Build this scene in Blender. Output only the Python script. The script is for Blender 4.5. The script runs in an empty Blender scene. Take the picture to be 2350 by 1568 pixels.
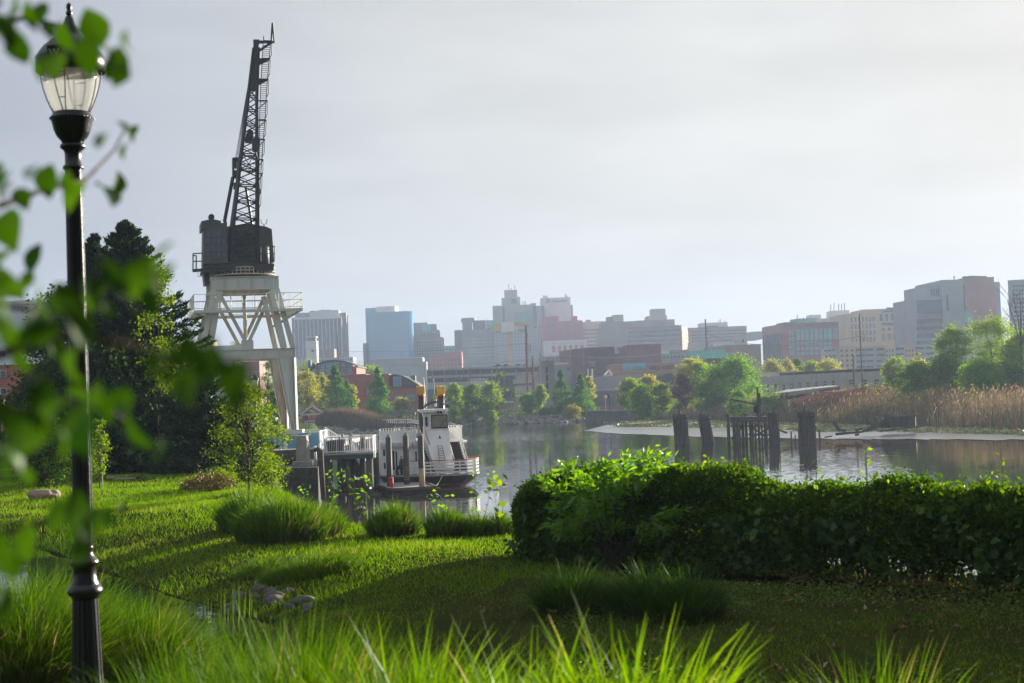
import bpy, math, random
import numpy as np
from mathutils import Vector, Matrix
random.seed(7)
S = bpy.context.scene
COL = S.collection
# ---------------------------------------------------------------- camera
F = 3590.0; CAMZ = 7.2; ROLL = 0.037
PITCH = math.atan(121.0 / F)
ROT = Matrix.Rotation(math.pi/2 + PITCH, 3, 'X') @ Matrix.Rotation(-ROLL, 3, 'Z')
CAM = Vector((0, 0, CAMZ))
cd = bpy.data.cameras.new('camera'); cam = bpy.data.objects.new('camera', cd); COL.objects.link(cam)
cam.location = CAM; cam.rotation_euler = ROT.to_euler()
cd.sensor_fit = 'HORIZONTAL'; cd.sensor_width = 36.0; cd.lens = 55.0
cd.clip_start = 0.1; cd.clip_end = 12000
cd.dof.use_dof = True; cd.dof.focus_distance = 140.0; cd.dof.aperture_fstop = 4.8
S.camera = cam
# ---------------------------------------------------------------- light
SUN_AZ, SUN_EL = math.radians(42), math.radians(10.5)
SUND = Vector((math.sin(SUN_AZ)*math.cos(SUN_EL), math.cos(SUN_AZ)*math.cos(SUN_EL), math.sin(SUN_EL)))
ld = bpy.data.lights.new('sun', 'SUN'); ld.energy = 5.0; ld.angle = math.radians(0.6); ld.color = (1.0, .93, .80)
sun = bpy.data.objects.new('sun', ld); COL.objects.link(sun); sun.rotation_euler = SUND.to_track_quat('Z', 'Y').to_euler()
w = bpy.data.worlds.new('World'); S.world = w; w.use_nodes = True
nt = w.node_tree; N = nt.nodes; L = nt.links; N.clear()
def wn(t, **k):
    n = N.new(t)
    for a, b in k.items(): setattr(n, a, b)
    return n
sky = wn('ShaderNodeTexSky', sky_type='NISHITA', sun_disc=False, sun_elevation=SUN_EL, sun_rotation=SUN_AZ, air_density=1.5, dust_density=3.0)
tc = wn('ShaderNodeTexCoord')
dot = wn('ShaderNodeVectorMath', operation='DOT_PRODUCT'); L.new(tc.outputs['Generated'], dot.inputs[0]); dot.inputs[1].default_value = SUND
cr = wn('ShaderNodeValToRGB'); L.new(dot.outputs['Value'], cr.inputs[0]); SKYK = 1/.3249
def _stops(ramp, st):
    e = ramp.color_ramp.elements
    while len(e) < len(st): e.new(.5)
    for k, (q, c) in zip(e, st): k.position = q; k.color = (c[0]*SKYK, c[1]*SKYK, c[2]*SKYK, 1)
_stops(cr, [(0, (.56, .59, .64)), (.30, (.34, .37, .43)), (.55, (.44, .465, .535)), (.72, (.68, .69, .695)), (.84, (.75, .75, .735)), (1, (.77, .765, .745))])
# thin cloud sheet, stretched along the horizon
mp = wn('ShaderNodeMapping'); mp.inputs['Scale'].default_value = (2.2, 2.2, 9.0); L.new(tc.outputs['Generated'], mp.inputs[0])
nz = wn('ShaderNodeTexNoise'); nz.inputs['Scale'].default_value = 2.4; nz.inputs['Detail'].default_value = 6; nz.inputs['Roughness'].default_value = .52
L.new(mp.outputs[0], nz.inputs['Vector'])
mr = wn('ShaderNodeMapRange'); L.new(nz.outputs['Fac'], mr.inputs[0]); mr.inputs[1].default_value = .3; mr.inputs[2].default_value = .7; mr.inputs[3].default_value = .88; mr.inputs[4].default_value = 1.08
ml = wn('ShaderNodeVectorMath', operation='SCALE'); L.new(cr.outputs[0], ml.inputs[0]); L.new(mr.outputs[0], ml.inputs['Scale'])
sm = wn('ShaderNodeMix', data_type='RGBA'); sm.inputs[0].default_value = .975; L.new(sky.outputs[0], sm.inputs[6]); L.new(ml.outputs[0], sm.inputs[7])
bg = wn('ShaderNodeBackground'); bg.inputs['Strength'].default_value = .1; L.new(sm.outputs[2], bg.inputs[0])
wo = wn('ShaderNodeOutputWorld'); L.new(bg.outputs[0], wo.inputs[0])
S.view_settings.view_transform = 'Standard'; S.view_settings.look = 'None'
S.view_settings.exposure = 1.7; S.view_settings.gamma = 1.0
S.cycles.use_denoising = True; S.cycles.max_bounces = 6; S.cycles.diffuse_bounces = 2; S.cycles.transmission_bounces = 4
S.cycles.transparent_max_bounces = 6; S.cycles.volume_bounces = 0; S.cycles.caustics_reflective = False; S.cycles.caustics_refractive = False
S.cycles.sample_clamp_indirect = 4.0

# ---------------------------------------------------------------- pixels of the 2350x1568 photograph -> rays
def ray(x, y): return ROT @ Vector(((x-1175)/F, -(y-784)/F, -1.0))
def P(x, y, D):
    d = ray(x, y); s = D/d.y; return Vector((d.x*s, D, CAMZ+d.z*s))
def G(x, y, z=0.0):
    d = ray(x, y); s = (z-CAMZ)/d.z; return Vector((d.x*s, d.y*s, z))
def C2(a, b): return 401.6+a*.4026, 34.4+b*.4026
def C3(a, b): return 401.6+a*.27438, 602.4+b*.27438
def C4(a, b): return 573.7+a*.24414, 831.9+b*.24414
def C5(a, b): return 659.8+a*.21957, 631.1+b*.21957
def C6(a, b): return 1004.0+a*.21957, 631.1+b*.21957
def C7(a, b): return 1376.9+a*.21957, 659.8+b*.21957
def C8(a, b): return 1721.2+a*.2676, 602.4+b*.2676

# ---------------------------------------------------------------- materials
def _nodes(name):
    m = bpy.data.materials.new(name); m.use_nodes = True
    return m, m.node_tree.nodes, m.node_tree.links
def mat(name, col, rough=.7, metal=0.0, var=.18, scale=1.5, bump=0.0, bscale=20, col2=None, spec=.5, detail=5, stretch=(1,1,1)):
    m, n, l = _nodes(name); b = n['Principled BSDF']
    b.inputs['Roughness'].default_value = rough; b.inputs['Metallic'].default_value = metal; b.inputs['Specular IOR Level'].default_value = spec
    t = n.new('ShaderNodeTexCoord'); mp = n.new('ShaderNodeMapping'); mp.inputs['Scale'].default_value = stretch
    l.new(t.outputs['Object'], mp.inputs[0])
    z = n.new('ShaderNodeTexNoise'); z.inputs['Scale'].default_value = scale; z.inputs['Detail'].default_value = detail; z.inputs['Roughness'].default_value = .62
    l.new(mp.outputs[0], z.inputs['Vector'])
    r = n.new('ShaderNodeMapRange'); l.new(z.outputs['Fac'], r.inputs[0]); r.inputs[1].default_value = .32; r.inputs[2].default_value = .68
    mixn = n.new('ShaderNodeMix'); mixn.data_type = 'RGBA'
    c2 = col2 if col2 else tuple(c*(1-2*var) for c in col)
    mixn.inputs[6].default_value = (*c2, 1); mixn.inputs[7].default_value = (*col, 1)
    l.new(r.outputs[0], mixn.inputs[0]); l.new(mixn.outputs[2], b.inputs['Base Color'])
    if bump:
        z2 = n.new('ShaderNodeTexNoise'); z2.inputs['Scale'].default_value = bscale; z2.inputs['Detail'].default_value = 4; l.new(mp.outputs[0], z2.inputs['Vector'])
        bp = n.new('ShaderNodeBump'); bp.inputs['Strength'].default_value = bump; bp.inputs['Distance'].default_value = .05
        l.new(z2.outputs['Fac'], bp.inputs['Height']); l.new(bp.outputs[0], b.inputs['Normal'])
    return m
def leafmat(name, c1, c2, c3=None, trans=.45, gloss=.08, rough=.4, nscale=.6):
    m, n, l = _nodes(name); n.remove(n['Principled BSDF']); out = n['Material Output']
    g = n.new('ShaderNodeNewGeometry'); rp = n.new('ShaderNodeValToRGB'); e = rp.color_ramp.elements
    e[0].color = (*c1, 1); e[1].color = (*c2, 1)
    if c3: x = e.new(.93); x.color = (*c2, 1); e[-1].color = (*c3, 1)
    t = n.new('ShaderNodeTexCoord'); z = n.new('ShaderNodeTexNoise'); z.inputs['Scale'].default_value = nscale; l.new(t.outputs['Object'], z.inputs['Vector'])
    a = n.new('ShaderNodeMath'); a.operation = 'MULTIPLY_ADD'; l.new(z.outputs['Fac'], a.inputs[0]); a.inputs[1].default_value = 1.0
    h = n.new('ShaderNodeMath'); h.operation = 'SUBTRACT'; l.new(g.outputs['Random Per Island'], h.inputs[0]); h.inputs[1].default_value = .5
    l.new(h.outputs[0], a.inputs[2]); l.new(a.outputs[0], rp.inputs[0])
    d = n.new('ShaderNodeBsdfDiffuse'); tr = n.new('ShaderNodeBsdfTranslucent'); l.new(rp.outputs[0], d.inputs[0])
    hs = n.new('ShaderNodeHueSaturation'); hs.inputs['Hue'].default_value = .485; hs.inputs['Value'].default_value = 1.35; hs.inputs['Saturation'].default_value = 1.1
    l.new(rp.outputs[0], hs.inputs['Color']); l.new(hs.outputs[0], tr.inputs[0])
    mxs = n.new('ShaderNodeMixShader'); mxs.inputs[0].default_value = trans; l.new(d.outputs[0], mxs.inputs[1]); l.new(tr.outputs[0], mxs.inputs[2])
    gl = n.new('ShaderNodeBsdfGlossy'); gl.inputs['Roughness'].default_value = rough; gl.inputs[0].default_value = (1, 1, 1, 1)
    m2 = n.new('ShaderNodeMixShader'); m2.inputs[0].default_value = gloss; l.new(mxs.outputs[0], m2.inputs[1]); l.new(gl.outputs[0], m2.inputs[2])
    l.new(m2.outputs[0], out.inputs[0]); return m

# ---------------------------------------------------------------- objects
ORG = {}
def setp(o, label=None, cat=None, group=None, kind=None):
    for k, v in (('label', label), ('category', cat), ('group', group), ('kind', kind)):
        if v: o[k] = v
    return o
def thing(name, label, cat, loc=(0, 0, 0), group=None):
    o = bpy.data.objects.new(name, None); o.empty_display_size = .2; COL.objects.link(o); o.location = loc
    ORG[o.name] = Vector(loc); return setp(o, label, cat, group)
def link(name, me, parent=None, material=None, org=None):
    o = bpy.data.objects.new(name, me); COL.objects.link(o)
    if material and not me.materials: me.materials.append(material)
    if parent is not None:
        o.parent = parent; ORG[o.name] = ORG[parent.name]
    else:
        ORG[o.name] = Vector(org if org is not None else (0, 0, 0)); o.location = ORG[o.name]
    return o
def npmesh(name, V, faces_flat, nper, org=(0, 0, 0)):
    """numpy verts (N,3) in world space; every face has nper corners."""
    me = bpy.data.meshes.new(name); V = np.asarray(V, dtype=np.float64) - np.array(org)
    me.vertices.add(len(V)); me.vertices.foreach_set('co', V.astype(np.float32).ravel())
    fl = np.asarray(faces_flat, dtype=np.int32).ravel(); nf = len(fl)//nper
    me.loops.add(len(fl)); me.loops.foreach_set('vertex_index', fl)
    me.polygons.add(nf); me.polygons.foreach_set('loop_start', np.arange(0, len(fl), nper, dtype=np.int32))
    me.update(calc_edges=True); return me
class MB:
    def __init__(s): s.v = []; s.f = []
    def add(s, vs, fs):
        o = len(s.v); s.v += [tuple(p) for p in vs]; s.f += [tuple(i+o for i in f) for f in fs]; return s
    def hexa(s, p):   # 8 corners: bottom ring 0-3, top ring 4-7
        return s.add(p, [(0,3,2,1), (4,5,6,7), (0,1,5,4), (1,2,6,5), (2,3,7,6), (3,0,4,7)])
    def box(s, x0, x1, y0, y1, z0, z1):
        return s.hexa([(x0,y0,z0),(x1,y0,z0),(x1,y1,z0),(x0,y1,z0),(x0,y0,z1),(x1,y0,z1),(x1,y1,z1),(x0,y1,z1)])
    def fbox(s, fr, u0, u1, v0, v1, z0, z1):
        return s.hexa([fr.w(*q) for q in ((u0,v0,z0),(u1,v0,z0),(u1,v1,z0),(u0,v1,z0),(u0,v0,z1),(u1,v0,z1),(u1,v1,z1),(u0,v1,z1))])
    def bar(s, a, b, w, h=None, up=(0, 0, 1)):
        a = Vector(a); b = Vector(b); h = h or w; d = (b-a)
        if d.length < 1e-6: return s
        d.normalize(); up = Vector(up)
        if abs(d.dot(up)) > .98: up = Vector((0, 1, 0))
        r = d.cross(up).normalized()*(w/2); t = r.cross(d).normalized()*(h/2)
        return s.hexa([a-r-t, a+r-t, b+r-t, b-r-t, a-r+t, a+r+t, b+r+t, b-r+t])
    def tube(s, pts, rad, n=8, cap=True):
        pts = [Vector(p) for p in pts]; rad = rad if isinstance(rad, (list, tuple)) else [rad]*len(pts)
        o = len(s.v); ref = None
        for i, p in enumerate(pts):
            d = (pts[min(i+1, len(pts)-1)]-pts[max(i-1, 0)]).normalized()
            if ref is None: ref = Vector((1, 0, 0)) if abs(d.x) < .9 else Vector((0, 1, 0))
            a = d.cross(ref).normalized(); b = d.cross(a).normalized(); ref = b.cross(d) if False else ref
            for k in range(n):
                t = 2*math.pi*k/n; s.v.append(tuple(p + (a*math.cos(t)+b*math.sin(t))*rad[i]))
        for i in range(len(pts)-1):
            for k in range(n):
                k2 = (k+1) % n; s.f.append((o+i*n+k, o+(i+1)*n+k, o+(i+1)*n+k2, o+i*n+k2))
        if cap:
            s.f.append(tuple(o+k for k in range(n))); e = o+(len(pts)-1)*n; s.f.append(tuple(e+n-1-k for k in range(n)))
        return s
    def lathe(s, prof, c, n=24, flute=None):
        o = len(s.v)
        for r, z in prof:
            for k in range(n):
                t = 2*math.pi*k/n; s.v.append((c[0]+r*math.cos(t), c[1]+r*math.sin(t), c[2]+z))
        for i in range(len(prof)-1):
            for k in range(n):
                k2 = (k+1) % n; s.f.append((o+i*n+k, o+i*n+k2, o+(i+1)*n+k2, o+(i+1)*n+k))
        s.f.append(tuple(o+n-1-k for k in range(n))); e = o+(len(prof)-1)*n; s.f.append(tuple(e+k for k in range(n)))
        return s
    def prism(s, poly, z0, z1):
        n = len(poly); o = len(s.v)
        s.v += [(p[0], p[1], z0) for p in poly]+[(p[0], p[1], z1) for p in poly]
        s.f += [tuple(o+n-1-i for i in range(n)), tuple(o+n+i for i in range(n))]
        s.f += [(o+i, o+(i+1) % n, o+n+(i+1) % n, o+n+i) for i in range(n)]
        return s
    def extr(s, pts, vec):   # planar outline pts extruded by vec
        n = len(pts); o = len(s.v); vec = Vector(vec)
        s.v += [tuple(Vector(p)) for p in pts]+[tuple(Vector(p)+vec) for p in pts]
        s.f += [tuple(o+i for i in range(n)), tuple(o+2*n-1-i for i in range(n))]
        s.f += [(o+(i+1) % n, o+i, o+n+i, o+n+(i+1) % n) for i in range(n)]
        return s
    def build(s, name, m, parent=None, smooth=False, org=None, bev=0):
        og = ORG[parent.name] if parent is not None else Vector(org if org is not None else (0, 0, 0))
        me = bpy.data.meshes.new(name); me.from_pydata([(v[0]-og.x, v[1]-og.y, v[2]-og.z) for v in s.v], [], s.f)
        me.update()
        if smooth: me.polygons.foreach_set('use_smooth', [True]*len(me.polygons))
        o = link(name, me, parent, m, og)
        if bev:
            b = o.modifiers.new('bevel', 'BEVEL'); b.width = bev; b.segments = 2; b.limit_method = 'ANGLE'
        return o
def copy_tree(o, loc=None, rz=None, parent=None):
    c = o.copy(); COL.objects.link(c)
    if parent is not None: c.parent = parent
    if loc is not None: c.location = loc; ORG[c.name] = Vector(loc)
    if rz is not None: c.rotation_euler = (0, 0, rz)
    for ch in o.children: copy_tree(ch, parent=c)
    return c
class Fr:
    """vertical facade frame: origin, u along the face, v into the body."""
    def __init__(s, D=None, x=None, yaw=0.0, o=None, u=None):
        if o is None:
            p = P(x, 900, D); o = Vector((p.x, p.y, 0)); u = Vector((math.cos(yaw), math.sin(yaw), 0))
        s.o = Vector((o[0], o[1], 0)); s.u = Vector(u).normalized(); s.v = Vector((-s.u.y, s.u.x, 0))
    def w(s, u, v, z): return s.o + s.u*u + s.v*v + Vector((0, 0, z))
    def pt(s, x, y, v=0.0):
        d = ray(x, y); o = s.o+s.v*v; t = (o-Vector((0, 0, 0))).dot(s.v)/d.dot(s.v); p = CAM+d*t
        return (p-s.o).dot(s.u), p.z
    def side(s, x, y=900):    # how far back along v the side wall through the origin reaches at pixel column x
        d = ray(x, y); t = s.o.dot(s.u)/d.dot(s.u); p = CAM+d*t; return (p-s.o).dot(s.v)
    def leftside(s, dep): return Fr(o=s.o+s.v*dep, u=-s.v)
# ---------------------------------------------------------------- foliage in numpy
def unit(a): return a/np.maximum(np.linalg.norm(a, axis=1, keepdims=True), 1e-9)
def leaves(name, m, parent, pts, Ln, Wd, up=.6, seed=1, axis=None, fold=.18, jit=.35, org=None):
    r = np.random.default_rng(seed); n = len(pts); pts = np.asarray(pts, float)
    nrm = unit(r.normal(size=(n, 3)) + np.array([0, 0, up*1.7]))
    a = r.normal(size=(n, 3)) if axis is None else np.asarray(axis)+r.normal(size=(n, 3))*jit
    a = unit(a - nrm*np.sum(a*nrm, axis=1, keepdims=True)); sd = np.cross(nrm, a)
    k = r.uniform(.65, 1.25, size=(n, 1)); Ls = Ln*k; Ws = Wd*k
    b = pts-a*Ls*.5; t = pts+a*Ls*.5
    q = pts-a*Ls*.06+nrm*(fold*Ws)
    V = np.stack([b, q+sd*Ws*.5, t, q-sd*Ws*.5], axis=1).reshape(-1, 3)
    i = (np.arange(n)*4)[:, None]
    fc = np.concatenate([i+np.array([[0, 1, 2]]), i+np.array([[0, 2, 3]])], axis=1)
    og = ORG[parent.name] if parent is not None else Vector(org if org is not None else (0, 0, 0))
    return link(name, npmesh(name, V, fc, 3, tuple(og)), parent, m, og)
def blades(name, m, parent, roots, h, wd, lean, bend, segs=4, seed=1, org=None, zc=.36, hs=1.0):
    """curved strips: roots (n,3), heights (n,), lean (n,2) horizontal unit dirs, bend (n,)"""
    r = np.random.default_rng(seed); n = len(roots); t = np.linspace(0, 1, segs+1)
    h = np.asarray(h)[:, None]; bend = np.asarray(bend)[:, None]; wd = np.asarray(wd)[:, None]
    z = h*(t-zc*bend*t**2.2); hor = hs*h*bend*(.25*t+.75*t**1.9)
    c = np.stack([roots[:, :1]+lean[:, :1]*hor, roots[:, 1:2]+lean[:, 1:2]*hor, roots[:, 2:3]+z], axis=2)
    tw = r.uniform(-1.2, 1.2, n); sx = -lean[:, 1]*np.cos(tw)-lean[:, 0]*np.sin(tw); sy = lean[:, 0]*np.cos(tw)-lean[:, 1]*np.sin(tw)
    ww = wd*np.minimum(1, .55+1.6*t)*np.clip((1-t)*2.2, .03, 1)*.5
    sv = np.stack([sx[:, None]*ww, sy[:, None]*ww, 0*ww], axis=2)
    V = np.stack([c-sv, c+sv], axis=2).reshape(n, -1, 3); per = V.shape[1]
    j = np.arange(segs)*2; q = np.stack([j, j+1, j+3, j+2], axis=1).ravel()
    fc = (np.arange(n)*per)[:, None]+q[None, :]
    og = ORG[parent.name] if parent is not None else Vector(org if org is not None else (0, 0, 0))
    return link(name, npmesh(name, V.reshape(-1, 3), fc, 4, tuple(og)), parent, m, og)
# ================================================================ TERRAIN, RIVER, POND
NB = np.array([(120,-60),(40,0),(17,12),(10.5,17.2),(7,20.4),(2.2,25.2),(1.2,29.3),(-1.8,30.6),(-3.4,31.8),(-4.6,35),(-7.7,46.5),(-9.4,53),(-11.4,62),(-14,80),(-16.5,104),(-19,120),(-24,170),(-30,235),(-38,300),(-60,335),(-400,335),(-400,-200),(120,-200)], float)
FB = np.array([(-420,318),(-60,320),(-35,322),(-27,328),(-11.5,369),(18,379),(26,380),(29,352),(44,303),(56,232),(64,196),(84,150),(260,90),(2590,300),(2590,2590),(-2590,2590),(-2590,318)], float)
POND = np.array([(-10.6,33.9),(-8.1,29.2),(-5.65,24.4),(-4.2,22),(-3.3,20.6),(-4.4,18.6),(-8,17.5),(-13.5,20),(-16.5,28),(-14.5,34.5)], float)
def sdf(poly, x, y):
    """signed distance, positive inside"""
    d = np.full(x.shape, 1e12); ins = np.zeros(x.shape, bool); n = len(poly)
    for i in range(n):
        ax, ay = poly[i]; bx, by = poly[(i+1) % n]; ex, ey = bx-ax, by-ay
        t = np.clip(((x-ax)*ex+(y-ay)*ey)/(ex*ex+ey*ey), 0, 1)
        d = np.minimum(d, (x-ax-t*ex)**2+(y-ay-t*ey)**2)
        c = (ay > y) != (by > y)
        with np.errstate(divide='ignore', invalid='ignore'):
            ins ^= c & (x < ex*(y-ay)/(ey if ey else 1e-12)+ax)
    d = np.sqrt(d); return np.where(ins, d, -d)
def wav(x, y):
    return .5*np.sin(x*.41+1.3*np.sin(y*.23))+.5*np.sin(y*.37+x*.19+2)
def hgt(x, y):
    x = np.asarray(x, float); y = np.asarray(y, float); sh = x.shape; x = x.ravel(); y = y.ravel()
    r = np.sign(y)*np.hypot(x, y)
    z0 = np.interp(r, [-60,-10,0,6,7.5,10,13,20,30,60,100,130,330], [5.8,5.7,5.6,5.5,5.32,4.78,4.58,4.58,4.62,4.62,4.1,3.5,3.0])
    z0 = z0 + .09*wav(x*1.6, y*1.6)*np.clip(1-np.abs(r)/150, 0, 1) + .25*np.exp(-((x+6)**2/9+(y-40)**2/60)) + .22*np.exp(-((x+1.4)**2/5+(y-25.5)**2/10))
    dp = sdf(POND, x, y)
    z0 = np.minimum(z0, np.where(dp > 0, 4.3-np.minimum(.6, dp*.5+.02), 4.28+np.maximum(-dp, 0)*.17+.04*np.abs(wav(x*3, y*3))))
    d = sdf(NB, x, y)
    slope = np.interp(y, [20, 44, 54, 100], [.5, .5, 2.5, 3.0])
    zn = np.where(d > 0, z0, np.maximum(-1.5, z0+d*slope))
    zn = np.where((d > -40), zn, -1.5)
    f = sdf(FB, x, y)
    rise = np.interp(y, [0, 480, 700, 1000, 1200, 1500, 2600], [0, 0, 3, 11, 20, 24, 24])
    zf = np.where(f > 0, np.minimum(2.6, -.25+f*.22)+rise*np.clip(f/60, 0, 1), np.maximum(-1.5, -.25+f*.2))
    return np.maximum(zn, zf).reshape(sh)
def hz(x, y): return float(hgt(np.array([x]), np.array([y]))[0])
def onground(x, y, D, dz=0.0):
    """world point on the ground at depth D in pixel column x (y only sets the column tilt)."""
    p = P(x, y, D); return Vector((p.x, p.y, hz(p.x, p.y)+dz))

M_lawn = mat('lawn_soil', (.05, .065, .014), .95, var=.25, scale=1.4, col2=(.032, .03, .012), bump=.35, bscale=9, spec=0)
M_soil = mat('bank_soil', (.055, .05, .025), .95, scale=.8, col2=(.03, .045, .012), bump=.4, bscale=4, spec=0)
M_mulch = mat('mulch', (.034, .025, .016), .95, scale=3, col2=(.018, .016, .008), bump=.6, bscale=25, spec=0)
M_far = mat('far_ground', (.10, .11, .06), .95, scale=.03, col2=(.05, .085, .025), spec=0)
def terrain():
    rr = [0.0]+list(np.geomspace(1.5, 2580, 660)); th = np.concatenate([np.arange(-180, -26, 4.0), np.arange(-25, 25.01, .15), np.arange(29, 180, 4.0)])
    th = np.radians(th); n = len(th); R_, T_ = np.meshgrid(rr[1:], th, indexing='ij')
    X = R_*np.sin(T_); Y = R_*np.cos(T_); Z = hgt(X, Y)
    V = np.concatenate([[[0, 0, 5.6]], np.stack([X, Y, Z], 2).reshape(-1, 3)])
    i, j = np.meshgrid(np.arange(len(rr)-2), np.arange(n), indexing='ij'); j2 = (j+1) % n
    q = np.stack([1+i*n+j, 1+(i+1)*n+j, 1+(i+1)*n+j2, 1+i*n+j2], 2).reshape(-1, 4)[:, ::-1]
    me = npmesh('ground', V, q, 4)
    cx = V[q].mean(axis=1)
    zone = np.full(len(q), 0)
    d = sdf(NB, cx[:, 0], cx[:, 1]); zone[d < -.3] = 1
    hp = np.array([(1.6,25.6),(6.3,20.9),(9.6,17.7),(13,14),(11.5,12.6),(7.6,16.2),(4.6,19),(.6,23.2)]); zone[sdf(hp, cx[:, 0], cx[:, 1]) > -.15] = 2  # mulch bed under the hedge, wider in front to darken the shaded lawn
    zone[(cx[:, 1] > 95) & (cx[:, 2] > .2)] = 3
    zone[(sdf(POND, cx[:, 0], cx[:, 1]) > -.1)] = 2
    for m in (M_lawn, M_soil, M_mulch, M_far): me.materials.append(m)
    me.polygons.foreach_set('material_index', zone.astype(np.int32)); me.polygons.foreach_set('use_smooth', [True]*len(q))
    o = link('ground', me); o['kind'] = 'structure'
terrain()
def watermat(name, deep, rough, s1, s2, st, patches=()):
    m, n, l = _nodes(name); b = n['Principled BSDF']; b.inputs['Base Color'].default_value = (*deep, 1); b.inputs['Roughness'].default_value = rough
    b.inputs['IOR'].default_value = 1.33
    t = n.new('ShaderNodeTexCoord'); mp = n.new('ShaderNodeMapping'); mp.inputs['Scale'].default_value = (.55, 1.0, 1); l.new(t.outputs['Object'], mp.inputs[0])
    a = n.new('ShaderNodeTexNoise'); a.inputs['Scale'].default_value = s1; a.inputs['Detail'].default_value = 2; l.new(mp.outputs[0], a.inputs['Vector'])
    mp2 = n.new('ShaderNodeMapping'); mp2.inputs['Scale'].default_value = (.012, .05, 1); l.new(t.outputs['Object'], mp2.inputs[0])
    c = n.new('ShaderNodeTexNoise'); c.inputs['Scale'].default_value = 1.0; c.inputs['Detail'].default_value = 3; l.new(mp2.outputs[0], c.inputs['Vector'])
    r = n.new('ShaderNodeMapRange'); l.new(c.outputs['Fac'], r.inputs[0]); r.inputs[1].default_value = .42; r.inputs[2].default_value = .62; r.inputs[3].default_value = .12; r.inputs[4].default_value = 1.0
    mu = n.new('ShaderNodeMath'); mu.operation = 'MULTIPLY'; mu.inputs[1].default_value = st; last = r.outputs[0]
    for (px_, py_, sx_, sy_) in patches:      # wind-ruffled patches of the surface
        mpp = n.new('ShaderNodeMapping'); mpp.vector_type = 'TEXTURE'; mpp.inputs['Location'].default_value = (px_, py_, 0); mpp.inputs['Scale'].default_value = (sx_, sy_, 1); l.new(t.outputs['Object'], mpp.inputs[0])
        gr = n.new('ShaderNodeTexGradient'); gr.gradient_type = 'SPHERICAL'; l.new(mpp.outputs[0], gr.inputs[0])
        ad = n.new('ShaderNodeMath'); ad.operation = 'MULTIPLY_ADD'; l.new(gr.outputs['Fac'], ad.inputs[0]); ad.inputs[1].default_value = 4.0; l.new(last, ad.inputs[2]); last = ad.outputs[0]
    l.new(last, mu.inputs[0])
    sub = n.new('ShaderNodeVectorMath'); sub.operation = 'SUBTRACT'; l.new(a.outputs['Color'], sub.inputs[0]); sub.inputs[1].default_value = (.5, .5, .5)
    scl = n.new('ShaderNodeVectorMath'); scl.operation = 'SCALE'; l.new(sub.outputs[0], scl.inputs[0]); l.new(mu.outputs[0], scl.inputs['Scale'])
    flat = n.new('ShaderNodeVectorMath'); flat.operation = 'MULTIPLY_ADD'; l.new(scl.outputs[0], flat.inputs[0]); flat.inputs[1].default_value = (1, 1, 0); flat.inputs[2].default_value = (0, 0, 1)
    nv = n.new('ShaderNodeVectorMath'); nv.operation = 'NORMALIZE'; l.new(flat.outputs[0], nv.inputs[0]); l.new(nv.outputs[0], b.inputs['Normal']); return m
M_water = watermat('river_water', (.035, .032, .022), .03, 3.2, .2, .07, ((-2, 275, 30, 75), (14, 82, 14, 16)))
M_pond = watermat('pond_water', (.01, .013, .008), .02, 6, .5, .04)
MB().add([(-80,10,0),(400,10,0),(400,420,0),(-80,420,0)], [(0,1,2,3)]).build('river', M_water)['kind'] = 'structure'
MB().add([(p[0], p[1], 4.3) for p in (POND-POND.mean(0))*1.06+POND.mean(0)], [tuple(range(len(POND)))[::-1]]).build('pond', M_pond)['kind'] = 'structure'
# wet mud flat in front of the reeds
M_mud = mat('wet_mud', (.20, .19, .175), .28, scale=.30, col2=(.06, .055, .048), spec=.9, bump=.22, bscale=1.0, stretch=(.35, 1, 1))
def mudflat():
    front = [(12.5,287),(17,262),(25,231),(33,213),(40,199),(49,185),(58,172.5),(75,150),(100,126),(160,90)]; back = [(200,110),(110,140),(84,152),(66,197),(58,233),(46,304),(30,352),(22,345)]
    r = np.random.default_rng(5); pts = []
    for k in range(len(front)-1):
        for t in np.linspace(0, 1, 14, endpoint=False):
            x = front[k][0]+(front[k+1][0]-front[k][0])*t; y = front[k][1]+(front[k+1][1]-front[k][1])*t
            pts.append((x+.5*math.sin(x*1.9+y*.3)+r.normal()*.25, y+1.0*math.sin(y*.7)+1.2*math.sin(x*2.3)+r.normal()*.8))
    pts += back
    MB().add([(p[0], p[1], .05) for p in pts], [tuple(range(len(pts)))]).build('mud_flat', M_mud)['kind'] = 'structure'
mudflat()
# ---------------------------------------------------------------- haze
def haze():
    m, n, l = _nodes('haze_air'); n.remove(n['Principled BSDF']); v = n.new('ShaderNodeVolumePrincipled')
    v.inputs['Color'].default_value = (.44, .55, .74, 1); v.inputs['Density'].default_value = .00027; v.inputs['Anisotropy'].default_value = .2
    l.new(v.outputs[0], n['Material Output'].inputs['Volume'])
    MB().box(-2700, 2700, -2700, 2700, -3, 150).build('haze', m)['kind'] = 'stuff'
haze()
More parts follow.
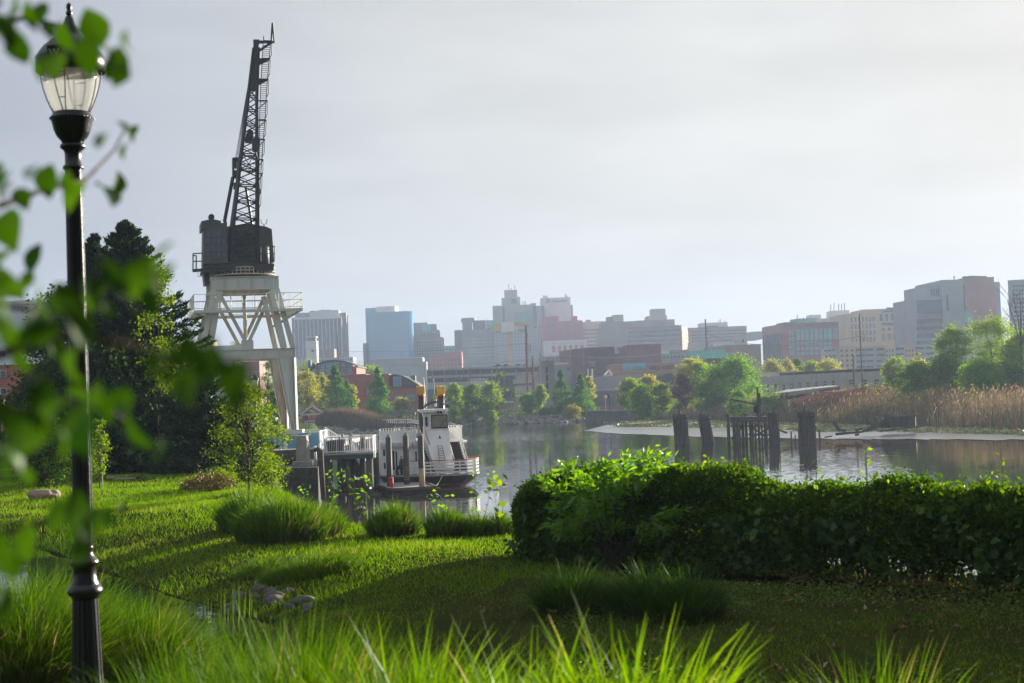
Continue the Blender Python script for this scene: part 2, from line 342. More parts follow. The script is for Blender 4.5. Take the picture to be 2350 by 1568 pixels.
# ================================================================ shared leaf, bark and metal materials
M_bark = mat('bark', (.10, .075, .055), .9, scale=6, bump=.5, bscale=30)
M_iron = mat('black_iron', (.012, .012, .013), .32, var=.15, scale=8, bump=.06, bscale=60)
M_rust = mat('rusty_metal', (.16, .08, .05), .8, scale=4)
LM_blade = leafmat('grass_blade', (.04, .12, .006), (.10, .20, .011), (.34, .27, .09), .38, .008, .4, 1.5)
LM_tuft = leafmat('tuft_blade', (.045, .13, .008), (.125, .235, .015), (.30, .24, .10), .40, .012, .4, 1.2)
LM_shade = leafmat('dark_tuft_blade', (.02, .065, .008), (.05, .12, .014), (.16, .17, .06), .3, .01, .4, 1.2)  # tuft colours darkened to paint in the shade of the hedge
LM_bright = leafmat('broad_grass_blade', (.07, .18, .008), (.17, .30, .014), (.42, .36, .12), .45, .010, .4, 2.0)
LM_thatch = leafmat('dead_thatch', (.10, .07, .03), (.22, .16, .07), None, .25, 0, .5, 2.0)
LM_lawn = leafmat('lawn_blade', (.075, .195, .009), (.19, .33, .017), (.38, .33, .09), .42, 0, .5, .45)
LM_hedge = leafmat('hedge_leaf', (.02, .065, .005), (.075, .16, .010), (.18, .26, .02), .58, .010, .3, .8)
LM_shrub = leafmat('shrub_leaf', (.08, .22, .016), (.17, .33, .025), None, .62, .03, .35, 1.0)
LM_near = leafmat('branch_leaf', (.008, .038, .003), (.055, .14, .008), None, .34, .02, .5, 4.0)
LM_cedar = leafmat('cedar_spray', (.014, .036, .014), (.032, .062, .018), (.06, .09, .02), .2, .01, .5, .5)
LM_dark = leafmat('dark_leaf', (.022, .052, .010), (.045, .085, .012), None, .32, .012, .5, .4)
LM_yell = leafmat('yellow_green_leaf', (.085, .17, .008), (.17, .26, .014), (.20, .17, .03), .5, .012, .45, .8)
LM_red = leafmat('russet_leaf', (.12, .055, .02), (.14, .15, .02), (.25, .09, .03), .35, .04, .45, 2.0)
rng = np.random.default_rng(11)
def text(name, s, size, o, u, m, parent, ext=.02, align='CENTER'):
    c = bpy.data.curves.new(name, 'FONT'); c.body = s; c.size = size; c.extrude = ext; c.align_x = align; c.align_y = 'CENTER'
    t = bpy.data.objects.new(name, c); COL.objects.link(t); bpy.context.view_layer.update()
    me = bpy.data.meshes.new_from_object(t.evaluated_get(bpy.context.evaluated_depsgraph_get())); bpy.data.objects.remove(t); me.name = name
    u = Vector(u).normalized(); n = Vector((u.y, -u.x, 0)); M = Matrix((u, Vector((0, 0, 1)), n)).transposed().to_4x4()
    og = ORG[parent.name]; M.translation = Vector(o)-og
    me.transform(M); return link(name, me, parent, m)
# ================================================================ LAMP POST
def lamp_post():
    D = 10.5; sc = F/D
    a = P(166, 300, D); gz = hz(a.x, a.y)
    lp = thing('lamp_post', 'tall black iron lamp post with glass acorn globe behind the blurred leaves', 'street lamp', (a.x, a.y, gz-.05))
    def z1(cy): return P(166, cy*.3294, D).z
    def z3(cy): return P(200, 1118.8+cy*.2865, D).z
    k1 = .3294/sc; k3 = .2865/sc; c = (a.x, a.y, 0)
    def lat(prof, kk, zz): return [(r*kk, zz(y)) for y, r in prof][::-1]
    MB().lathe(lat([(18,4),(30,16),(55,20),(75,14),(85,22),(100,22),(112,12)], k1, z1), c, 16).build('finial', M_iron, lp, True)
    MB().lathe(lat([(108,14),(120,26),(180,46),(230,68),(262,92),(285,135),(330,185),(370,215),(398,233),(402,237),(505,237),(510,225)], k1, z1), c, 40).build('lamp_roof', M_iron, lp, True)
    m, n, l = _nodes('globe_acrylic'); n.remove(n['Principled BSDF'])
    tr = n.new('ShaderNodeBsdfTransparent'); tl = n.new('ShaderNodeBsdfTranslucent'); df = n.new('ShaderNodeBsdfDiffuse'); gl = n.new('ShaderNodeBsdfGlossy')
    tl.inputs[0].default_value = (.8, .78, .72, 1); df.inputs[0].default_value = (.6, .58, .52, 1); gl.inputs['Roughness'].default_value = .12
    ms = [n.new('ShaderNodeMixShader') for _ in range(3)]
    for q, f in zip(ms, (.4, .5, .1)): q.inputs[0].default_value = f
    l.new(tl.outputs[0], ms[0].inputs[1]); l.new(df.outputs[0], ms[0].inputs[2]); l.new(tr.outputs[0], ms[1].inputs[1]); l.new(ms[0].outputs[0], ms[1].inputs[2])
    l.new(ms[1].outputs[0], ms[2].inputs[1]); l.new(gl.outputs[0], ms[2].inputs[2]); l.new(ms[2].outputs[0], n['Material Output'].inputs[0])
    MB().lathe(lat([(506,190),(560,188),(620,178),(690,158),(745,136),(792,112)], k1, z1), c, 40).build('globe', m, lp, True)
    for q in range(4):      # cage ribs, each a pair of straps with rungs
        th = -math.pi/2 - .12 + q*math.pi/2; R_ = lambda r, y, d: Vector((a.x+r*k1*math.cos(th+d), a.y+r*k1*math.sin(th+d), z1(y)))
        b = MB(); ys = [470, 505, 560, 620, 690, 745, 795]; rs = [214, 208, 204, 192, 170, 148, 122]
        for s_ in (-1, 1): b.tube([R_(r, y, s_*w_) for r, y, w_ in zip(rs, ys, (.19, .19, .19, .18, .15, .11, .08))], 4*k1, 6)
        for y, r, w_ in ((540, 205, .19), (705, 165, .145)): b.tube([R_(r, y, -w_), R_(r, y, w_)], 3.2*k1, 6)
        b.build('cage_rib', M_iron, lp, True)
    fr_u = Vector((1, -.17, 0)).normalized()
    pl = MB(); pc = Vector((a.x, a.y, 0))+Vector((fr_u.y, -fr_u.x, 0))*(236*k1)
    q0 = pc-fr_u*52*k1; q1 = pc+fr_u*52*k1; nn = Vector((fr_u.y, -fr_u.x, 0))*.012
    pl.hexa([Vector((p.x, p.y, z)) for z in (z1(475), z1(365)) for p in (q0+nn, q1+nn, q1-nn*3, q0-nn*3)]).build('medallion', M_iron, lp)
    Mw = mat('letter_silver', (.62, .60, .57), .4, .3)
    text('letter', 'W', 70*k1, (pc.x+nn.x*1.2, pc.y+nn.y*1.2, z1(418)), fr_u, Mw, lp, .004)
    MB().lathe(lat([(786,128),(796,134),(806,134),(812,142),(828,148),(838,146),(850,140),(905,128),(950,108),(985,78),(1000,70)], k1, z1), c, 40).build('cup', M_iron, lp, True)
    b = MB()
    for q in range(34):
        t = 2*math.pi*q/34; ctr = Vector((a.x+147*k1*math.cos(t), a.y+147*k1*math.sin(t), z1(828)))
        b.lathe([(.2*k1*9, -9*k1), (9*k1, 0), (.2*k1*9, 9*k1)], ctr, 6)
    b.build('bead_ring', M_iron, lp, True)
    MB().lathe(lat([(998,60),(1006,82),(1024,88),(1036,82),(1050,62),(1075,56),(1150,56),(1158,70),(1172,72),(1182,66)], k1, z1), c, 32).build('collar', M_iron, lp, True)
    n_ = 64; prof = [(22.4/sc, z3(470)), (21.0/sc, P(180, 700, D).z), (19.4/sc, z1(1180))]
    def fluted(prof, nf):
        b = MB(); o = 0
        for r, z in prof:
            for k in range(n_):
                t = 2*math.pi*k/n_; rr = r*(1-.09*(math.cos(t*nf) < -.2)); b.v.append((a.x+rr*math.cos(t), a.y+rr*math.sin(t), z))
        for i in range(len(prof)-1):
            for k in range(n_):
                k2 = (k+1) % n_; b.f.append((i*n_+k, i*n_+k2, (i+1)*n_+k2, (i+1)*n_+k))
        return b
    fluted(prof, 16).build('shaft', M_iron, lp)
    MB().lathe(lat([(455,72),(488,78),(500,70),(530,72),(560,88),(582,108),(596,114),(610,112),(625,96),(636,86),(700,90),(745,97),(765,108),(775,108),(785,122),(812,136),(830,140),(848,134),(870,112),(892,100)], k3, z3), c, 40).build('base_mouldings', M_iron, lp, True)
    fluted([(.16, gz+.12), (122*k3, z3(1500)), (99*k3, z3(885))], 16).build('base', M_iron, lp)
    MB().lathe([(.2, gz-.08), (.2, gz+.08), (.165, gz+.13)], c, 32).build('foot', M_iron, lp, True)
lamp_post()
# ================================================================ NEAR BRANCHES (out of focus)
def near_tree():
    t = thing('young_tree', 'young broadleaf tree reaching out-of-focus leafy twigs past the lamp post', 'tree', (-1.15, 1.9, hz(-1.15, 1.9)))
    gz = ORG[t.name].z
    MB().tube([(-1.15,1.9,gz),(-1.12,1.92,6.4),(-1.16,1.95,7.4),(-1.08,1.95,8.6)], [.035,.03,.022,.01], 10).build('trunk', M_bark, t, True)
    br = [[(-1.13,1.94,7.9),(-30,60,2.2),(60,40,2.3),(180,70,2.3),(260,120,2.4)], [(-1.14,1.94,7.35),(-20,480,2.2),(90,440,2.3),(200,410,2.4),(262,345,2.5),(285,300,2.5)],
          [(-1.14,1.94,7.1),(-20,700,2.0),(110,715,2.0),(230,670,1.9),(330,640,1.9),(365,590,1.9)], [(-1.13,1.93,6.95),(-20,820,1.6),(180,760,1.5),(390,820,1.5),(530,850,1.5)],
          [(-1.12,1.92,6.8),(-20,960,1.7),(120,930,1.7),(240,930,1.7),(310,985,1.7)], [(-1.12,1.92,6.5),(-20,1230,1.9),(100,1200,1.9),(200,1185,1.9)]]
    for b in br:
        pts = [Vector(b[0])]+[P(*q) for q in b[1:]]
        MB().tube(pts, [.008, .005, .004, .003, .002, .0015][:len(pts)], 6).build('twig', M_bark, t, True)
    lf = [(30,15,75,2.2),(70,40,70,2.2),(8,70,90,2.0),(45,112,80,2.1),(95,25,60,2.3),(215,62,85,2.3),(150,82,70,2.3),(120,140,95,2.1),(205,130,95,2.1),(262,152,85,2.2),(293,98,55,1.9),
          (285,294,42,2.5),(232,318,48,2.0),(284,345,44,2.4),(110,418,75,2.4),(165,455,95,2.2),(245,440,80,2.5),(50,455,55,2.3),(8,430,75,2.2),(22,525,100,2.2),(0,600,80,2.0),(18,650,90,2.0),(70,395,35,1.8),
          (365,590,90,1.7),(250,625,70,1.7),(320,640,100,1.8),(345,690,70,1.6),(275,655,80,1.7),(180,745,120,1.7),(70,755,100,1.8),(30,780,90,1.9),(100,700,90,1.9),(12,690,100,1.9),(150,690,90,1.9),(210,670,80,1.8),(45,820,80,2.0),(130,800,60,2.1),(20,720,90,1.7),(110,760,80,1.8),
          (380,850,95,1.35),(425,800,90,1.35),(465,845,120,1.3),(505,825,90,1.4),(535,870,95,1.4),(430,880,90,1.35),(350,840,70,1.4),(480,800,80,1.35),
          (130,945,120,1.6),(60,995,110,1.6),(15,955,110,1.7),(165,995,110,1.6),(225,905,90,1.7),(310,985,115,1.8),(250,940,90,1.6),(95,905,90,1.7),(200,1000,100,1.5),(20,1060,90,1.6),
          (60,1240,90,1.8),(130,1185,80,1.9),(180,1205,100,1.8),(222,1195,70,2.0),(175,1160,70,1.9),(105,1265,70,1.8),(10,1275,110,1.6),(250,1185,50,1.9),(195,1250,60,1.8),(8,1390,80,1.6)]
    V = []; Fc = []; r = random.Random(4)
    lf += [(x+r.uniform(-.7, .7)*s_, y+r.uniform(-.7, .7)*s_, s_*r.uniform(.5, .8), D*r.uniform(.92, 1.15)) for x, y, s_, D in lf if r.random() < .8]
    for (x, y, s, D) in lf:
        D *= .80; c = P(x, y, D); L_ = 1.15*s/F*D; a = Vector((r.uniform(-.5, .5), r.uniform(-.5, .5), r.choice((-1, -1, 1))*r.uniform(.5, 1))).normalized()
        n = Vector((r.uniform(-1.1, 1.1), -1+r.uniform(-.2, .8), r.uniform(-.3, 1.1))); n = (n-a*n.dot(a)).normalized(); sd = a.cross(n)
        o = len(V); wk = r.uniform(.6, 1.1); prof = [(-.5, 0), (-.3, .27*wk), (-.05, .37*wk), (.2, .27*wk), (.38, .12*wk), (.5, 0)]
        for i, (q, w_) in enumerate(prof):
            m_ = c+a*L_*q-n*L_*.6*(q*q); V += [m_, m_+sd*L_*w_+n*L_*.35*w_, m_-sd*L_*w_+n*L_*.35*w_]
        for i in range(5):
            A, B = o+i*3, o+i*3+3; Fc += [(A, A+1, B+1, B), (A, B, B+2, A+2)]
    b = MB(); b.v = [tuple(v) for v in V]; b.f = Fc; b.build('foliage', LM_near, t, True)
near_tree()
# ================================================================ ORNAMENTAL GRASS
def clump(label, x, y, rx, ry, h, n, wd, m, bend=(.25, .8), group=None, seed=0, wind=.25, name='ornamental_grass', segs=5, z=None):
    r = np.random.default_rng(seed); t = r.uniform(0, 2*np.pi, n); q = np.sqrt(r.uniform(0, 1, n))
    X = x+rx*q*np.cos(t); Y = y+ry*q*np.sin(t); Z = hgt(X, Y)-.03 if z is None else np.full(n, z)
    le = np.stack([np.cos(t)*q*1.2+r.normal(size=n)*.5+wind, np.sin(t)*q*1.2+r.normal(size=n)*.5], 1); le /= np.linalg.norm(le, axis=1, keepdims=True)
    hh = h*((.93 if y < 9 else 1.04) if segs >= 6 else 1)*((.38+.72*r.beta(3.6, 1.6, n)) if bend[0] < .7 else r.uniform(.55, 1.05, n))*(1-.5*q**2); be = r.uniform(bend[0], bend[1], n)*(.45+.7*q)
    root = thing(name, label, 'grass clump', (x, y, float(hgt(np.array([x]), np.array([y]))[0]) if z is None else z), group)
    k = r.uniform(0, 1, n) < .3; blades('dead_thatch', LM_thatch, root, np.stack([X, Y, Z], 1)[k], (hh*r.uniform(.3, .65, n))[k], np.full(k.sum(), wd), le[k], np.minimum(be*1.3, 1.4)[k], 3, seed+2)
    blades('leaf_blades', m, root, np.stack([X, Y, Z], 1), hh, wd*r.uniform(.45, 1.3, n), le, be, segs, seed+1, hs=.42 if bend[0] > .7 else .8)
    return root
def cx(x, y, D): return P(x, y, D).x
GR = 'ornamental grass clumps at the front edge'
for i, (x, D, rx, ry, h, n, wd, lb) in enumerate([
    (460, 7.4, .52, .5, 1.12, 4200, .0085, 'fine-bladed sunlit grass clump just right of the lamp post base'),
    (690, 6.6, .48, .5, 1.16, 5200, .009, 'fine-bladed grass clump below the stones at the pond'),
    (640, 8.2, .6, .5, 1.22, 5000, .0085, 'fine-bladed grass clump rising directly below the stones, behind its neighbours'),
    (950, 6.0, .52, .5, 1.22, 4800, .014, 'bright grass clump in the middle of the front row below the open lawn'),
    (1200, 5.5, .45, .45, 1.2, 3800, .017, 'broad-bladed bright grass clump below the lawn shadow'),
    (1440, 5.3, .38, .36, 1.32, 2500, .021, 'broad-bladed arching grass clump with the tallest blade tips of the front row'),
    (30, 15.0, .85, .7, 1.45, 3400, .011, 'grass clump at the corner left of the lamp post base'),
    (300, 15.6, .75, .6, 1.0, 2800, .011, 'grass clump close behind the lamp post base'),
    (130, 16.8, .9, .6, 1.2, 2600, .011, 'grass clump at the pond edge left of the lamp post'),
    (2010, 6.8, .42, .35, .84, 900, .010, 'sunlit grass clump alone at the bottom under the dark hedge'),
    (2290, 8.2, .28, .3, .66, 260, .010, 'small grass tuft in the bottom corner beyond the lone sunlit clump')]):
    clump(lb, cx(x, 1450, D), D, rx, ry, h, n, wd, LM_bright if wd > .012 else LM_blade, (.8, 1.7) if wd > .012 else (.35, 1.35), GR, 50+i*3, .08, segs=7 if wd > .012 else 6)
GB = 'ornamental grass clumps along the river bank'
for i, (x, D, rx, ry, h, n, wd, lb) in enumerate([
    (648, 28.9, .80, .65, 1.06, 3200, .021, 'largest tussock of grass on the bank in front of the dock'),
    (575, 31.0, .58, .55, 1.0, 1900, .021, 'grass tussock joined behind the largest one on the lawn side'),
    (735, 29.8, .45, .5, .8, 1000, .021, 'lower grass tussock on the water side of the largest one'),
    (905, 29.3, .45, .42, .80, 1500, .019, 'low rounded grass tussock below the floating dock'),
    (1025, 28.9, .33, .36, .72, 1100, .019, 'low grass tussock below the boat'),
    (1092, 28.7, .2, .26, .60, 500, .019, 'smaller yellowish grass tussock beside the one below the boat'),
    (1150, 28.6, .2, .24, .62, 550, .019, 'darker grass tussock next to the end of the hedge')]):
    clump(lb, cx(x, 1240, D), D, rx, ry, h, n, wd, LM_tuft, (.25, .8), GB, 120+i*3, .05, segs=4)
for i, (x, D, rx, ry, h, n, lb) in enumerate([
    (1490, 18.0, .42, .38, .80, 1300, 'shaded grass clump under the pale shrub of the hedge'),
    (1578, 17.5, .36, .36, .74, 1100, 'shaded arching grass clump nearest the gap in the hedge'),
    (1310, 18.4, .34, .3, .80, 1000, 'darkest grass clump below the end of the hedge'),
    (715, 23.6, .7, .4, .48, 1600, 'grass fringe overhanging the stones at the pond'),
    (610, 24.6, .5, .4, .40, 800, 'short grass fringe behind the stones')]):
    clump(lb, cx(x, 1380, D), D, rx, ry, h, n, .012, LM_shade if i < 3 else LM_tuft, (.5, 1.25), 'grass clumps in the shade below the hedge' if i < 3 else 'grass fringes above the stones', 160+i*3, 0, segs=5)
# cattail-like upright stems at the pond
clump('thin upright reed stems standing at the pond margin left of the stones', cx(440, 1380, 21), 21.0, .9, .5, .85, 130, .012, LM_tuft, (.02, .12), None, 190, 0, name='pond_reed', segs=3)
# ================================================================ LAWN GRASS
def lawn():
    r = np.random.default_rng(3); n = 560000
    D = 10+(62-10)*r.uniform(0, 1, n)**1.25; th = r.uniform(-.35, .36, n); X = D*np.tan(th); Y = D
    d = sdf(NB, X, Y); dp = sdf(POND, X, Y)
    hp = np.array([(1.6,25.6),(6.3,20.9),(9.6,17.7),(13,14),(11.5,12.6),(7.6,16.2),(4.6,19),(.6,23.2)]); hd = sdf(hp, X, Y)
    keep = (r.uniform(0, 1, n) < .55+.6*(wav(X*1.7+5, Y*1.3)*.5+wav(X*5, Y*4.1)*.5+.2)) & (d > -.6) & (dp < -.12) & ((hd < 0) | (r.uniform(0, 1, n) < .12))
    shade = (X > -1.2+(Y-18)*.35) & (Y < 22); keep &= ~shade | ((wav(X*3.1, Y*2.7)*.6+wav(X*7.3+1, Y*6.1)*.5+r.normal(size=n)*.25) > -.05)  # grass thinned over dark soil to deepen the hedge shade
    X, Y = X[keep], Y[keep]; n = len(X); Z = hgt(X, Y)
    sc = np.clip(Y/18, .8, 2.6); h = r.uniform(.03, .075, n)*np.clip(Y/22, .9, 1.7); wv = wav(X*4, Y*4); h *= (1+.4*wv)*np.where(r.uniform(0, 1, n) < .06, 1.8, 1)
    a = r.uniform(0, 2*np.pi, n); tip = np.stack([np.cos(a), np.sin(a), np.zeros(n)], 1)*(h*.55)[:, None]; tip[:, 2] = h
    b = r.uniform(0, 2*np.pi, n); sd = np.stack([np.cos(b), np.sin(b), np.zeros(n)], 1)*(.0045*sc)[:, None]
    p = np.stack([X, Y, Z-.01], 1); V = np.stack([p-sd, p+sd, p+tip], 1).reshape(-1, 3)
    o = link('lawn_grass', npmesh('lawn_grass', V, np.arange(3*n), 3), None, LM_lawn); o['kind'] = 'stuff'
lawn()
def groundcover():
    r = np.random.default_rng(8); n = 60000; Y = r.uniform(10, 20, n); X = r.uniform(.2, 6.2, n)*Y/13
    k = (wav(X*2.1+3, Y*2.3)+r.normal(size=n)*.4 > .1); X, Y = X[k], Y[k]; Z = hgt(X, Y)+r.uniform(.01, .12, len(X))
    o = leaves('weed_cover', leafmat('weed_leaf', (.05, .11, .015), (.15, .22, .04), (.30, .26, .14), .4, .01, .5, .7), None, np.stack([X, Y, Z], 1), .042, .026, .5, 9); o['kind'] = 'stuff'
groundcover()
def litter():
    r = np.random.default_rng(15); n = 1100; Y = r.uniform(11, 23, n); X = r.uniform(-.5, 7, n)*Y/15
    o = leaves('fallen_leaves', leafmat('dead_leaf', (.10, .05, .025), (.26, .16, .07), (.42, .36, .30), .15, .02, .6, 3.0), None, np.stack([X, Y, hgt(X, Y)+.03], 1), .07, .045, .8, 16); o['kind'] = 'stuff'
litter()
def flowers():
    m = mat('dandelion', (.75, .55, .02), .7)
    for i, (x, y) in enumerate([(1100, 1268), (1285, 1282), (1350, 1300), (990, 1297), (1690, 1445), (985,1290)]):
        p = G(x, y, 4.68); p.z = hz(p.x, p.y)
        f = thing('dandelion', 'tiny yellow dandelion flower in the mown lawn', 'flower', p, 'dandelions in the lawn')
        MB().tube([p, p+Vector((.01, 0, .06))], .003, 5).build('stem', LM_tuft, f); MB().lathe([(.004, 0), (.02, .008), (.018, .016), (.006, .02)], p+Vector((.01, 0, .06)), 9).build('flower_head', m, f)
flowers()
# ================================================================ HEDGE
HC = [Vector(q) for q in ((.12,24.45,0),(2.4,22.7,0),(4.2,21.2,0),(6.2,19.6,0),(8.2,17.6,0),(10.8,14.8,0),(12.5,12.8,0))]
def hedge():
    r = np.random.default_rng(21); seg = [(HC[i+1]-HC[i]).length for i in range(len(HC)-1)]; cum = np.concatenate([[0], np.cumsum(seg)]); tot = cum[-1]
    hx = np.array([q.x for q in HC]); hy = np.array([q.y for q in HC])
    h = thing('hedge', 'long clipped leafy hedge with sunlit top and see-through stems at the water edge', 'hedge', (.75, 24, hz(.75, 24)))
    def place(s, a, b):     # s along, a across in metres, b height in metres
        X = np.interp(s, cum, hx); Y = np.interp(s, cum, hy); dx = np.gradient(np.interp(np.linspace(0, tot, 200), cum, hx)); dy = np.gradient(np.interp(np.linspace(0, tot, 200), cum, hy))
        ux = np.interp(s, np.linspace(0, tot, 200), dx); uy = np.interp(s, np.linspace(0, tot, 200), dy); ln = np.hypot(ux, uy); nx, ny = -uy/ln, ux/ln
        X, Y = X+nx*a, Y+ny*a; return np.stack([X, Y, np.interp(X, [0, 3, 12], [4.62, 4.66, 4.78])+b], 1)
    H = lambda s: np.interp(s, [0, .35, .9, 3.4, 4.6, 9, 20], [.92, 1.16, 1.3, 1.3, 1.08, 1.06, 1.06])+.05*np.sin(s*2.3)+.05*np.sin(s*5.1+1)+.03*np.sin(s*13.7)
    n = 210000; s = r.uniform(-.02, 1, n)*10.5; s = np.where(r.uniform(0, 1, n) < .12, 10.5+r.uniform(0, 1, n)*(tot-10.5), s); Hs = H(s); wd = .72+.06*np.sin(s*3.1)
    t = r.uniform(0, 1, n); k = r.integers(0, 10, n); a = np.empty(n); b = np.empty(n)
    top = k < 4; a[top] = (r.uniform(-1, 1, n)*wd)[top]; b[top] = (Hs+.03-.24*np.abs(a/wd)**2.2)[top]-np.abs(r.normal(size=n)*.10)[top]+.03+np.where(r.uniform(0, 1, n) < .09, r.uniform(0, .16, n), 0)[top]
    side = (k >= 4) & (k < 9); sg = np.where(r.uniform(0, 1, n) < .55, -1, 1); hh = (Hs-.17)*(1-(1-t)**1.0*.98)
    a[side] = (sg*(wd*(.80+.2*np.sin(np.clip(hh/Hs, 0, 1)*2.4))-np.abs(r.normal(size=n))*.11))[side]; b[side] = hh[side]
    inn = k >= 9; a[inn] = (r.uniform(-.6, .6, n))[inn]; b[inn] = (Hs*r.uniform(.15, .95, n))[inn]
    # thinner towards the foot, with open holes between the stems
    hole = .5+.5*np.sin(s*2.05+1.1*np.sin(s*.9))*.6+.45*np.sin(s*7.3+b*6)+.25*r.normal(size=n)
    low = np.clip(1.05-b/(Hs*.62), 0, 1); keep = (low*(.62+.55*np.clip(s/7, 0, 1)) < .74+.42*hole*(1-.25*low)) | (b > Hs*.6)
    keep &= (b > .02+.08*r.uniform(0, 1, n)) & ~((s < .22) & (b < .35))
    end = s < .6; a = np.where(end, a*np.sqrt(np.clip((s+.15)/.75, .02, 1)), a)
    pts = place(s, a, b)[keep]; pts += r.normal(size=pts.shape)*.025
    leaves('foliage', LM_hedge, h, pts, .068, .038, .35, 22)
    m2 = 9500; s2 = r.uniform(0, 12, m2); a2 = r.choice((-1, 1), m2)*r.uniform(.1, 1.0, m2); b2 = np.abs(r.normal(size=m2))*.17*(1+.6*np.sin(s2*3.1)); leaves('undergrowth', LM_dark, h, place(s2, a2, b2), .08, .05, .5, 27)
    m3 = 2600; s3 = r.uniform(.3, 9.5, m3)**1.0; a3 = -(.74+r.uniform(-.12, .16, m3)); b3 = r.beta(1.3, 2.2, m3)*1.0; k3 = np.sin(s3*1.7)+np.sin(s3*4.1+b3*5) > -.1; leaves('broad_leaves', leafmat('broad_leaf', (.03, .085, .014), (.07, .15, .025), (.14, .22, .03), .4, .02, .4, 1.0), h, place(s3[k3], a3[k3], b3[k3]), .15, .10, .35, 28)
    st = MB(); q = random.Random(3); s0 = .35
    while s0 < 12.5:
        bs = place(np.array([s0]), np.array([q.uniform(-.2, .2)]), np.array([-.08]))[0]
        for j in range(q.randint(5, 9)):
            sp = s0+q.uniform(-.55, .55); ap = q.uniform(-.5, .5); hh_ = q.uniform(.75, 1.15)
            m_ = place(np.array([(s0*.5+sp*.5)]), np.array([ap*.45]), np.array([hh_*.45]))[0]; e_ = place(np.array([max(.1, sp)]), np.array([ap]), np.array([hh_]))[0]
            st.tube([bs+np.array([q.uniform(-.05, .05), q.uniform(-.05, .05), 0]), m_, e_], [.017*q.uniform(.7, 1.3), .010, .004], 5)
        s0 += q.uniform(.3, 1.3)
    st.build('stems', M_bark, h, True)
hedge()
def sprig(name, label, cat, base, tip, nleaf, L_, m, seed, group=None, spread=.5, wleaf=.5, stems=1, pair=True):
    """weed or shoot: stems with leaves set along them"""
    r = random.Random(seed); t = thing(name, label, cat, base, group); b = MB(); pts = []; ax = []
    for k in range(stems):
        bb = Vector(base)+Vector((r.uniform(-1, 1), r.uniform(-1, 1), 0))*spread*.35*(stems > 1); tt = Vector(tip)+Vector((r.uniform(-1, 1), r.uniform(-1, 1), r.uniform(-.4, .1)))*spread*(stems > 1)
        mid = (bb+tt)/2+Vector((r.uniform(-.05, .05), r.uniform(-.05, .05), 0))
        b.tube([bb, mid, tt], [.006, .004, .002], 6)
        for i in range(nleaf):
            q = 1-(i/nleaf)**1.2*.85; p = bb*(1-q)**2+mid*2*q*(1-q)+tt*q*q; th = i*2.4+r.uniform(-.4, .4); d = Vector((math.cos(th), math.sin(th), r.uniform(-.1, .5)))
            pts.append(p+d*L_*.5); ax.append(d)
    b.build('stem', M_bark, t, True); leaves('leaves', m, t, np.array(pts), L_, L_*wleaf, .55, seed, np.array(ax), .15, .15); return t
def hp3(x, y, D): return P(x, y, D)
for i, (x, y0, y1, D, lb) in enumerate([(1878, 1115, 1055, 20.4, 'short leafy shoot poking up from the hedge nearest the timber cluster'), (1980, 1115, 1035, 20.0, 'leafy shoot with big round leaves poking up from the hedge'), (2297, 1120, 1035, 18.6, 'tallest leafy shoot poking from the hedge near the photo edge')]):
    sprig('hedge_shoot', lb, 'shoot', hp3(x, y0+45, D), hp3(x+(8 if i == 1 else 0), y1, D), 8, .10, LM_shrub, 31+i, 'shoots growing out of the hedge', wleaf=.6)
sprig('weed_plant', 'tall leafy weed stem standing against the end of the hedge', 'weed', onground(1148, 1235, 28.3), P(1152, 1100, 28.3), 13, .15, LM_yell, 40, None, .2, .65, 2)
for i, (x, y, D, hgt_, n, lb) in enumerate([(700, 1180, 33.5, .45, 2, 'weed poking above the largest grass tussock'), (828, 1190, 31.3, .8, 5, 'bushy pale weed between the tussocks at the water'), (1090, 1200, 28.8, .95, 3, 'pale weed stem growing out of the yellowish tussock'), (1000, 1200, 30.5, .5, 3, 'small weed behind the tussock below the boat'), (760, 1190, 32.4, .8, 4, 'leafy weed beside the lower grass tussock')]):
    p = onground(x, y, D); p.z = max(p.z, 3.9); sprig('weed_plant', lb, 'weed', p, p+Vector((.05, 0, hgt_+.25)), 9, .11, LM_shrub, 60+i, 'weeds on the bank', .3, .6, n)
def pale_shrub():
    r = np.random.default_rng(33); t = thing('shrub', 'pale green long-leaved shrub spilling over the clipped hedge', 'shrub', onground(1400, 1280, 22.2)); q = random.Random(5)
    pts, ax = [], []; st = MB(); o = ORG[t.name]
    ends = [(1255,1115),(1300,1085),(1340,1100),(1380,1075),(1440,1062),(1485,1058),(1520,1062),(1560,1110),(1300,1150),(1340,1165),(1400,1150),(1470,1140),(1535,1170),(1560,1185),(1500,1190),(1440,1180),(1270,1220),(1300,1230),(1420,1215),(1490,1215),(1530,1225),(1380,1190),(1330,1205),(1450,1100),(1400,1110),(1590,1130),(1610,1120),(1280,1180)]
    for (x, y) in ends:
        e = P(x, y-14, q.uniform(21.6, 22.9)); b = Vector((o.x+q.uniform(-.15, .15), o.y+q.uniform(.0, .4), o.z)); mid = b.lerp(e, .6)+Vector((0, 0, .25)); st.tube([b, mid, e], [.012, .008, .003], 5)
        for k in range(130):
            u = q.uniform(.55, 1.08); p = b*(1-u)**2+mid*2*u*(1-u)+e*u*u; d = Vector((q.gauss(0, 1), q.gauss(0, 1), q.gauss(-.1, .4))).normalized()
            pts.append(p+d*q.uniform(.03, .2)); ax.append(d+(e-mid).normalized()*.8+Vector((0, 0, -.35)))
    st.build('stems', M_bark, t, True); leaves('foliage', LM_shrub, t, np.array(pts), .14, .042, .3, 34, np.array(ax), .12, .25)
pale_shrub()
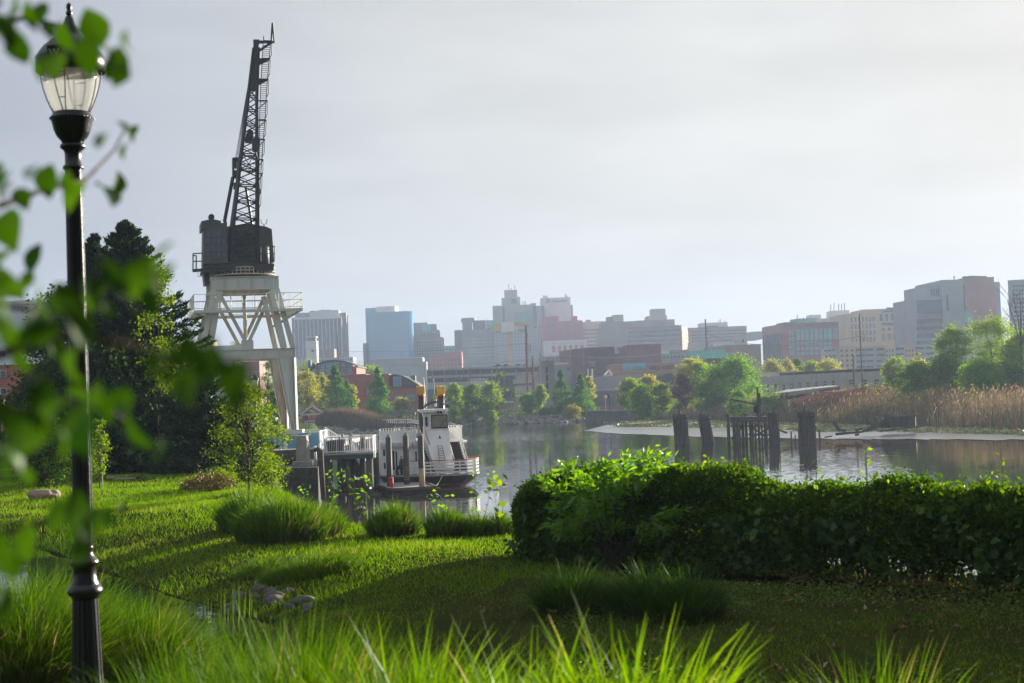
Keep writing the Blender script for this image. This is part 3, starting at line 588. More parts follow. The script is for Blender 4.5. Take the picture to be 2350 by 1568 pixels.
# ================================================================ STONES, BOULDER, LOG, ANIMAL, PATH
M_stone = mat('pond_stone', (.13, .12, .105), .9, scale=5, bump=.4, bscale=18, col2=(.06, .055, .048))
M_tan = mat('boulder_stone', (.30, .23, .16), .9, scale=3, bump=.4, bscale=12)
def rock(rx, ry, rz, seed, sub=3, flat=None):
    import bmesh
    bm = bmesh.new(); bmesh.ops.create_icosphere(bm, subdivisions=sub, radius=1); r = random.Random(seed); off = Vector((r.uniform(0, 50), r.uniform(0, 50), 0))
    from mathutils import noise
    for v in bm.verts:
        k = 1+.35*noise.noise(v.co*1.1+off)+.12*noise.noise(v.co*3+off); v.co = Vector((v.co.x*rx*k, v.co.y*ry*k, v.co.z*rz*k))
        if flat and v.co.z > flat: v.co.z = flat+(v.co.z-flat)*.08
    me = bpy.data.meshes.new('rock'); bm.to_mesh(me); bm.free(); me.polygons.foreach_set('use_smooth', [True]*len(me.polygons)); return me
def stones():
    r = random.Random(9); spots = []
    for i in range(34):
        x = r.uniform(470, 740); y = 1395-42*(1-abs((x-600)/150)) + r.uniform(-8, 14) if r.random() < .7 else r.uniform(1345, 1395)
        spots.append((x, y, r.uniform(8, 24)))
    for i, (x, y, s) in enumerate(spots):
        p = G(x, y, 4.5); p.z = hz(p.x, p.y); k = s/F*p.y
        o = link('stone', rock(k, k*.9, k*.62, i, 2), None, M_stone, (p.x, p.y, p.z+k*.15)); setp(o, 'grey rounded stone in the heap at the pond edge among grasses', 'stone', 'stones heaped at the pond edge')
stones()
p = onground(101, 1150, 45.5); o = link('boulder', rock(.44, .35, .27, 77, 4, .2), None, M_tan, (p.x, p.y, p.z+.1)); setp(o, 'flat-topped tan boulder lying on the lawn left of the lamp post', 'boulder')
p = onground(285, 1098, 57); q = onground(316, 1096, 57)
MB().tube([p+Vector((-.35, 0, .05)), p+Vector((0, 0, .05)), q+Vector((-.05, .02, .05))], [.05, .045, .035], 8).build('log', mat('pale_log', (.42, .32, .22), .85, scale=8), None, True, p)['label'] = 'pale thin log lying on the lawn in front of the dark trees'
bpy.data.objects['log']['category'] = 'log'
def animal(p):
    t = thing('groundhog', 'small brown furry animal hunched on the lawn at the end of the log', 'animal', p); import bmesh
    V = [(-.10,.02,.08),(-.03,.0,.13),(.05,-.01,.11),(.10,-.02,.055),(.135,-.025,.035),(-.17,.04,.04),(.075,.03,.03),(.08,.03,.005),(.08,-.06,.03),(.085,-.06,.005),(-.07,.06,.03),(-.05,.06,.006),(-.07,-.04,.03),(-.05,-.05,.006),(.10,0,.085),(.10,-.045,.085)]
    E = [(0,1),(1,2),(2,3),(3,4),(0,5),(2,6),(6,7),(2,8),(8,9),(0,10),(10,11),(0,12),(12,13),(3,14),(3,15)]; rad = [.075,.085,.065,.042,.022,.02,.022,.014,.022,.014,.03,.015,.03,.015,.012,.012]
    me = bpy.data.meshes.new('body'); me.from_pydata(V, E, []); o = link('body', me, t, mat('brown_fur', (.17, .085, .045), .95, scale=20))
    m = o.modifiers.new('skin', 'SKIN'); me.skin_vertices[0].data[0].use_root = True
    for i, r in enumerate(rad): me.skin_vertices[0].data[i].radius = (r, r)
    o.modifiers.new('sub', 'SUBSURF').levels = 2; o.modifiers['sub'].render_levels = 2
animal(q+Vector((.06, 0, 0)))
M_path = mat('concrete_path', (.42, .38, .33), .9, scale=2)
def path():
    b = MB(); pts = [(-13.5, 60), (-17, 73), (-21, 79), (-60, 88)]
    V = []
    for x, y in pts: V += [(x-1.6, y-2.2), (x+1.6, y+2.2)]
    for i in range(len(pts)-1):
        n = 12
        for k in range(n):
            q = []
            for (t, j) in ((k/n, 0), ((k+1)/n, 0), ((k+1)/n, 1), (k/n, 1)):
                a, c = V[2*i+j], V[2*i+2+j]; x = a[0]+(c[0]-a[0])*t; y = a[1]+(c[1]-a[1])*t; q.append((x, y, hz(x, y)+.03))
            b.add(q, [(0, 3, 2, 1)])
    b.build('path', M_path)['kind'] = 'structure'
path()
# ================================================================ TREES
PROF = {'round': lambda t: np.sin(np.pi*np.clip(t, 0, 1))**.55, 'cone': lambda t: (1-t)**.8*np.minimum(1, t*6+.45), 'vase': lambda t: (t+.25)**.6*np.clip((1.02-t)*3, 0, 1)**.6,
        'oval': lambda t: np.sin(np.pi*np.clip(t, 0, 1)**.8)**.7, 'col': lambda t: np.minimum(1, t*4+.4)*np.minimum(1, (1-t)*3+.12)}
def tree(name, label, base, h, cw, shape, lm, leaf, nl, seed, t0=.12, group=None, ncl=45, rc=.13, cat='tree', bark=None, flat=.65, depth=None, limbs=14, tr=None):
    r = np.random.default_rng(seed); base = Vector(base); t = thing(name, label, cat, base, group); dp = depth or cw
    tt = r.uniform(0, 1, ncl)**(1.25 if shape == 'cone' else .85); an = r.uniform(0, 2*np.pi, ncl); q = np.sqrt(r.uniform(.12, 1, ncl)); pr = PROF[shape](tt)
    C = np.stack([np.cos(an)*q*pr*cw*.5*(1-rc), np.sin(an)*q*pr*dp*.5*(1-rc), h*(t0+(1-t0)*(tt*(1-rc*.6)+rc*.3))], 1)
    sz = rc*cw*r.uniform(.6, 1.35, ncl)*(np.clip(pr, .3, 1) if shape == 'cone' else 1); k = r.integers(0, ncl, nl)
    p = C[k]+r.normal(size=(nl, 3))*(sz[k][:, None])*np.array([1, 1, flat])*.72
    if shape == 'cone': p[:, 2] -= np.hypot(p[:, 0]-C[k][:, 0], p[:, 1]-C[k][:, 1])*.25
    p[:, 2] = np.maximum(p[:, 2], .05); pw_ = p+np.array(base)
    b = MB(); tw = tr or max(.04, h*.018); top = h*(.9 if shape == 'cone' else .62)
    b.tube([base+Vector((0, 0, -.3)), base+Vector((r.normal()*h*.01, 0, h*.3)), base+Vector((r.normal()*h*.02, r.normal()*h*.02, top))], [tw, tw*.75, tw*.25], 8)
    for i in r.permutation(ncl)[:limbs]:
        c = Vector(C[i])+base; z = min(max(h*.12, C[i][2]*.6), top*.95); s = base+Vector((0, 0, z)); mid = s.lerp(c, .5)+Vector((0, 0, -h*.02))
        b.tube([s, mid, c], [tw*.45, tw*.28, tw*.1], 5)
    b.build('trunk', bark or M_bark, t, True); leaves('crown', lm, t, pw_, leaf, leaf*.62, .5, seed+1); return t
def cedar(label, base, h, w_, nb, per, seed, group, spray=.3, lm=None, t0=.02):
    r = np.random.default_rng(seed); base = Vector(base); t = thing('cedar_tree', label, 'tree', base, group)
    tt = r.uniform(0, 1, nb)**1.15; an = r.uniform(0, 2*np.pi, nb); Lb = w_*.5*((1-tt)**.8*np.minimum(1, tt*5+.6)+.012)*r.uniform(.5, 1.3, nb)
    z0 = h*(t0+(.97-t0)*tt); k = np.repeat(np.arange(nb), per); s = r.uniform(.12, 1, nb*per)**.75; R_ = Lb[k]*s
    up = .12+.35*tt[k]; X = np.cos(an[k])*R_; Y = np.sin(an[k])*R_; Z = z0[k]+Lb[k]*(-.18*s+up*s**2.2)
    sg = (.065*Lb[k]*(1.1-s))+.02; pts = np.stack([X, Y, Z], 1)+r.normal(size=(nb*per, 3))*sg[:, None]*np.array([1, 1, .55]); pts[:, 2] = np.clip(pts[:, 2], .1, h)
    ax = np.stack([np.cos(an[k]), np.sin(an[k]), .35+.9*tt[k]], 1)
    MB().tube([base+Vector((0, 0, -.3)), base+Vector((0, 0, h*.5)), base+Vector((0, 0, h*.93))], [h*.018, h*.012, .02], 8).build('trunk', M_bark, t, True)
    leaves('crown', lm or LM_cedar, t, pts+np.array(base), spray, spray*.28, .3, seed+1, ax, .1, .45)
    return t
GT = 'dark trees beyond the lawn'
cedar('tall dark cedar with the highest pointed top beside the crane', onground(306, 1095, 64), 10.6, 8.9, 850, 110, 201, GT)
cedar('dark cedar whose lower pointed top shows just right of the lamp post', onground(232, 1095, 67), 10.5, 7.2, 480, 110, 204, GT)
cedar('low spreading evergreen at the foot of the crane', onground(470, 1100, 60), 4.3, 4.6, 260, 95, 207, GT, .22)
cedar('low evergreen close under the crane legs behind the yellow-green tree', onground(545, 1080, 66), 3.6, 4.4, 220, 95, 208, GT, .22)
tree('dark_tree', 'dark broadleaf tree rising behind the lamp post beside the brick block', onground(150, 1080, 78), 8.6, 4.4, 'round', LM_dark, .22, 15000, 210, .1, GT, 60)
tree('dark_tree', 'lower dark broadleaf tree stepping down in front of the brick block', onground(112, 1080, 74), 4.9, 3.3, 'round', LM_dark, .2, 10000, 213, .05, GT, 50)
tree('dark_tree', 'dark bushy tree filling the foot of the tall cedar', onground(215, 1090, 62), 5.4, 5.4, 'round', LM_dark, .2, 13000, 216, .02, GT, 60)
tree('climbing_vine', 'sunlit yellow-green vine climbing over the tall cedar', onground(372, 1095, 61.0), 8.6, 1.9, 'oval', LM_yell, .13, 2300, 219, .34, None, 60, .13, 'vine', depth=1.0, limbs=4, tr=.03)
tree('shrub', 'large rounded shrub with sunlit top behind the lamp post', onground(105, 1128, 53), 2.4, 2.3, 'round', LM_dark, .11, 9000, 222, .0, None, 55, .14, 'shrub', limbs=8)
tree('shrub', 'shrub half hidden directly behind the lamp post', onground(165, 1128, 52), 2.0, 2.0, 'round', LM_tuft, .10, 5000, 225, .0, None, 45, .14, 'shrub', limbs=8)
for i, (x, y, D, h, w_) in enumerate([(8, 1035, 80, 1.9, 1.9), (40, 1035, 78, 1.7, 1.9), (45, 1058, 74, .95, 1.8)]):
    tree('clipped_bush', ['dark clipped round bush at the photo edge by the path', 'dark clipped round bush nearer the large shrub', 'low clipped bush in front of the round ones by the path'][i], onground(x, y, D), h, w_, 'round', LM_dark, .1, 4500, 230+i, .0, 'clipped bushes by the path', 50, .12, 'bush', limbs=5)
for i, (x, y, h, w_) in enumerate([(8.9, 18.9, 2.7, 3.0), (11.0, 17.6, 2.8, 3.2), (13.4, 15.8, 2.8, 3.2)]): tree('tall_shrub', ['tall shrub behind the hedge, first beyond the photo edge', 'tall shrub in the middle of its row behind the hedge', 'tall shrub last in its row behind the hedge'][i], (x, y, hz(x, y)), max(h, 7.45-hz(x, y)), w_, 'round', LM_dark, .12, 6500, 260+i*2, 0, 'tall shrubs behind the hedge', 50, .15, 'shrub', limbs=6)  # out-of-view shrubs added, sized so their shadow covers the lawn in front
for i, (x, y, h, w_) in enumerate([(-14, -3, 13, 9), (-7, -7, 13, 9), (1, -9, 14, 10), (9, -6, 13, 10), (15, 1, 12, 9), (12.5, 8, 12, 9), (17, 12.5, 12, 9)]): tree('shade_tree', ['leafy shade tree farthest out on the lamp side behind the viewpoint', 'leafy shade tree behind the viewpoint on the lamp side', 'leafy shade tree straight behind the viewpoint', 'leafy shade tree behind the viewpoint on the hedge side', 'leafy shade tree beside the viewpoint on the hedge side', 'leafy shade tree between the viewpoint and the end of the hedge', 'leafy shade tree beyond the end of the hedge'][i], (x, y, hz(x, y)), h, w_, 'round', LM_dark, .42, 13000, 270+i*3, .16, 'shade trees around the viewpoint', 60)  # out-of-view trees added to block sky light from the foreground
def sapling():
    t = tree('sapling', 'slender staked sapling with pale leaves right beside the lamp post', onground(228, 1120, 50.5), 2.35, .75, 'col', LM_yell, .10, 900, 240, .2, None, 26, .16, 'sapling', limbs=18, tr=.022)
    o = ORG[t.name]; MB().tube([o+Vector((.1, 0, -.1)), o+Vector((.1, 0, 1.15))], .022, 6).build('stake', mat('pale_stake', (.5, .42, .32), .8), t)
sapling()
tree('young_tree', 'airy yellow-green young tree in front of the crane legs', onground(572, 1150, 41), 2.95, 2.0, 'oval', LM_yell, .075, 5200, 243, .04, None, 80, .10, limbs=40, tr=.03)
tree('young_tree', 'loose yellow-green sapling leaning towards the dock', onground(625, 1140, 42), 1.75, 1.5, 'vase', LM_yell, .075, 1600, 246, .05, None, 40, .10, limbs=24, tr=.02)
for i, (x, y, D, h, w_, m) in enumerate([(470, 1130, 46.5, .5, 1.3, LM_red), (500, 1140, 45, .45, 1.1, LM_red), (440, 1128, 47.5, .3, .9, LM_red), (505, 1128, 47, .62, 1.0, LM_yell)]):
    tree('low_shrub', ['low russet shrub at the edge of the lawn, middle one of its row', 'russet shrub nearest the airy young tree', 'smallest russet shrub farthest out on the lawn', 'pale upright low shrub behind the russet ones'][i], onground(x, y, D), h, w_, 'round', m, .075, 1100, 250+i, 0, 'low shrubs at the lawn edge', 26, .15, 'shrub', limbs=20, tr=.012)
# ================================================================ GANTRY CRANE
M_pale = mat('pale_green_paint', (.53, .57, .53), .6, scale=.9, col2=(.46, .45, .38), bump=.05, bscale=3, stretch=(1, 1, .2))
M_pale2 = mat('weathered_paint', (.56, .54, .46), .7, scale=1.6, col2=(.34, .24, .15), stretch=(1, 1, .2))
M_boom = mat('dark_steel', (.012, .011, .011), .5, scale=3)
M_olive = mat('olive_steel', (.085, .08, .055), .6, scale=1.6, col2=(.045, .04, .028), stretch=(1, 1, .3))
M_dglass = mat('dark_glass', (.03, .045, .07), .08, scale=.8, spec=.6)
M_white = mat('white_paint', (.80, .80, .78), .5, var=.05, scale=2)
M_grail = mat('galvanised_rail', (.62, .63, .64), .45, .3, scale=4, var=.08)
def crane():
    fr = Fr(130, C3(155, 0)[0], .25); t = thing('gantry_crane', 'tall old portal crane with dark lattice boom on pale green splayed legs', 'crane', fr.w(4.5, 4, 3.4))
    U = lambda a, b, v=0: fr.pt(*C3(a, b), v)
    def W(a, b, v=0.0, dv=0.0):
        u, z = U(a, b, v); return fr.w(u, v+dv, z)
    uc = (U(205, 760)[0]+U(1003, 760)[0])/2; BK = 7.4; mir = lambda p: fr.w(2*uc-(p-fr.o).dot(fr.u), (p-fr.o).dot(fr.v), p.z)
    low = [(865,795),(1003,795),(1012,1080),(1024,1400),(985,1400),(915,1050),(885,880)]
    ptsF = [W(*q) for q in low]
    for side in (0, 1):
        for v0 in (0, BK):
            ps = [p+fr.v*v0 for p in ptsF]; ps = [mir(p) for p in ps] if side else ps
            b = MB().extr(ps[::-1] if side else ps, fr.v*.55)
            fl = [W(975,800), W(982,1080), W(1000,1400)]; fl = [p+fr.v*(v0-.1) for p in fl]; fl = [mir(p) for p in fl] if side else fl
            for i in range(2): b.bar(fl[i], fl[i+1], .05, .25)
            e = ps[1], ps[3]; b.bar(e[0]+fr.v*.3, e[1]+fr.v*.3, .1, .95); c = [ps[0], ps[6], ps[5], ps[4]]
            for i in range(3): b.bar(c[i]+fr.v*.3, c[i+1]+fr.v*.3, .1, .95)
            foot = (ps[3]+ps[4])/2+fr.v*.3; b.box(foot.x-.75, foot.x+.75, foot.y-.6, foot.y+.6, foot.z-.3, foot.z+.02)
            b.build('leg', M_pale if v0 == 0 else M_pale2, t)
    # upper splayed legs
    for side in (0, 1):
        for v0 in (.1, BK):
            for (a, c) in (((850,222),(985,715)), ((805,235),(915,715))):
                p, q = W(*a)+fr.v*v0, W(*c)+fr.v*v0
                if side: p, q = mir(p), mir(q)
                b = MB().bar(p, q, .34, .5, fr.v); b.bar(p-fr.v*.26, q-fr.v*.26, .44, .05, fr.v); b.build('upper_leg', M_pale if v0 < 1 else M_pale2, t)
    def zc(a, b): return U(a, b)[1]
    u0, u1 = U(215, 760)[0], U(1003, 760)[0]
    def ribbed(name, ua, ub, za, zb, v, n, along='u', m=M_pale):
        b = MB(); mk = (lambda p0, p1, q0, q1, z0, z1: b.fbox(fr, p0, p1, q0, q1, z0, z1)) if along == 'u' else (lambda p0, p1, q0, q1, z0, z1: b.fbox(fr, q0, q1, p0, p1, z0, z1))
        mk(ua, ub, v+.12, v+.40, za+.06, zb-.06); mk(ua-.03, ub+.03, v, v+.52, zb-.06, zb); mk(ua-.03, ub+.03, v, v+.52, za, za+.06)
        for i in range(n+1):
            x = ua+(ub-ua)*i/n; mk(max(ua, x-.025), min(ub, x+.025), v+.01, v+.12, za+.06, zb-.06)
        return b.build(name, m, t)
    mz0, mz1 = zc(930, 797), zc(930, 716)
    ribbed('mid_girder', u0, u1, mz0, mz1, -.05, 6); ribbed('mid_girder', u0, u1, mz0, mz1, BK, 6, m=M_pale2)
    for uu in (u0, u1-.52): ribbed('mid_girder', .5, BK-.02, mz0+.01, mz1-.01, uu, 4, 'v', M_pale2)
    h0, h1 = U(305, 170)[0], U(868, 170)[0]; hz0, hz1 = zc(590, 226), zc(590, 117)
    ribbed('head_beam', h0, h1, hz0, hz1, 0, 5); ribbed('head_beam', h0, h1, hz0, hz1, BK, 5, m=M_pale2)
    for uu in (h0, h1-.52): ribbed('head_beam', .54, BK-.02, hz0+.01, hz1-.01, uu, 4, 'v')
    for v0 in (.2, BK+.1):
        for s_ in (0, 1):
            p, q = W(375,262)+fr.v*v0, W(606,690)+fr.v*v0
            if s_: p, q = fr.w(2*U(606,690)[0]-(p-fr.o).dot(fr.u), v0, p.z), q+fr.u*.02
            MB().bar(p, q, .28, .3, fr.v).build('brace', M_pale if v0 < 1 else M_pale2, t)
        g = W(606, 690)+fr.v*(v0-.2); MB().fbox(fr, (g-fr.o).dot(fr.u)-.5, (g-fr.o).dot(fr.u)+.5, v0-.2, v0-.14, mz1, mz1+.75).build('gusset', M_pale, t)
    pz = zc(600, 398); pu0, pu1 = U(155, 410)[0], U(1055, 372)[0]; b = MB()
    for (a, c, d, e) in ((pu0, pu1, -1.1, .0), (pu0, pu1, BK+.3, BK+1.3), (pu0, pu0+1.3, 0, BK+.3), (pu1-1.3, pu1, 0, BK+.3)): b.fbox(fr, a, c, d, e, pz-.22, pz)
    pf = b.build('platform', M_pale, t)
    for s_ in (-1, 1):
        for vv in (0, BK):
            uu = pu0 if s_ < 0 else pu1; b = MB().bar(fr.w(uu+(-s_)*.2, vv, pz-.22), fr.w(uu-s_*1.7, vv, pz-1.1), .12, .15); b.build('bracket', M_pale2, t)
    def railing(p, q, h, n, parent, m, rails=(1, .55, .1), r=.025, nm='railing'):
        b = MB(); p, q = Vector(p), Vector(q)
        for i in range(n+1):
            x = p.lerp(q, i/n); b.tube([x, x+Vector((0, 0, h))], r, 5)
        for k in rails: b.tube([p+Vector((0, 0, h*k)), q+Vector((0, 0, h*k))], r, 5)
        return b.build(nm, m, parent)
    crane.railing = railing
    rh = zc(1050, 240)-zc(1050, 370)
    for a, c, n in (((pu0, -1.08), (pu1, -1.08), 9), ((pu0, BK+1.28), (pu1, BK+1.28), 9), ((pu0, -1), (pu0, BK+1.2), 9), ((pu1, -1), (pu1, BK+1.2), 9), ((pu0+1.3, .0), (pu1-1.3, .0), 7), ((pu1-1.3, .1), (pu1-1.3, BK), 7)):
        railing(fr.w(a[0], a[1], pz), fr.w(c[0], c[1], pz), rh, n, pf, M_pale)
    p = W(578, 262, 3.8); q = W(590, 640, 3.8); MB().tube([p, q], .16, 10).build('centre_pipe', M_pale2, t, True)
    MB().lathe([(.5, -.15), (.5, .05), (.3, .1)], p, 12).build('pipe_cap', M_pale2, t)
    # ---- slewing upper works, pixel grid of the second crop on planes of constant v
    CV = 3.7
    def Q(a, b, v=CV):
        u, z = fr.pt(*C2(a, b), v); return fr.w(u, v, z)
    def slab(name, pts, v0, v1, m, par=t, ref=None):
        ps = [Q(a, b, ref if ref is not None else v0) for a, b in pts]; ps = [p+fr.v*(v0-(ref if ref is not None else v0)) for p in ps]
        return MB().extr(ps, fr.v*(v1-v0)).build(name, m, par)
    l_, r_ = Q(195, 1475), Q(570, 1475); c = (l_+r_)/2; rad = (r_-l_).length/2
    za, zb = Q(380, 1492).z, Q(380, 1452).z; cz = Vector((c.x, c.y, 0))
    MB().lathe([(rad*.80, za-.35), (rad*.80, zb+.02)], cz, 40).build('turntable', M_boom, t)
    b = MB()
    for zz in (za+.02, (za+zb)/2, zb-.03): b.lathe([(rad*.97, zz), (rad, zz), (rad, zz+.07), (rad*.97, zz+.07)], cz, 40)
    for k in range(48):
        th = 2*math.pi*k/48; p = cz+Vector((math.cos(th)*rad*.99, math.sin(th)*rad*.99, 0)); b.bar(p+Vector((0, 0, za)), p+Vector((0, 0, zb)), .06)
    b.build('roller_ring', M_pale2, t)
    slab('deck_frame', [(160,1458),(562,1456),(566,1418),(165,1418)], 1.0, 6.4, M_boom)
    slab('counterweight', [(160,1457),(200,1457),(200,1532),(171,1538)], 3.5, 6.0, M_boom)
    hs = slab('machinery_house', [(300,1445),(478,1448),(566,1408),(552,1222),(520,1207),(478,1200),(420,1186),(300,1206)], 2.4, 7.6, M_olive)
    slab('house_panel', [(520,1272),(553,1270),(560,1392),(528,1392)], 2.34, 2.41, M_olive, hs)
    for i in range(5): slab('louvre', [(345,1230+i*36),(425,1230+i*36),(425,1248+i*36),(345,1248+i*36)], 2.33, 2.41, M_boom, hs)
    slab('lower_panel', [(330,1412),(445,1408),(445,1446),(330,1448)], 2.0, 2.41, M_olive, hs)
    q0 = Q(484, 1362, 2.1); MB().lathe([(.42, -1), (.5, -.96), (.5, .62), (.42, .66)], q0+fr.u*.3, 20).build('winch_housing', M_olive, hs, True)
    cab = slab('cab', [(160,1420),(303,1416),(297,1178),(262,1188),(176,1216),(163,1228)], .6, 3.4, M_olive)
    slab('cab_roof', [(151,1224),(151,1176),(190,1167),(228,1166),(262,1174),(262,1190),(176,1217)], 1.2, 4.6, M_olive, cab)
    for i in range(4):
        for j in range(4):
            x0 = 174+i*31; y0 = 1228+j*41; sl = .02*i
            slab('window', [(x0+1,y0+39),(x0+28,y0+38),(x0+28,y0+2),(x0+1,y0+3)], .55, .62, M_dglass, cab)
    slab('skirt', [(172,1446),(300,1444),(300,1421),(172,1423)], .8, 2.4, M_boom, cab)
    b = MB()
    for (a, d) in (((103,1361),(163,1358)), ((103,1405),(163,1404)), ((103,1361),(103,1462)), ((121,1372),(121,1462)), ((103,1372),(121,1372))): b.bar(Q(*a, 1.4), Q(*d, 1.4), .09)
    b.bar(Q(100, 1458, 1.4), Q(168, 1454, 1.4), .7, .22); b.bar(Q(131, 1466, 1.4), Q(131, 1492, 1.4), .03); b.bar(Q(131, 1492, 1.4), Q(160, 1492, 1.4), .03); b.build('balcony', M_boom, t)
    b = MB()
    for (a, d) in (((475,1322),(568,1319)), ((475,1362),(568,1359)), ((568,1319),(568,1405)), ((489,1322),(489,1405)), ((530,1340),(568,1320)), ((540,1385),(568,1360))): b.bar(Q(*a, 1.3), Q(*d, 1.3), .06)
    b.build('house_railing', M_olive, t)
    hc = Q(208, 1152, 2.0); b = MB(); n = 20; ring = [hc+fr.u*math.cos(6.283*k/n)*.26+Vector((0, 0, math.sin(6.283*k/n)*.26)) for k in range(n)]
    b.extr(ring, fr.v*.4); b.bar(hc+Vector((0, 0, -.25)), Q(208, 1188, 2.0), .08); b.bar(Q(196,1178,2), Q(220,1178,2), .06); b.build('horn', M_boom, t)
    MB().lathe([(.12, 0), (.16, .02), (.1, .05)], (0, 0, 0), 12).build('tmp', M_pale, t); bpy.data.objects.remove(bpy.data.objects['tmp'])
    b = MB(); pts = [Q(490,1165,3), Q(492,1185,3), Q(508,1198,3), Q(523,1185,3), Q(525,1163,3)]; b.tube(pts, .035, 6); b.bar(Q(508,1198,3), Q(508,1206,3), .1); b.build('lamp_yoke', M_boom, t)
    # ---- boom
    vb = lambda b: .9-(1390-b)/1245*4.6          # leans towards the viewer
    def lerp(tab, y):
        return float(np.interp(y, [q[1] for q in tab], [q[0] for q in tab]))
    Lc = [(450,180),(415,500),(372,850),(338,1150),(318,1392)]; Rc = [(478,180),(468,480),(472,900),(473,1150),(474,1392)]
    ys = [1392-(1392-185)*(1-(1-k/27)**1.35)**1 if False else 1392-(1392-185)*(k/27)**.86 for k in range(28)]
    dp = lambda y: .45+1.15*(y-180)/1210
    nodes = [[Q(lerp(Lc, y), y, vb(y)), Q(lerp(Rc, y), y, vb(y)), Q(lerp(Rc, y), y, vb(y))+fr.v*dp(y), Q(lerp(Lc, y), y, vb(y))+fr.v*dp(y)] for y in ys]
    b = MB()
    for i in range(27):
        for k in range(4): b.bar(nodes[i][k], nodes[i+1][k], .24-.08*i/27, .24-.08*i/27)
    bm = b.build('boom', M_boom, t)
    b = MB()
    for i in range(27):
        w_ = .10-.03*i/27
        for k in range(4):
            k2 = (k+1) % 4; s_ = (i+k) % 2
            b.bar(nodes[i][k2 if s_ else k], nodes[i+1][k if s_ else k2], w_, w_)
            if i % 2 == 0: b.bar(nodes[i][k], nodes[i][k2], w_, w_)
            if k == 0 and i < 18: b.bar(nodes[i][1], nodes[i+1][0], .05, .05)
    b.build('lacing', M_boom, bm)
    slabp = lambda pts, v, th: MB().extr([Q(x, y, v) for x, y in pts], fr.v*th)
    slabp([(450,182),(478,182),(472,430),(430,430)], vb(300), .5).build('head_plate', M_boom, bm)
    slabp([(448,140),(482,140),(482,158),(476,180),(450,180)], vb(160), .5).build('head_sheave', M_boom, bm)
    slabp([(404,722),(404,690),(420,650),(446,660),(446,722)], vb(690)+.2, .9).build('boom_platform', M_boom, bm)
    b = MB(); v = vb(150)
    for (a, d, w_) in (((478,158),(567,155),.16), ((476,210),(552,158),.14), ((548,158),(555,46),.12), ((566,156),(556,46),.12), ((508,155),(507,122),.1), ((510,146),(548,148),.06)): b.bar(Q(*a, v), Q(*d, v), w_)
    b.build('tip_arm', M_boom, bm)
    LS = [(503,145),(497,260),(489,400),(482,600),(479,900),(474,1150)]; RS = [(550,150),(541,250),(529,400),(517,600),(497,850),(482,1090)]
    b = MB(); y = 150
    for i in range(78):
        vv = vb(y)-.1; a, d = Q(lerp(LS, y), y, vv), Q(lerp(RS, y)-4, y, vv); b.bar(a, d, .035)
        y2 = y+12; b.bar(a, Q(lerp(LS, y2), y2, vb(y2)-.1), .05); b.bar(d, Q(lerp(RS, y2)-4, y2, vb(y2)-.1), .05); y = y2
    b.build('ladder', M_boom, bm)
    b = MB()
    for i, y in enumerate((150, 255, 370, 490, 600, 710, 825, 905, 1000)):
        vv = vb(y); x1 = lerp(RS, y)+4; xr = lerp(Rc, y)
        if y in (255, 370): b.extr([Q(xr, y-8, vv), Q(x1, y-8, vv), Q(x1-3, y, vv), Q(xr, y+32, vv)], fr.v*.4)
        else: b.bar(Q(xr, y, vv), Q(x1, y, vv), .1); b.bar(Q(xr, y+50, vv), Q(x1, y, vv), .07)
        for dy in (78,): b.bar(Q(x1, y+2, vv), Q(lerp(RS, y+dy)+7, y+dy, vv), .06); b.bar(Q(lerp(RS, y+dy)+7, y+dy, vv), Q(lerp(RS, y+dy+20)-2, y+dy+20, vv), .06)
    b.build('ladder_bracket', M_boom, bm)
    v = vb(160)-.4
    hb = slabp([(443,765),(440,712),(452,694),(476,694),(486,712),(483,765),(474,778),(452,778)], v, .55).build('hook_block', M_boom, t)
    b = MB().bar(Q(463,778,v)+fr.v*.25, Q(466,812,v)+fr.v*.25, .12)
    b.tube([Q(466,806,v), Q(472,822,v), Q(464,832,v), Q(455,822,v)], .06, 6); b.build('hook', M_boom, hb)
    b = MB()
    for dx in (-8, 0, 8): b.tube([Q(466+dx, 696, v), Q(466+dx*.6, 182, v)], .025, 4)
    b.build('hoist_cable', M_boom, t)
    b = MB()
    for i in range(5): b.tube([Q(345+i*6, 815, 2.0), Q(417+i*2, 400-i*6, vb(400)+.3)], .022, 4)
    b.build('luffing_cable', M_boom, t)
    b = MB()
    for (x0, x1, y0, y1) in ((329,372,812,828), (329,342,828,870), (345,352,828,872), (357,363,828,868), (330,365,885,925), (336,364,955,988)): b.extr([Q(x0,y1,2), Q(x1,y1,2), Q(x1,y0,2), Q(x0,y0,2)], fr.v*.9)
    b.bar(Q(334,870,2), Q(334,930,2), .2); b.bar(Q(360,830,2), Q(352,990,2), .15); b.build('a_frame_head', M_boom, t)
    b = MB().bar(Q(330,925,2.0), Q(282,1180,3.4), .22); b.bar(Q(348,985,2.2), Q(318,1205,2.6), .16); b.bar(Q(362,985,2.6), Q(338,1205,2.8), .12)
    for i in range(12): b.bar(Q(346-i*2.4, 1000+i*17, 2.3), Q(360-i*2.0, 1000+i*17, 2.6), .06)
    b.bar(Q(405,985,4.5), Q(440,1200,6), .2); b.bar(Q(395,930,4.0), Q(330,930,3.0), .15); b.build('backstay', M_boom, t)
    sc_ = Q(420, 850, vb(850)+.6); b = MB(); n = 28
    for k in range(n):
        a0, a1 = 6.283*k/n, 6.283*(k+1)/n; rr = .68; f = lambda a: sc_+fr.u*math.cos(a)*rr+Vector((0, 0, math.sin(a)*rr)); b.bar(f(a0), f(a1), .1)
    for k in range(6): b.bar(sc_, sc_+fr.u*math.cos(k*1.047)*.68+Vector((0, 0, math.sin(k*1.047)*.68)), .06)
    b.build('sheave', M_boom, bm)
crane()
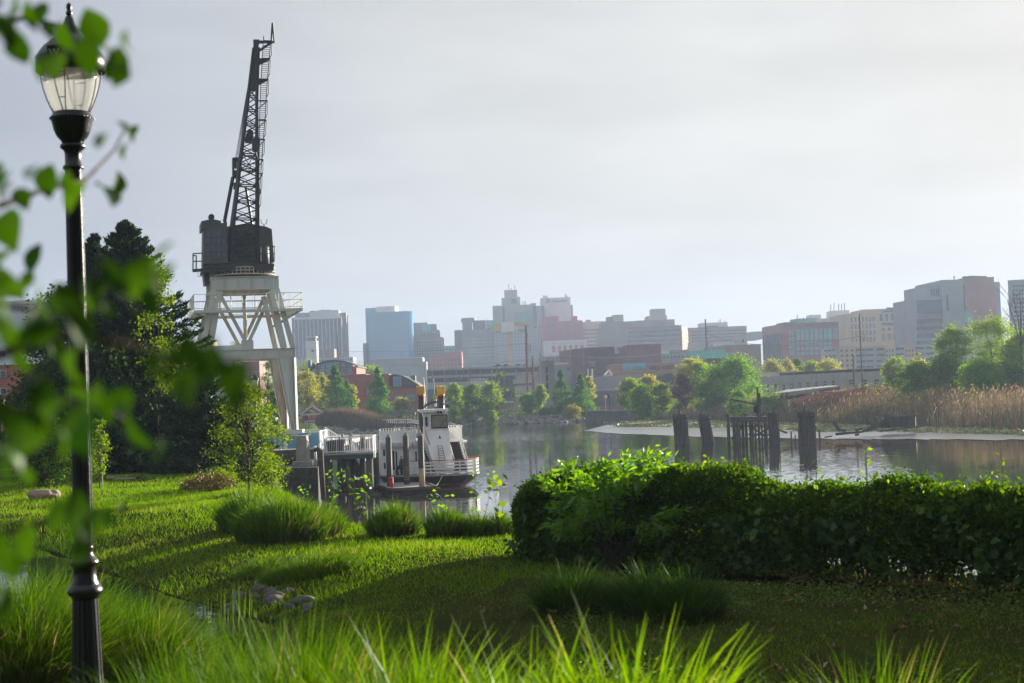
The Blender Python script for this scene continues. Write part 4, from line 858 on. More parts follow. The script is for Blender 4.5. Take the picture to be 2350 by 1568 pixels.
# ================================================================ PROMENADE DECK, WALLS, RAILINGS
M_conc = mat('concrete', (.33, .31, .28), .9, scale=1.2, bump=.2, bscale=6, col2=(.20, .185, .16))
M_dconc = mat('dark_wet_concrete', (.085, .072, .055), .85, scale=1.0, bump=.4, bscale=4, col2=(.02, .018, .015))
M_timb = mat('weathered_timber', (.13, .10, .07), .85, scale=2, col2=(.06, .048, .036), bump=.4, bscale=8, stretch=(1, 1, .25))
M_blue = mat('blue_glazing', (.18, .40, .58), .25, scale=1.5, var=.12, spec=.6)
M_plank = mat('grey_deck', (.36, .34, .32), .85, scale=2, var=.15)
M_black = mat('black_plastic', (.012, .012, .014), .45, scale=3)
M_green = mat('dark_green_beam', (.035, .06, .05), .6, scale=2)
def p4(a, b, D): return P(*C4(a, b), D)
def promenade():
    z = 3.55; x1 = p4(655, 780, 121).x; t = thing('promenade_deck', 'timber river promenade on dark piles under the crane', 'deck', (x1-6, 124, 0))
    MB().box(x1-14, x1, 121, 165, z-.35, z).build('deck_slab', M_plank, t)
    MB().box(x1-14, x1+.02, 120.8, 121, z-.75, z-.04).build('fascia', M_timb, t)
    for i in range(6):
        for j in range(3): MB().tube([(x1-.6-i*2.3, 121.6+j*5, -1), (x1-.6-i*2.3, 121.6+j*5, z-.35)], .19, 8).build('pile', M_timb, t)
    MB().box(x1-14, x1-2, 127, 127.6, -1, z-.4).build('back_wall', M_dconc, t)
    q = thing('blue_railing', 'railing with blue glazed panels along the promenade edge', 'railing', (x1-6, 121, z)); n = 15; w_ = .86
    for i in range(n):
        a = x1-.02-i*w_; MB().tube([(a, 121.1, z), (a, 121.1, z+1.22)], .035, 6).build('post', M_grail, q)
        MB().box(a-w_+.07, a-.07, 121.08, 121.12, z+.08, z+1.08).build('panel', M_blue, q)
    MB().tube([(x1-n*w_, 121.1, z+1.24), (x1, 121.1, z+1.24)], .05, 8).build('handrail', M_grail, q)
    for i in range(4): MB().box(x1-.04, x1, 121.2+i*.9, 121.95+i*.9, z+.08, z+1.08).build('panel', M_blue, q)
    crane.railing((x1, 121.3, z), (x1, 126.5, z), 1.35, 14, q, M_grail, (1, .1), .025, 'side_rail')
    q = thing('back_railing', 'second railing with blue panels on the far side of the promenade behind the crane leg', 'railing', (x1-6, 133, z))
    for i in range(10):
        a = x1-1-i*1.3; MB().tube([(a, 133, z), (a, 133, z+1.2)], .035, 6).build('post', M_grail, q); MB().box(a-1.22, a-.08, 132.98, 133.02, z+.08, z+1.05).build('panel', M_blue, q)
    MB().tube([(x1-14, 133, z+1.24), (x1-1, 133, z+1.24)], .05, 8).build('handrail', M_grail, q)
promenade()
def blocks():
    a = p4(432, 700, 116); b = p4(524, 700, 116); z1 = p4(470, 690, 116).z; z0 = p4(480, 925, 116).z
    o = MB().hexa([(a.x-.05,116,z0),(b.x+.12,116,z0),(b.x+.12,117.4,z0),(a.x-.05,117.4,z0),(a.x,116,z1),(b.x,116,z1),(b.x,117.4,z1),(a.x,117.4,z1)]).build('concrete_pillar', M_conc, None, org=(a.x, 116, z0), bev=.03); setp(o, 'square concrete pillar standing in front of the blue railing', 'pillar')
    c = p4(400, 950, 115.4); d = p4(592, 950, 115.4); zb = p4(500, 985, 115.4).z
    o = MB().box(c.x, d.x, 115.2, 119, zb, z0-.01).build('concrete_block', M_conc, None, org=(c.x, 115.2, zb), bev=.03); setp(o, 'low concrete block carrying the square pillar on the old quay', 'block')
    e = p4(250, 1000, 113); g = p4(640, 1000, 113); b_ = MB(); r = random.Random(2); zt = p4(600, 985, 113).z; n = 18
    for i in range(n):
        xa, xb = e.x+(g.x-e.x)*i/n, e.x+(g.x-e.x)*(i+1)/n
        for j in range(7):
            za, zb2 = -1+(zt+1)*j/7, -1+(zt+1)*(j+1)/7; k = r.uniform(0, .12); b_.box(xa+.01, xb-.01, 113-k, 114.5, za+.01, zb2-.01)
    b_.box(e.x, g.x, 113.4, 122, -1.2, zt-.02); o = b_.build('quay_wall', M_dconc, None, org=(e.x, 113, 0)); setp(o, 'dark crumbling masonry quay wall at the water below the pillar', 'wall')
    p, q = p4(612, 785, 114.5), p4(618, 960, 114.5); o = MB().tube([p, q], .1, 10).build('white_pipe', M_white, None, True, org=q); setp(o, 'short white pipe standing on the quay beside the platform', 'pipe')
    pts = [p4(600, 830, 113.5), p4(640, 812, 113.5), p4(666, 840, 113.2), p4(672, 1000, 113), p4(690, 1290, 112.6)]
    o = MB().tube(pts, [.15, .17, .18, .2, .18], 10).build('fender_pipe', mat('rusted_pipe', (.10, .06, .035), .85, scale=2, col2=(.03, .022, .018)), None, True, org=pts[-1]); setp(o, 'rusty bent fender pipe at the corner of the quay', 'pipe')
blocks()
def pier_platform():
    D = 118; z = p4(930, 850, D).z; a = p4(690, 860, D); b = p4(1163, 850, D); t = thing('landing_platform', 'raised landing platform with white baluster railings beside the quay', 'platform', (a.x, D, 0))
    MB().box(a.x, b.x, D, D+4.2, z-.14, z).build('deck', M_plank, t)
    MB().box(a.x+.02, b.x-.02, D+.05, D+.3, z-.48, z-.145).build('beam', M_green, t); MB().box(b.x-.3, b.x-.04, D+.3, D+4.1, z-.48, z-.145).build('beam', M_green, t)
    def bal(p, q, n, nm):
        s = MB(); p, q = Vector(p), Vector(q); H = 1.2
        for k in (H, .1): s.tube([p+Vector((0, 0, k)), q+Vector((0, 0, k))], .04, 6)
        for i in range(n+1): s.tube([p.lerp(q, i/n)+Vector((0, 0, .0 if i % 6 == 0 else .1)), p.lerp(q, i/n)+Vector((0, 0, H))], .03 if i % 6 == 0 else .012, 5)
        return s.build(nm, M_white, t)
    bal((a.x+.2, D+.04, z), (b.x-.05, D+.04, z), 26, 'railing'); bal((b.x-.05, D+.1, z), (b.x-.05, D+4.1, z), 24, 'railing'); bal((a.x+2.4, D+4.1, z), (b.x-.1, D+4.1, z), 10, 'railing'); bal((a.x+.05, D+.1, z), (a.x+.05, D+2, z), 10, 'gate')
    for (cx_, yb, w_, dv) in ((730, 1258, 62, .2), (925, 1250, 46, .6), (1130, 1250, 64, .2)):
        p = p4(cx_, yb, D+dv); r = w_*.24414/F*D/2; MB().tube([(p.x, D+dv+r, -1.2), (p.x, D+dv+r, z-.48)], r, 14).build('support_pile', M_timb, t, True)
    for cx_ in (850, 975, 1060): p = p4(cx_, 1100, D+4); MB().tube([(p.x, D+3.9, -1.2), (p.x, D+3.9, z-.15)], .2, 10).build('support_pile', M_timb, t, True)
    # covered thing behind the railing
    c0, c1 = p4(722, 840, D+1), p4(890, 840, D+1); zt = p4(800, 722, D+1).z; zb = z+.0
    o = MB().hexa([(c0.x+.15,D+.5,zb),(c1.x-.2,D+.5,zb),(c1.x-.2,D+1.9,zb),(c0.x+.15,D+1.9,zb),(c0.x,D+.5,zt-.1),(c1.x,D+.5,zt),(c1.x,D+1.9,zt),(c0.x,D+1.9,zt-.1)]).build('covered_cart', M_black, None, org=(c0.x, D+1, zb), bev=.12); setp(o, 'bulky black covered cart standing behind the white railing', 'cart')
    g = thing('gangway', 'white-railed gangway sloping from the platform to the floating dock', 'gangway', (a.x+1, D+4.3, z)); p0 = Vector((a.x+.9, D+4.3, z)); p1 = G(*C4(1010, 1075), .75)
    dv_ = (p1-p0); sd = Vector((dv_.y, -dv_.x, 0)).normalized()*.75; MB().bar(p0, p1, 1.5, .12).build('ramp', M_plank, g)
    for s_ in (-1, 1):
        bb = MB(); n = 12
        for i in range(n+1):
            q = p0.lerp(p1, i/n)+sd*s_; bb.bar(q, q+Vector((0, 0, 1.15)), .06)
            if i < n: bb.bar(q+Vector((0, 0, 1.15*(i % 2))), p0.lerp(p1, (i+1)/n)+sd*s_+Vector((0, 0, 1.15*((i+1) % 2))), .05)
        for k in (1.15, .1): bb.bar(p0+sd*s_+Vector((0, 0, k)), p1+sd*s_+Vector((0, 0, k)), .08)
        bb.build('truss_rail', M_white, g)
    o = thing('stair_rail', 'slanting white stair railing descending from the promenade to the platform', 'railing', p4(720, 720, 123)); bb = MB(); p, q = p4(705, 612, 124), p4(868, 712, 122.4)
    bb.bar(p, q, .07); bb.bar(p+Vector((0, 0, -.9)), q+Vector((0, 0, -.9)), .07)
    for i in range(9): m_ = p.lerp(q, i/8); bb.bar(m_, m_+Vector((0, 0, -.9)), .05)
    bb.build('rail', M_white, o)
pier_platform()
def floating_dock():
    z = .45; pts = [G(*C4(a, b), z) for a, b in ((1335,1195),(1752,1172),(1640,1128),(1230,1092),(1000,1048),(880,1088))]
    t = thing('floating_dock', 'low grey floating dock beside the white boat', 'dock', pts[0]); poly = [(p.x, p.y) for p in pts]
    MB().prism(poly, z-.12, z).build('deck', M_plank, t); c = sum((Vector((p.x, p.y, 0)) for p in pts), Vector())/6
    MB().prism([((x-c.x)*.985+c.x, (y-c.y)*.985+c.y) for x, y in poly], -.3, z-.125).build('float', M_dconc, t)
    b = MB()
    for i in range(6):
        p, q = pts[i], pts[(i+1) % 6]; b.bar(p+Vector((0, 0, .0)), q+Vector((0, 0, .0)), .16, .2)
    b.build('edge_timber', M_timb, t)
    p = G(*C4(1330, 1176), z); k = .24414/F*p.y
    o = MB().box(p.x-19*k, p.x+19*k, p.y-.3, p.y+.1, z, z+95*k).box(p.x-22*k, p.x-19.2*k, p.y-.35, p.y-.31, z, z+96*k).box(p.x+2*k, p.x+5*k, p.y-.35, p.y-.31, z, z+95*k).build('fender', mat('red_plastic', (.55, .03, .02), .5), None, org=p, bev=.03); setp(o, 'red upright bumper at the foot of a dock pile', 'bumper')
    GP = 'mooring piles with conical caps'
    mcap = mat('grey_cap', (.16, .17, .18), .5); wet = mat('pile_wrap', (.075, .058, .043), .7, scale=.8, bump=.3, bscale=10, col2=(.028, .024, .02), stretch=(1, 1, .3)); bare = mat('pale_pile_wood', (.42, .32, .2), .85, scale=2, stretch=(1, 1, .2))
    for (cx_, yt, yb, w_, zb, lb) in ((1187,670,1150,50,z,'capped pile standing just off the corner of the landing platform'), (1310,672,1172,54,z,'capped pile with the red bumper at its foot'), (1470,657,1147,54,z,'capped pile with rope coils beside the crouching person'), (1612,657,1165,55,z,'capped pile with pale bare lower half in front of the boat stairs'),
        (1065,665,1120,52,.1,'capped pile behind the outer end of the landing platform'), (957,660,1105,50,.1,'capped pile behind the middle of the landing platform'), (876,664,1090,36,.1,'slim capped pile behind the black cart'), (846,666,1080,32,.1,'slimmest capped pile farthest back behind the black cart')):
        p = G(*C4(cx_+6, yb), zb); r = w_*.24414/F*p.y/2; zt = P(*C4(cx_, yt+38), p.y).z; zc = P(*C4(cx_, yt), p.y).z
        t2 = thing('mooring_pile', lb, 'pile', (p.x, p.y, zb), GP); MB().lathe([(r*.97, -1.3), (r, zt)], (p.x, p.y, 0), 18).build('shaft', wet, t2, True)
        MB().lathe([(r*1.03, zt), (r*1.06, zt+.04), (.02, zc)], (p.x, p.y, 0), 18).build('cap', mcap, t2)
        if cx_ == 1612: MB().lathe([(r*1.02, zb), (r*1.02, zb+(zt-zb)*.36)], (p.x, p.y, 0), 18).build('bare_section', bare, t2, True)
        if cx_ == 1470:
            bb = MB()
            for i in range(6): bb.lathe([(r*1.02, .0), (r*1.1, .05), (r*1.02, .1)], (p.x, p.y, zb+.35+i*.19), 16)
            bb.build('rope_coil', mat('rope', (.28, .22, .15), .9), t2)
    r = np.random.default_rng(4); V = MB()
    for i in range(420):
        q = G(*C4(r.uniform(770, 1165), r.uniform(1195, 1248)), .03); a = r.uniform(-.5, .5); l_ = r.uniform(.15, .8); d = Vector((math.cos(a), math.sin(a)*.7, r.uniform(-.05, .12)))*l_; V.bar(q, q+d, r.uniform(.015, .05))
    V.build('driftwood_debris', mat('drift_stick', (.25, .17, .11), .9, scale=3))['kind'] = 'stuff'
    e = G(*C4(960, 1222), .0); o = link('mud_bank', rock(5.5, 3.2, .12, 8, 4), None, M_soil, (e.x, e.y, -.04)); o['kind'] = 'structure'
floating_dock()
# ================================================================ RIVERBOAT
def riverboat():
    fr = Fr(126, C4(1237, 0)[0], .10); t = thing('riverboat', 'white riverboat with two black gold-crowned funnels moored at the dock', 'boat', fr.w(4, 3, 0))
    U = lambda a, b, v=0: fr.pt(*C4(a, b), v)
    def W(a, b, v=0.0): u, z = U(a, b, v); return fr.w(u, v, z)
    zd = U(1800, 1050, -1)[1]; M_hull = mat('black_hull', (.014, .014, .016), .4, scale=1); M_red = mat('red_trim', (.50, .045, .03), .5, scale=3); M_gold = mat('gold_crown', (.75, .50, .08), .4, .2, scale=6)
    M_bw = mat('boat_white', (.84, .84, .84), .5, scale=1.6, stretch=(1, 1, .3), col2=(.70, .68, .63)); M_step = mat('stair_black', (.015, .014, .014), .7)
    ux = lambda a, v=0: U(a, 1000, v)[0]
    plan = [(ux(1225),9.),(ux(1225),1.2),(ux(1400),-.2),(ux(1510),-.7),(ux(1700),-1.5),(ux(1900),-1.9),(ux(2040),-1.6),(ux(2125),-.8),(ux(2165),.6),(ux(2120),2.2),(ux(2040),3.6),(ux(2010),5),(ux(2010),9.)]
    cu = ux(1640); ring = lambda k, sx, z: [fr.w(cu+(u-cu)*k+(sx if u > cu else 0)*max(0, 1-abs(v)/3), 2.5+(v-2.5)*k, z) for u, v in plan]
    def loft(name, rings, m):
        b = MB(); n = len(plan); o = 0
        for r_ in rings: b.v += [tuple(p) for p in r_]
        for i in range(len(rings)-1):
            for k in range(n): k2 = (k+1) % n; b.f.append((i*n+k, i*n+k2, (i+1)*n+k2, (i+1)*n+k))
        b.f.append(tuple(range(n))[::-1]); b.f.append(tuple((len(rings)-1)*n+k for k in range(n))); return b.build(name, m, t)
    loft('hull', [ring(.80, -.5, -.7), ring(.86, -.35, .1), ring(.93, -.1, .5), ring(.985, 0, zd-.14)], M_hull)
    loft('boot_stripe', [ring(.872, -.34, .14), ring(.888, -.30, .26)], M_red); loft('deck', [ring(1.0, 0, zd-.135), ring(1.0, 0, zd)], M_plank)
    # bow railing
    arc = plan[3:11]; b = MB(); cap = MB(); H = 1.12
    pts = []
    for i in range(len(arc)-1):
        n = max(1, int(math.hypot(arc[i+1][0]-arc[i][0], arc[i+1][1]-arc[i][1])/.55))
        for k in range(n): pts.append((arc[i][0]+(arc[i+1][0]-arc[i][0])*k/n, arc[i][1]+(arc[i+1][1]-arc[i][1])*k/n))
    pts.append(arc[-1]); pts = [fr.w(u-(.08 if u > cu else 0), v+.08, zd) for u, v in pts]
    for i, p in enumerate(pts):
        b.bar(p, p+Vector((0, 0, H)), .08)
        if i: 
            for k in (.16, .40, .64, .86): b.bar(pts[i-1]+Vector((0, 0, H*k)), p+Vector((0, 0, H*k)), .05, .13)
            cap.bar(pts[i-1]+Vector((0, 0, H)), p+Vector((0, 0, H)), .1, .07)
    b.build('bow_railing', M_bw, t); cap.build('rail_cap', M_red, t)
    # lower cabin and side
    z1 = U(1400, 775, 1)[1]; cab = MB().fbox(fr, ux(1228, 1), ux(1600, 1), 1.0, 9, zd, z1).build('cabin', M_bw, t)
    def pane(x0, x1, y0, y1, v, m, par, nm='window'):
        a = U(x0, y0, v); c = U(x1, y1, v); return MB().fbox(fr, a[0], c[0], v-.03, v+.03, c[1], a[1]).build(nm, m, par)
    for q in ((1250,1272,820,880), (1258,1276,945,1000), (1553,1570,835,925), (1287,1300,822,905)): pane(*q, 1.0, M_dglass, cab)
    for q in ((1338,1362,830,1010), (1368,1388,835,1010)): pane(*q, 1.0, M_step, cab, 'door')
    pane(1402, 1425, 832, 1010, 1.0, M_bw, cab, 'door_leaf')
    rb = MB().fbox(fr, ux(2010, 3)-.0, ux(2010, 3)+.02, 3, 9, zd, z1).fbox(fr, ux(1600, 1), ux(2008, 3), 3, 9, zd, z1); rb.build('cabin_side', M_bw, t)
    zu0, zu1 = U(1400, 745, .7)[1], U(1400, 640, .7)[1]
    MB().fbox(fr, ux(1232, .7), ux(2008, 2.2), 1.2, 9, z1+.0, zu0).fbox(fr, ux(1225, .7), ux(1600, .7), .55, 1.2, z1+.15, zu0).build('upper_deck', M_bw, t)
    b = MB(); tz = U(1400, 790, .5)[1]
    for i in range(34): u = ux(1228, .5)+i*.095; b.fbox(fr, u, u+.05, .52, .58, tz, z1+.14)
    b.build('fascia_trim', M_bw, t)
    b = MB().fbox(fr, ux(1237, .7), ux(1567, .7), .7, .76, zu0, zu1).fbox(fr, ux(1237, .7), ux(1237, .7)+.06, .76, 9, zu0, zu1).fbox(fr, ux(1880, 2), ux(2006, 2), 2, 2.06, zu0, zu1+.05).fbox(fr, ux(2006, 2)-.06, ux(2006, 2), 2.06, 9, zu0, zu1+.05); b.build('bulwark', M_bw, t)
    b = MB().fbox(fr, ux(1556, .7), ux(1570, .7), .55, .68, zu0-.1, zu1+.1); b.build('corner_post', M_bw, t)
    crane.railing(fr.w(ux(1240, .7), .73, zu1-.05), fr.w(ux(1595, .7), .73, zu1-.05), .25, 14, t, M_bw, (1,), .025, 'upper_rail'); crane.railing(fr.w(ux(1880, 2), 2.03, zu1), fr.w(ux(2004, 2), 2.03, zu1), .2, 5, t, M_bw, (1,), .025, 'upper_rail')
    # anchor emblem on the fascia
    c = W(1530, 765, .5); b = MB(); b.fbox(fr, ux(1500, .5), ux(1560, .5), .50, .53, U(1530, 785, .5)[1], U(1530, 748, .5)[1]); b.build('emblem_board', M_bw, t)
    b = MB(); e = lambda du, dz: c+fr.u*du+Vector((0, 0, dz))-fr.v*.03; b.bar(e(0, .12), e(0, -.1), .03); b.bar(e(-.06, .06), e(.06, .06), .025); b.tube([e(-.13, -.02), e(-.08, -.1), e(0, -.12), e(.08, -.1), e(.13, -.02)], .016, 5); b.build('anchor_emblem', M_hull, t)
    # wheelhouse
    a0, a1 = ux(1645, -.2), ux(1873, -.2); zt, zm, zl = U(1750, 450, -.2)[1], U(1750, 645, -.2)[1], U(1830, 1010, -1.5)[1]
    b = MB().fbox(fr, a0, a1, -.2, 2.2, zm, zt); c0, c1 = ux(1738, -1.5), ux(1922, -1.5)
    b.hexa([fr.w(c0,-1.5,zl), fr.w(c1,-1.5,zl), fr.w(a1,2.2,zl), fr.w(a0,2.2,zl), fr.w(a0,-.2,zm), fr.w(a1,-.2,zm), fr.w(a1,2.2,zm), fr.w(a0,2.2,zm)]); wh = b.build('wheelhouse', M_bw, t)
    fw = pane(1701, 1859, 494, 616, -.24, M_step, wh, 'window_frame'); pane(1709, 1851, 502, 606, -.285, mat('wheelhouse_glass', (.30, .30, .24), .06, scale=2, spec=.7), fw, 'pane')
    b = MB().bar(W(1790, 600, -.33), W(1840, 530, -.33), .03); b.build('wiper', M_step, fw)
    MB().fbox(fr, a0-.03, a0+.02, .3, 1.6, U(1650, 600, 0)[1], U(1650, 510, 0)[1]).build('window', M_dglass, wh)
    pane(1646, 1672, 512, 600, -.24, M_dglass, wh)
    r0, r1 = ux(1607, -.7), ux(1887, -.7); zr0, zr1 = U(1750, 470, -.7)[1], U(1750, 440, -.7)[1]; b = MB().fbox(fr, r0, r1, -.6, 2.8, zr0+.12, zr1)
    for i in range(7):
        u = r0+(r1-r0)*(i+.5)/7; w_ = (r1-r0)/14; b.extr([fr.w(u+w_*q, -.6, zr0+.12-.13*math.cos(q*math.pi/2)) for q in np.linspace(-1, 1, 9)], fr.v*.05)
    rf = b.build('roof', M_bw, t)
    b = MB()
    for s_ in (0, 1):
        e = [(1745,378), (1700,390), (1660,408), (1628,432)] if s_ == 0 else [(1745,378), (1790,392), (1835,402), (1868,425)]
        for lift in (0, 16): b.tube([W(x, y-lift*.9, -.3) for x, y in e], .035, 6)
        for k in range(14):
            x = float(np.interp(k/13, [0, .33, .67, 1], [q[0] for q in e])); y = float(np.interp(k/13, [0, .33, .67, 1], [q[1] for q in e])); b.bar(W(x, y, -.3), W(x, y-15, -.3), .035)
    b.build('roof_scroll', M_hull, rf)
    MB().lathe([(.07, -.55), (.11, -.3), (.09, 0), (.12, .05)], W(1742, 352, -.2), 12).build('ornament_post', M_bw, rf); b = MB(); cc = W(1742, 345, -.2)
    for k in range(8): th = k*.785; b.bar(cc+Vector((math.cos(th)*.1, math.sin(th)*.1, 0)), cc+Vector((math.cos(th)*.15, math.sin(th)*.15, .3)), .05)
    b.lathe([(.1, 0), (.12, .08)], cc, 10); b.build('ornament_crown', M_gold, rf)
    for x in (1770, 1797):
        c = W(x, 468, -.75); n = 12; MB().extr([c+fr.u*math.cos(6.283*k/n)*.1+Vector((0, 0, math.sin(6.283*k/n)*.1)) for k in range(n)], fr.v*.2).build('search_light', M_hull, wh)
    c = W(1785, 705, -.9); MB().lathe([(.12, 0), (.09, .08), (.06, .2), (.02, .26)], c+Vector((0, 0, -.1)), 12).build('bell', M_iron, wh)
    b = MB(); 
    for x0, x1 in ((1765,1780), (1808,1838)): b.bar(W(x0, 785, -1.0), W(x1, 940, -1.62), .04)
    for k in range(7): s_ = k/7; b.bar(W(1765+15*s_, 785+155*s_, -1.0-.62*s_), W(1808+30*s_, 785+155*s_, -1.0-.62*s_), .035)
    b.build('ladder', M_iron, t)
    MB().tube([W(1653, 640, -.4), W(1658, 690, -.5), W(1690, 775, -.9)], .035, 6).build('handrail', M_red, t)
    # stairs
    for (xt, xb, yt, yb, vt, vb_, w_) in ((1655, 1700, 745, 1020, 1.4, -1.2, .75), (1905, 1985, 735, 1010, 1.4, -1.2, .95)):
        p, q = W(xt, yt, vt), W(xb, yb, vb_); st = MB(); n = 11
        for k in range(n):
            m_ = p.lerp(q, (k+.5)/n); u = (m_-fr.o).dot(fr.u); v = (m_-fr.o).dot(fr.v); st.fbox(fr, u-w_/2, u+w_/2, v-.14, v+.2, m_.z-.12, m_.z)
            st.fbox(fr, u-w_/2, u+w_/2, v+.16, v+.2, m_.z-.32, m_.z-.12)
        s = st.build('stairs', M_step, t); bb = MB()
        for sg in (-1, 1):
            o = fr.u*sg*(w_/2+.06); bb.bar(p+o, q+o, .08, .3); bb.bar(p+o+Vector((0, 0, .95)), q+o+Vector((0, 0, .95)), .05)
            for k in range(5): m_ = p.lerp(q, k/4)+o; bb.bar(m_, m_+Vector((0, 0, .95)), .04)
        bb.build('stringer', M_bw, s)
    # funnels
    for (x, yb, v, x0, x1, w_) in ((1607, 800, 1.6, 1578, 1637, 0), (1795, 560, 3.6, 1765, 1825, 0)):
        c = W(x, 310, v); r = (U(x1, 310, v)[0]-U(x0, 310, v)[0])/2; zb_ = U(x, 960 if yb == 800 else 620, v)[1]; zt_ = c.z; zc = U(x, 222, v)[1]
        f = MB().lathe([(r, max(zd, zb_)), (r, zt_)], (c.x, c.y, 0), 20).build('funnel', M_hull, t, True)
        MB().lathe([(r*1.08, zt_-.08), (r*1.14, zt_), (r*1.08, zt_+.08)], (c.x, c.y, 0), 20).build('red_band', M_red, f)
        b = MB(); h = zc-zt_; n = 16
        b.lathe([(r*1.0, zt_+.05), (r*1.06, zt_+h*.3)], (c.x, c.y, 0), 20)
        for k in range(n):
            th = 6.283*k/n; f_ = lambda rr, z, d=0: Vector((c.x+math.cos(th+d)*rr, c.y+math.sin(th+d)*rr, z)); b.bar(f_(r*1.05, zt_+h*.1), f_(r*1.34, zt_+h*.95), .08)
            b.tube([f_(r*1.3, zt_+h*.86, -.19), f_(r*1.36, zt_+h*1.0), f_(r*1.3, zt_+h*.86, .19)], .035, 5)
        b.lathe([(r*1.26, zt_+h*.78), (r*1.32, zt_+h*.84)], (c.x, c.y, 0), 20); b.build('crown', M_gold, f)
    MB().tube([W(1660, 435, .5), W(1633, 140, .5)], .02, 5).build('antenna', M_bw, t); MB().tube([W(1737, 330, 1.5), W(1724, 150, 1.5)], .025, 5).lathe([(.05, 0), (.06, .1)], W(1723, 148, 1.5), 8).build('mast_light', M_iron, t)
    p, q = W(1810, 1060, -2), G(*C4(1680, 1160), .5); m_ = p.lerp(q, .5)+Vector((0, 0, -.45)); o = MB().tube([p, m_.lerp(p, .5)+Vector((0, 0, -.1)), m_, m_.lerp(q, .5)+Vector((0, 0, -.12)), q], .025, 5).build('mooring_rope', mat('pale_rope', (.55, .5, .42), .9), None, org=q); setp(o, 'slack pale rope from the boat bow to the floating dock', 'rope')
    c = W(2022, 742, 3); MB().tube([c+fr.u*-.15, c+fr.u*.15], .12, 10).build('life_float', M_bw, t)
riverboat()
# ================================================================ PEOPLE
M_skin = mat('skin', (.45, .27, .19), .6, scale=20, var=.06)
def person(label, base, yaw, J, jacket, trousers, hat, group=None):
    """J: joints in a local frame (x forward, y left, z up)."""
    t = thing('person', label, 'person', base, group); R_ = Matrix.Rotation(yaw, 3, 'Z'); base = Vector(base)
    names = list(J); pos = [base+R_ @ Vector(J[n][:3]) for n in names]; rad = [J[n][3] for n in names]; ix = {n: i for i, n in enumerate(names)}
    E = [('pelvis','waist'),('waist','chest'),('chest','neck'),('neck','jaw'),('jaw','head'),('head','crown')]
    for s in 'lr': E += [('pelvis','hip'+s),('hip'+s,'knee'+s),('knee'+s,'ankle'+s),('ankle'+s,'toe'+s),('chest','sho'+s),('sho'+s,'elb'+s),('elb'+s,'wri'+s),('wri'+s,'palm'+s)]
    E = [e for e in E if e[0] in ix and e[1] in ix]
    def skin(nm, keep, grow, m, par=t):
        ks = [n for n in names if n in keep]; im = {n: i for i, n in enumerate(ks)}; me = bpy.data.meshes.new(nm); og = ORG[t.name]
        vs = [pos[ix[n]]-og for n in ks]; ed = [(im[a], im[b]) for a, b in E if a in im and b in im]; rr = [rad[ix[n]]*grow for n in ks]
        if nm == 'body':
            for s in 'lr':
                if 'palm'+s in im:
                    w_, p = vs[im['wri'+s]], vs[im['palm'+s]]; d = (p-w_).normalized(); sd = d.cross(Vector((0, 0, 1))); sd = sd.normalized() if sd.length > .1 else Vector((0, 1, 0))
                    for k in range(5):
                        o = (k-2)*.018; f1 = p+sd*o+d*(.045 if k else .0)+(sd*-.03 if k == 0 else Vector()); f2 = f1+d*(.035 if k else .025)+Vector((0, 0, -.015))
                        vs += [f1, f2]; rr += [.010, .008]; ed += [(im['palm'+s], len(vs)-2), (len(vs)-2, len(vs)-1)]
            h, j = vs[im['head']], vs[im['jaw']]; fw = R_ @ Vector(J['face']) if 'face' in J else R_ @ Vector((1, 0, 0))
            vs += [h+fw*.105+Vector((0, 0, -.02))]; rr += [.018]; ed += [(im['head'], len(vs)-1)]
        me.from_pydata([tuple(v) for v in vs], ed, []); o = link(nm, me, par, m); md = o.modifiers.new('skin', 'SKIN'); md.use_smooth_shade = True
        for i, r_ in enumerate(rr): me.skin_vertices[0].data[i].radius = (r_, r_)
        root = im.get('pelvis', im.get('waist', im.get('head', 0))); me.skin_vertices[0].data[root].use_root = True
        sb = o.modifiers.new('sub', 'SUBSURF'); sb.levels = 1; sb.render_levels = 2; return o
    allj = [n for n in names if n != 'face']; skin('body', allj, .9, M_skin)
    skin('jacket', ['pelvis','waist','chest','neck','shol','elbl','wril','shor','elbr','wrir'], 1.12, jacket)
    skin('trousers', ['pelvis','waist','hipl','kneel','anklel','hipr','kneer','ankler'], 1.16, trousers)
    for s in 'lr': skin('shoe', ['ankle'+s, 'toe'+s], 1.25, M_black)
    skin('cap', ['head', 'crown'], 1.06, hat)
def JJ(**k):
    d = dict(pelvis=(0,0,.95,.13), waist=(0,0,1.12,.125), chest=(0,0,1.34,.145), neck=(0,0,1.5,.06), jaw=(.02,0,1.57,.075), head=(.01,0,1.65,.095), crown=(0,0,1.72,.07),
        hipl=(0,.09,.88,.095), kneel=(.02,.1,.5,.062), anklel=(0,.1,.08,.045), toel=(.16,.11,.03,.035), hipr=(0,-.09,.88,.095), kneer=(.02,-.1,.5,.062), ankler=(0,-.1,.08,.045), toer=(.16,-.11,.03,.035),
        shol=(0,.18,1.42,.065), elbl=(.02,.24,1.15,.045), wril=(.12,.22,.92,.032), palml=(.16,.21,.86,.028), shor=(0,-.18,1.42,.065), elbr=(.02,-.24,1.15,.045), wrir=(.12,-.22,.92,.032), palmr=(.16,-.21,.86,.028))
    d.update(k); return d
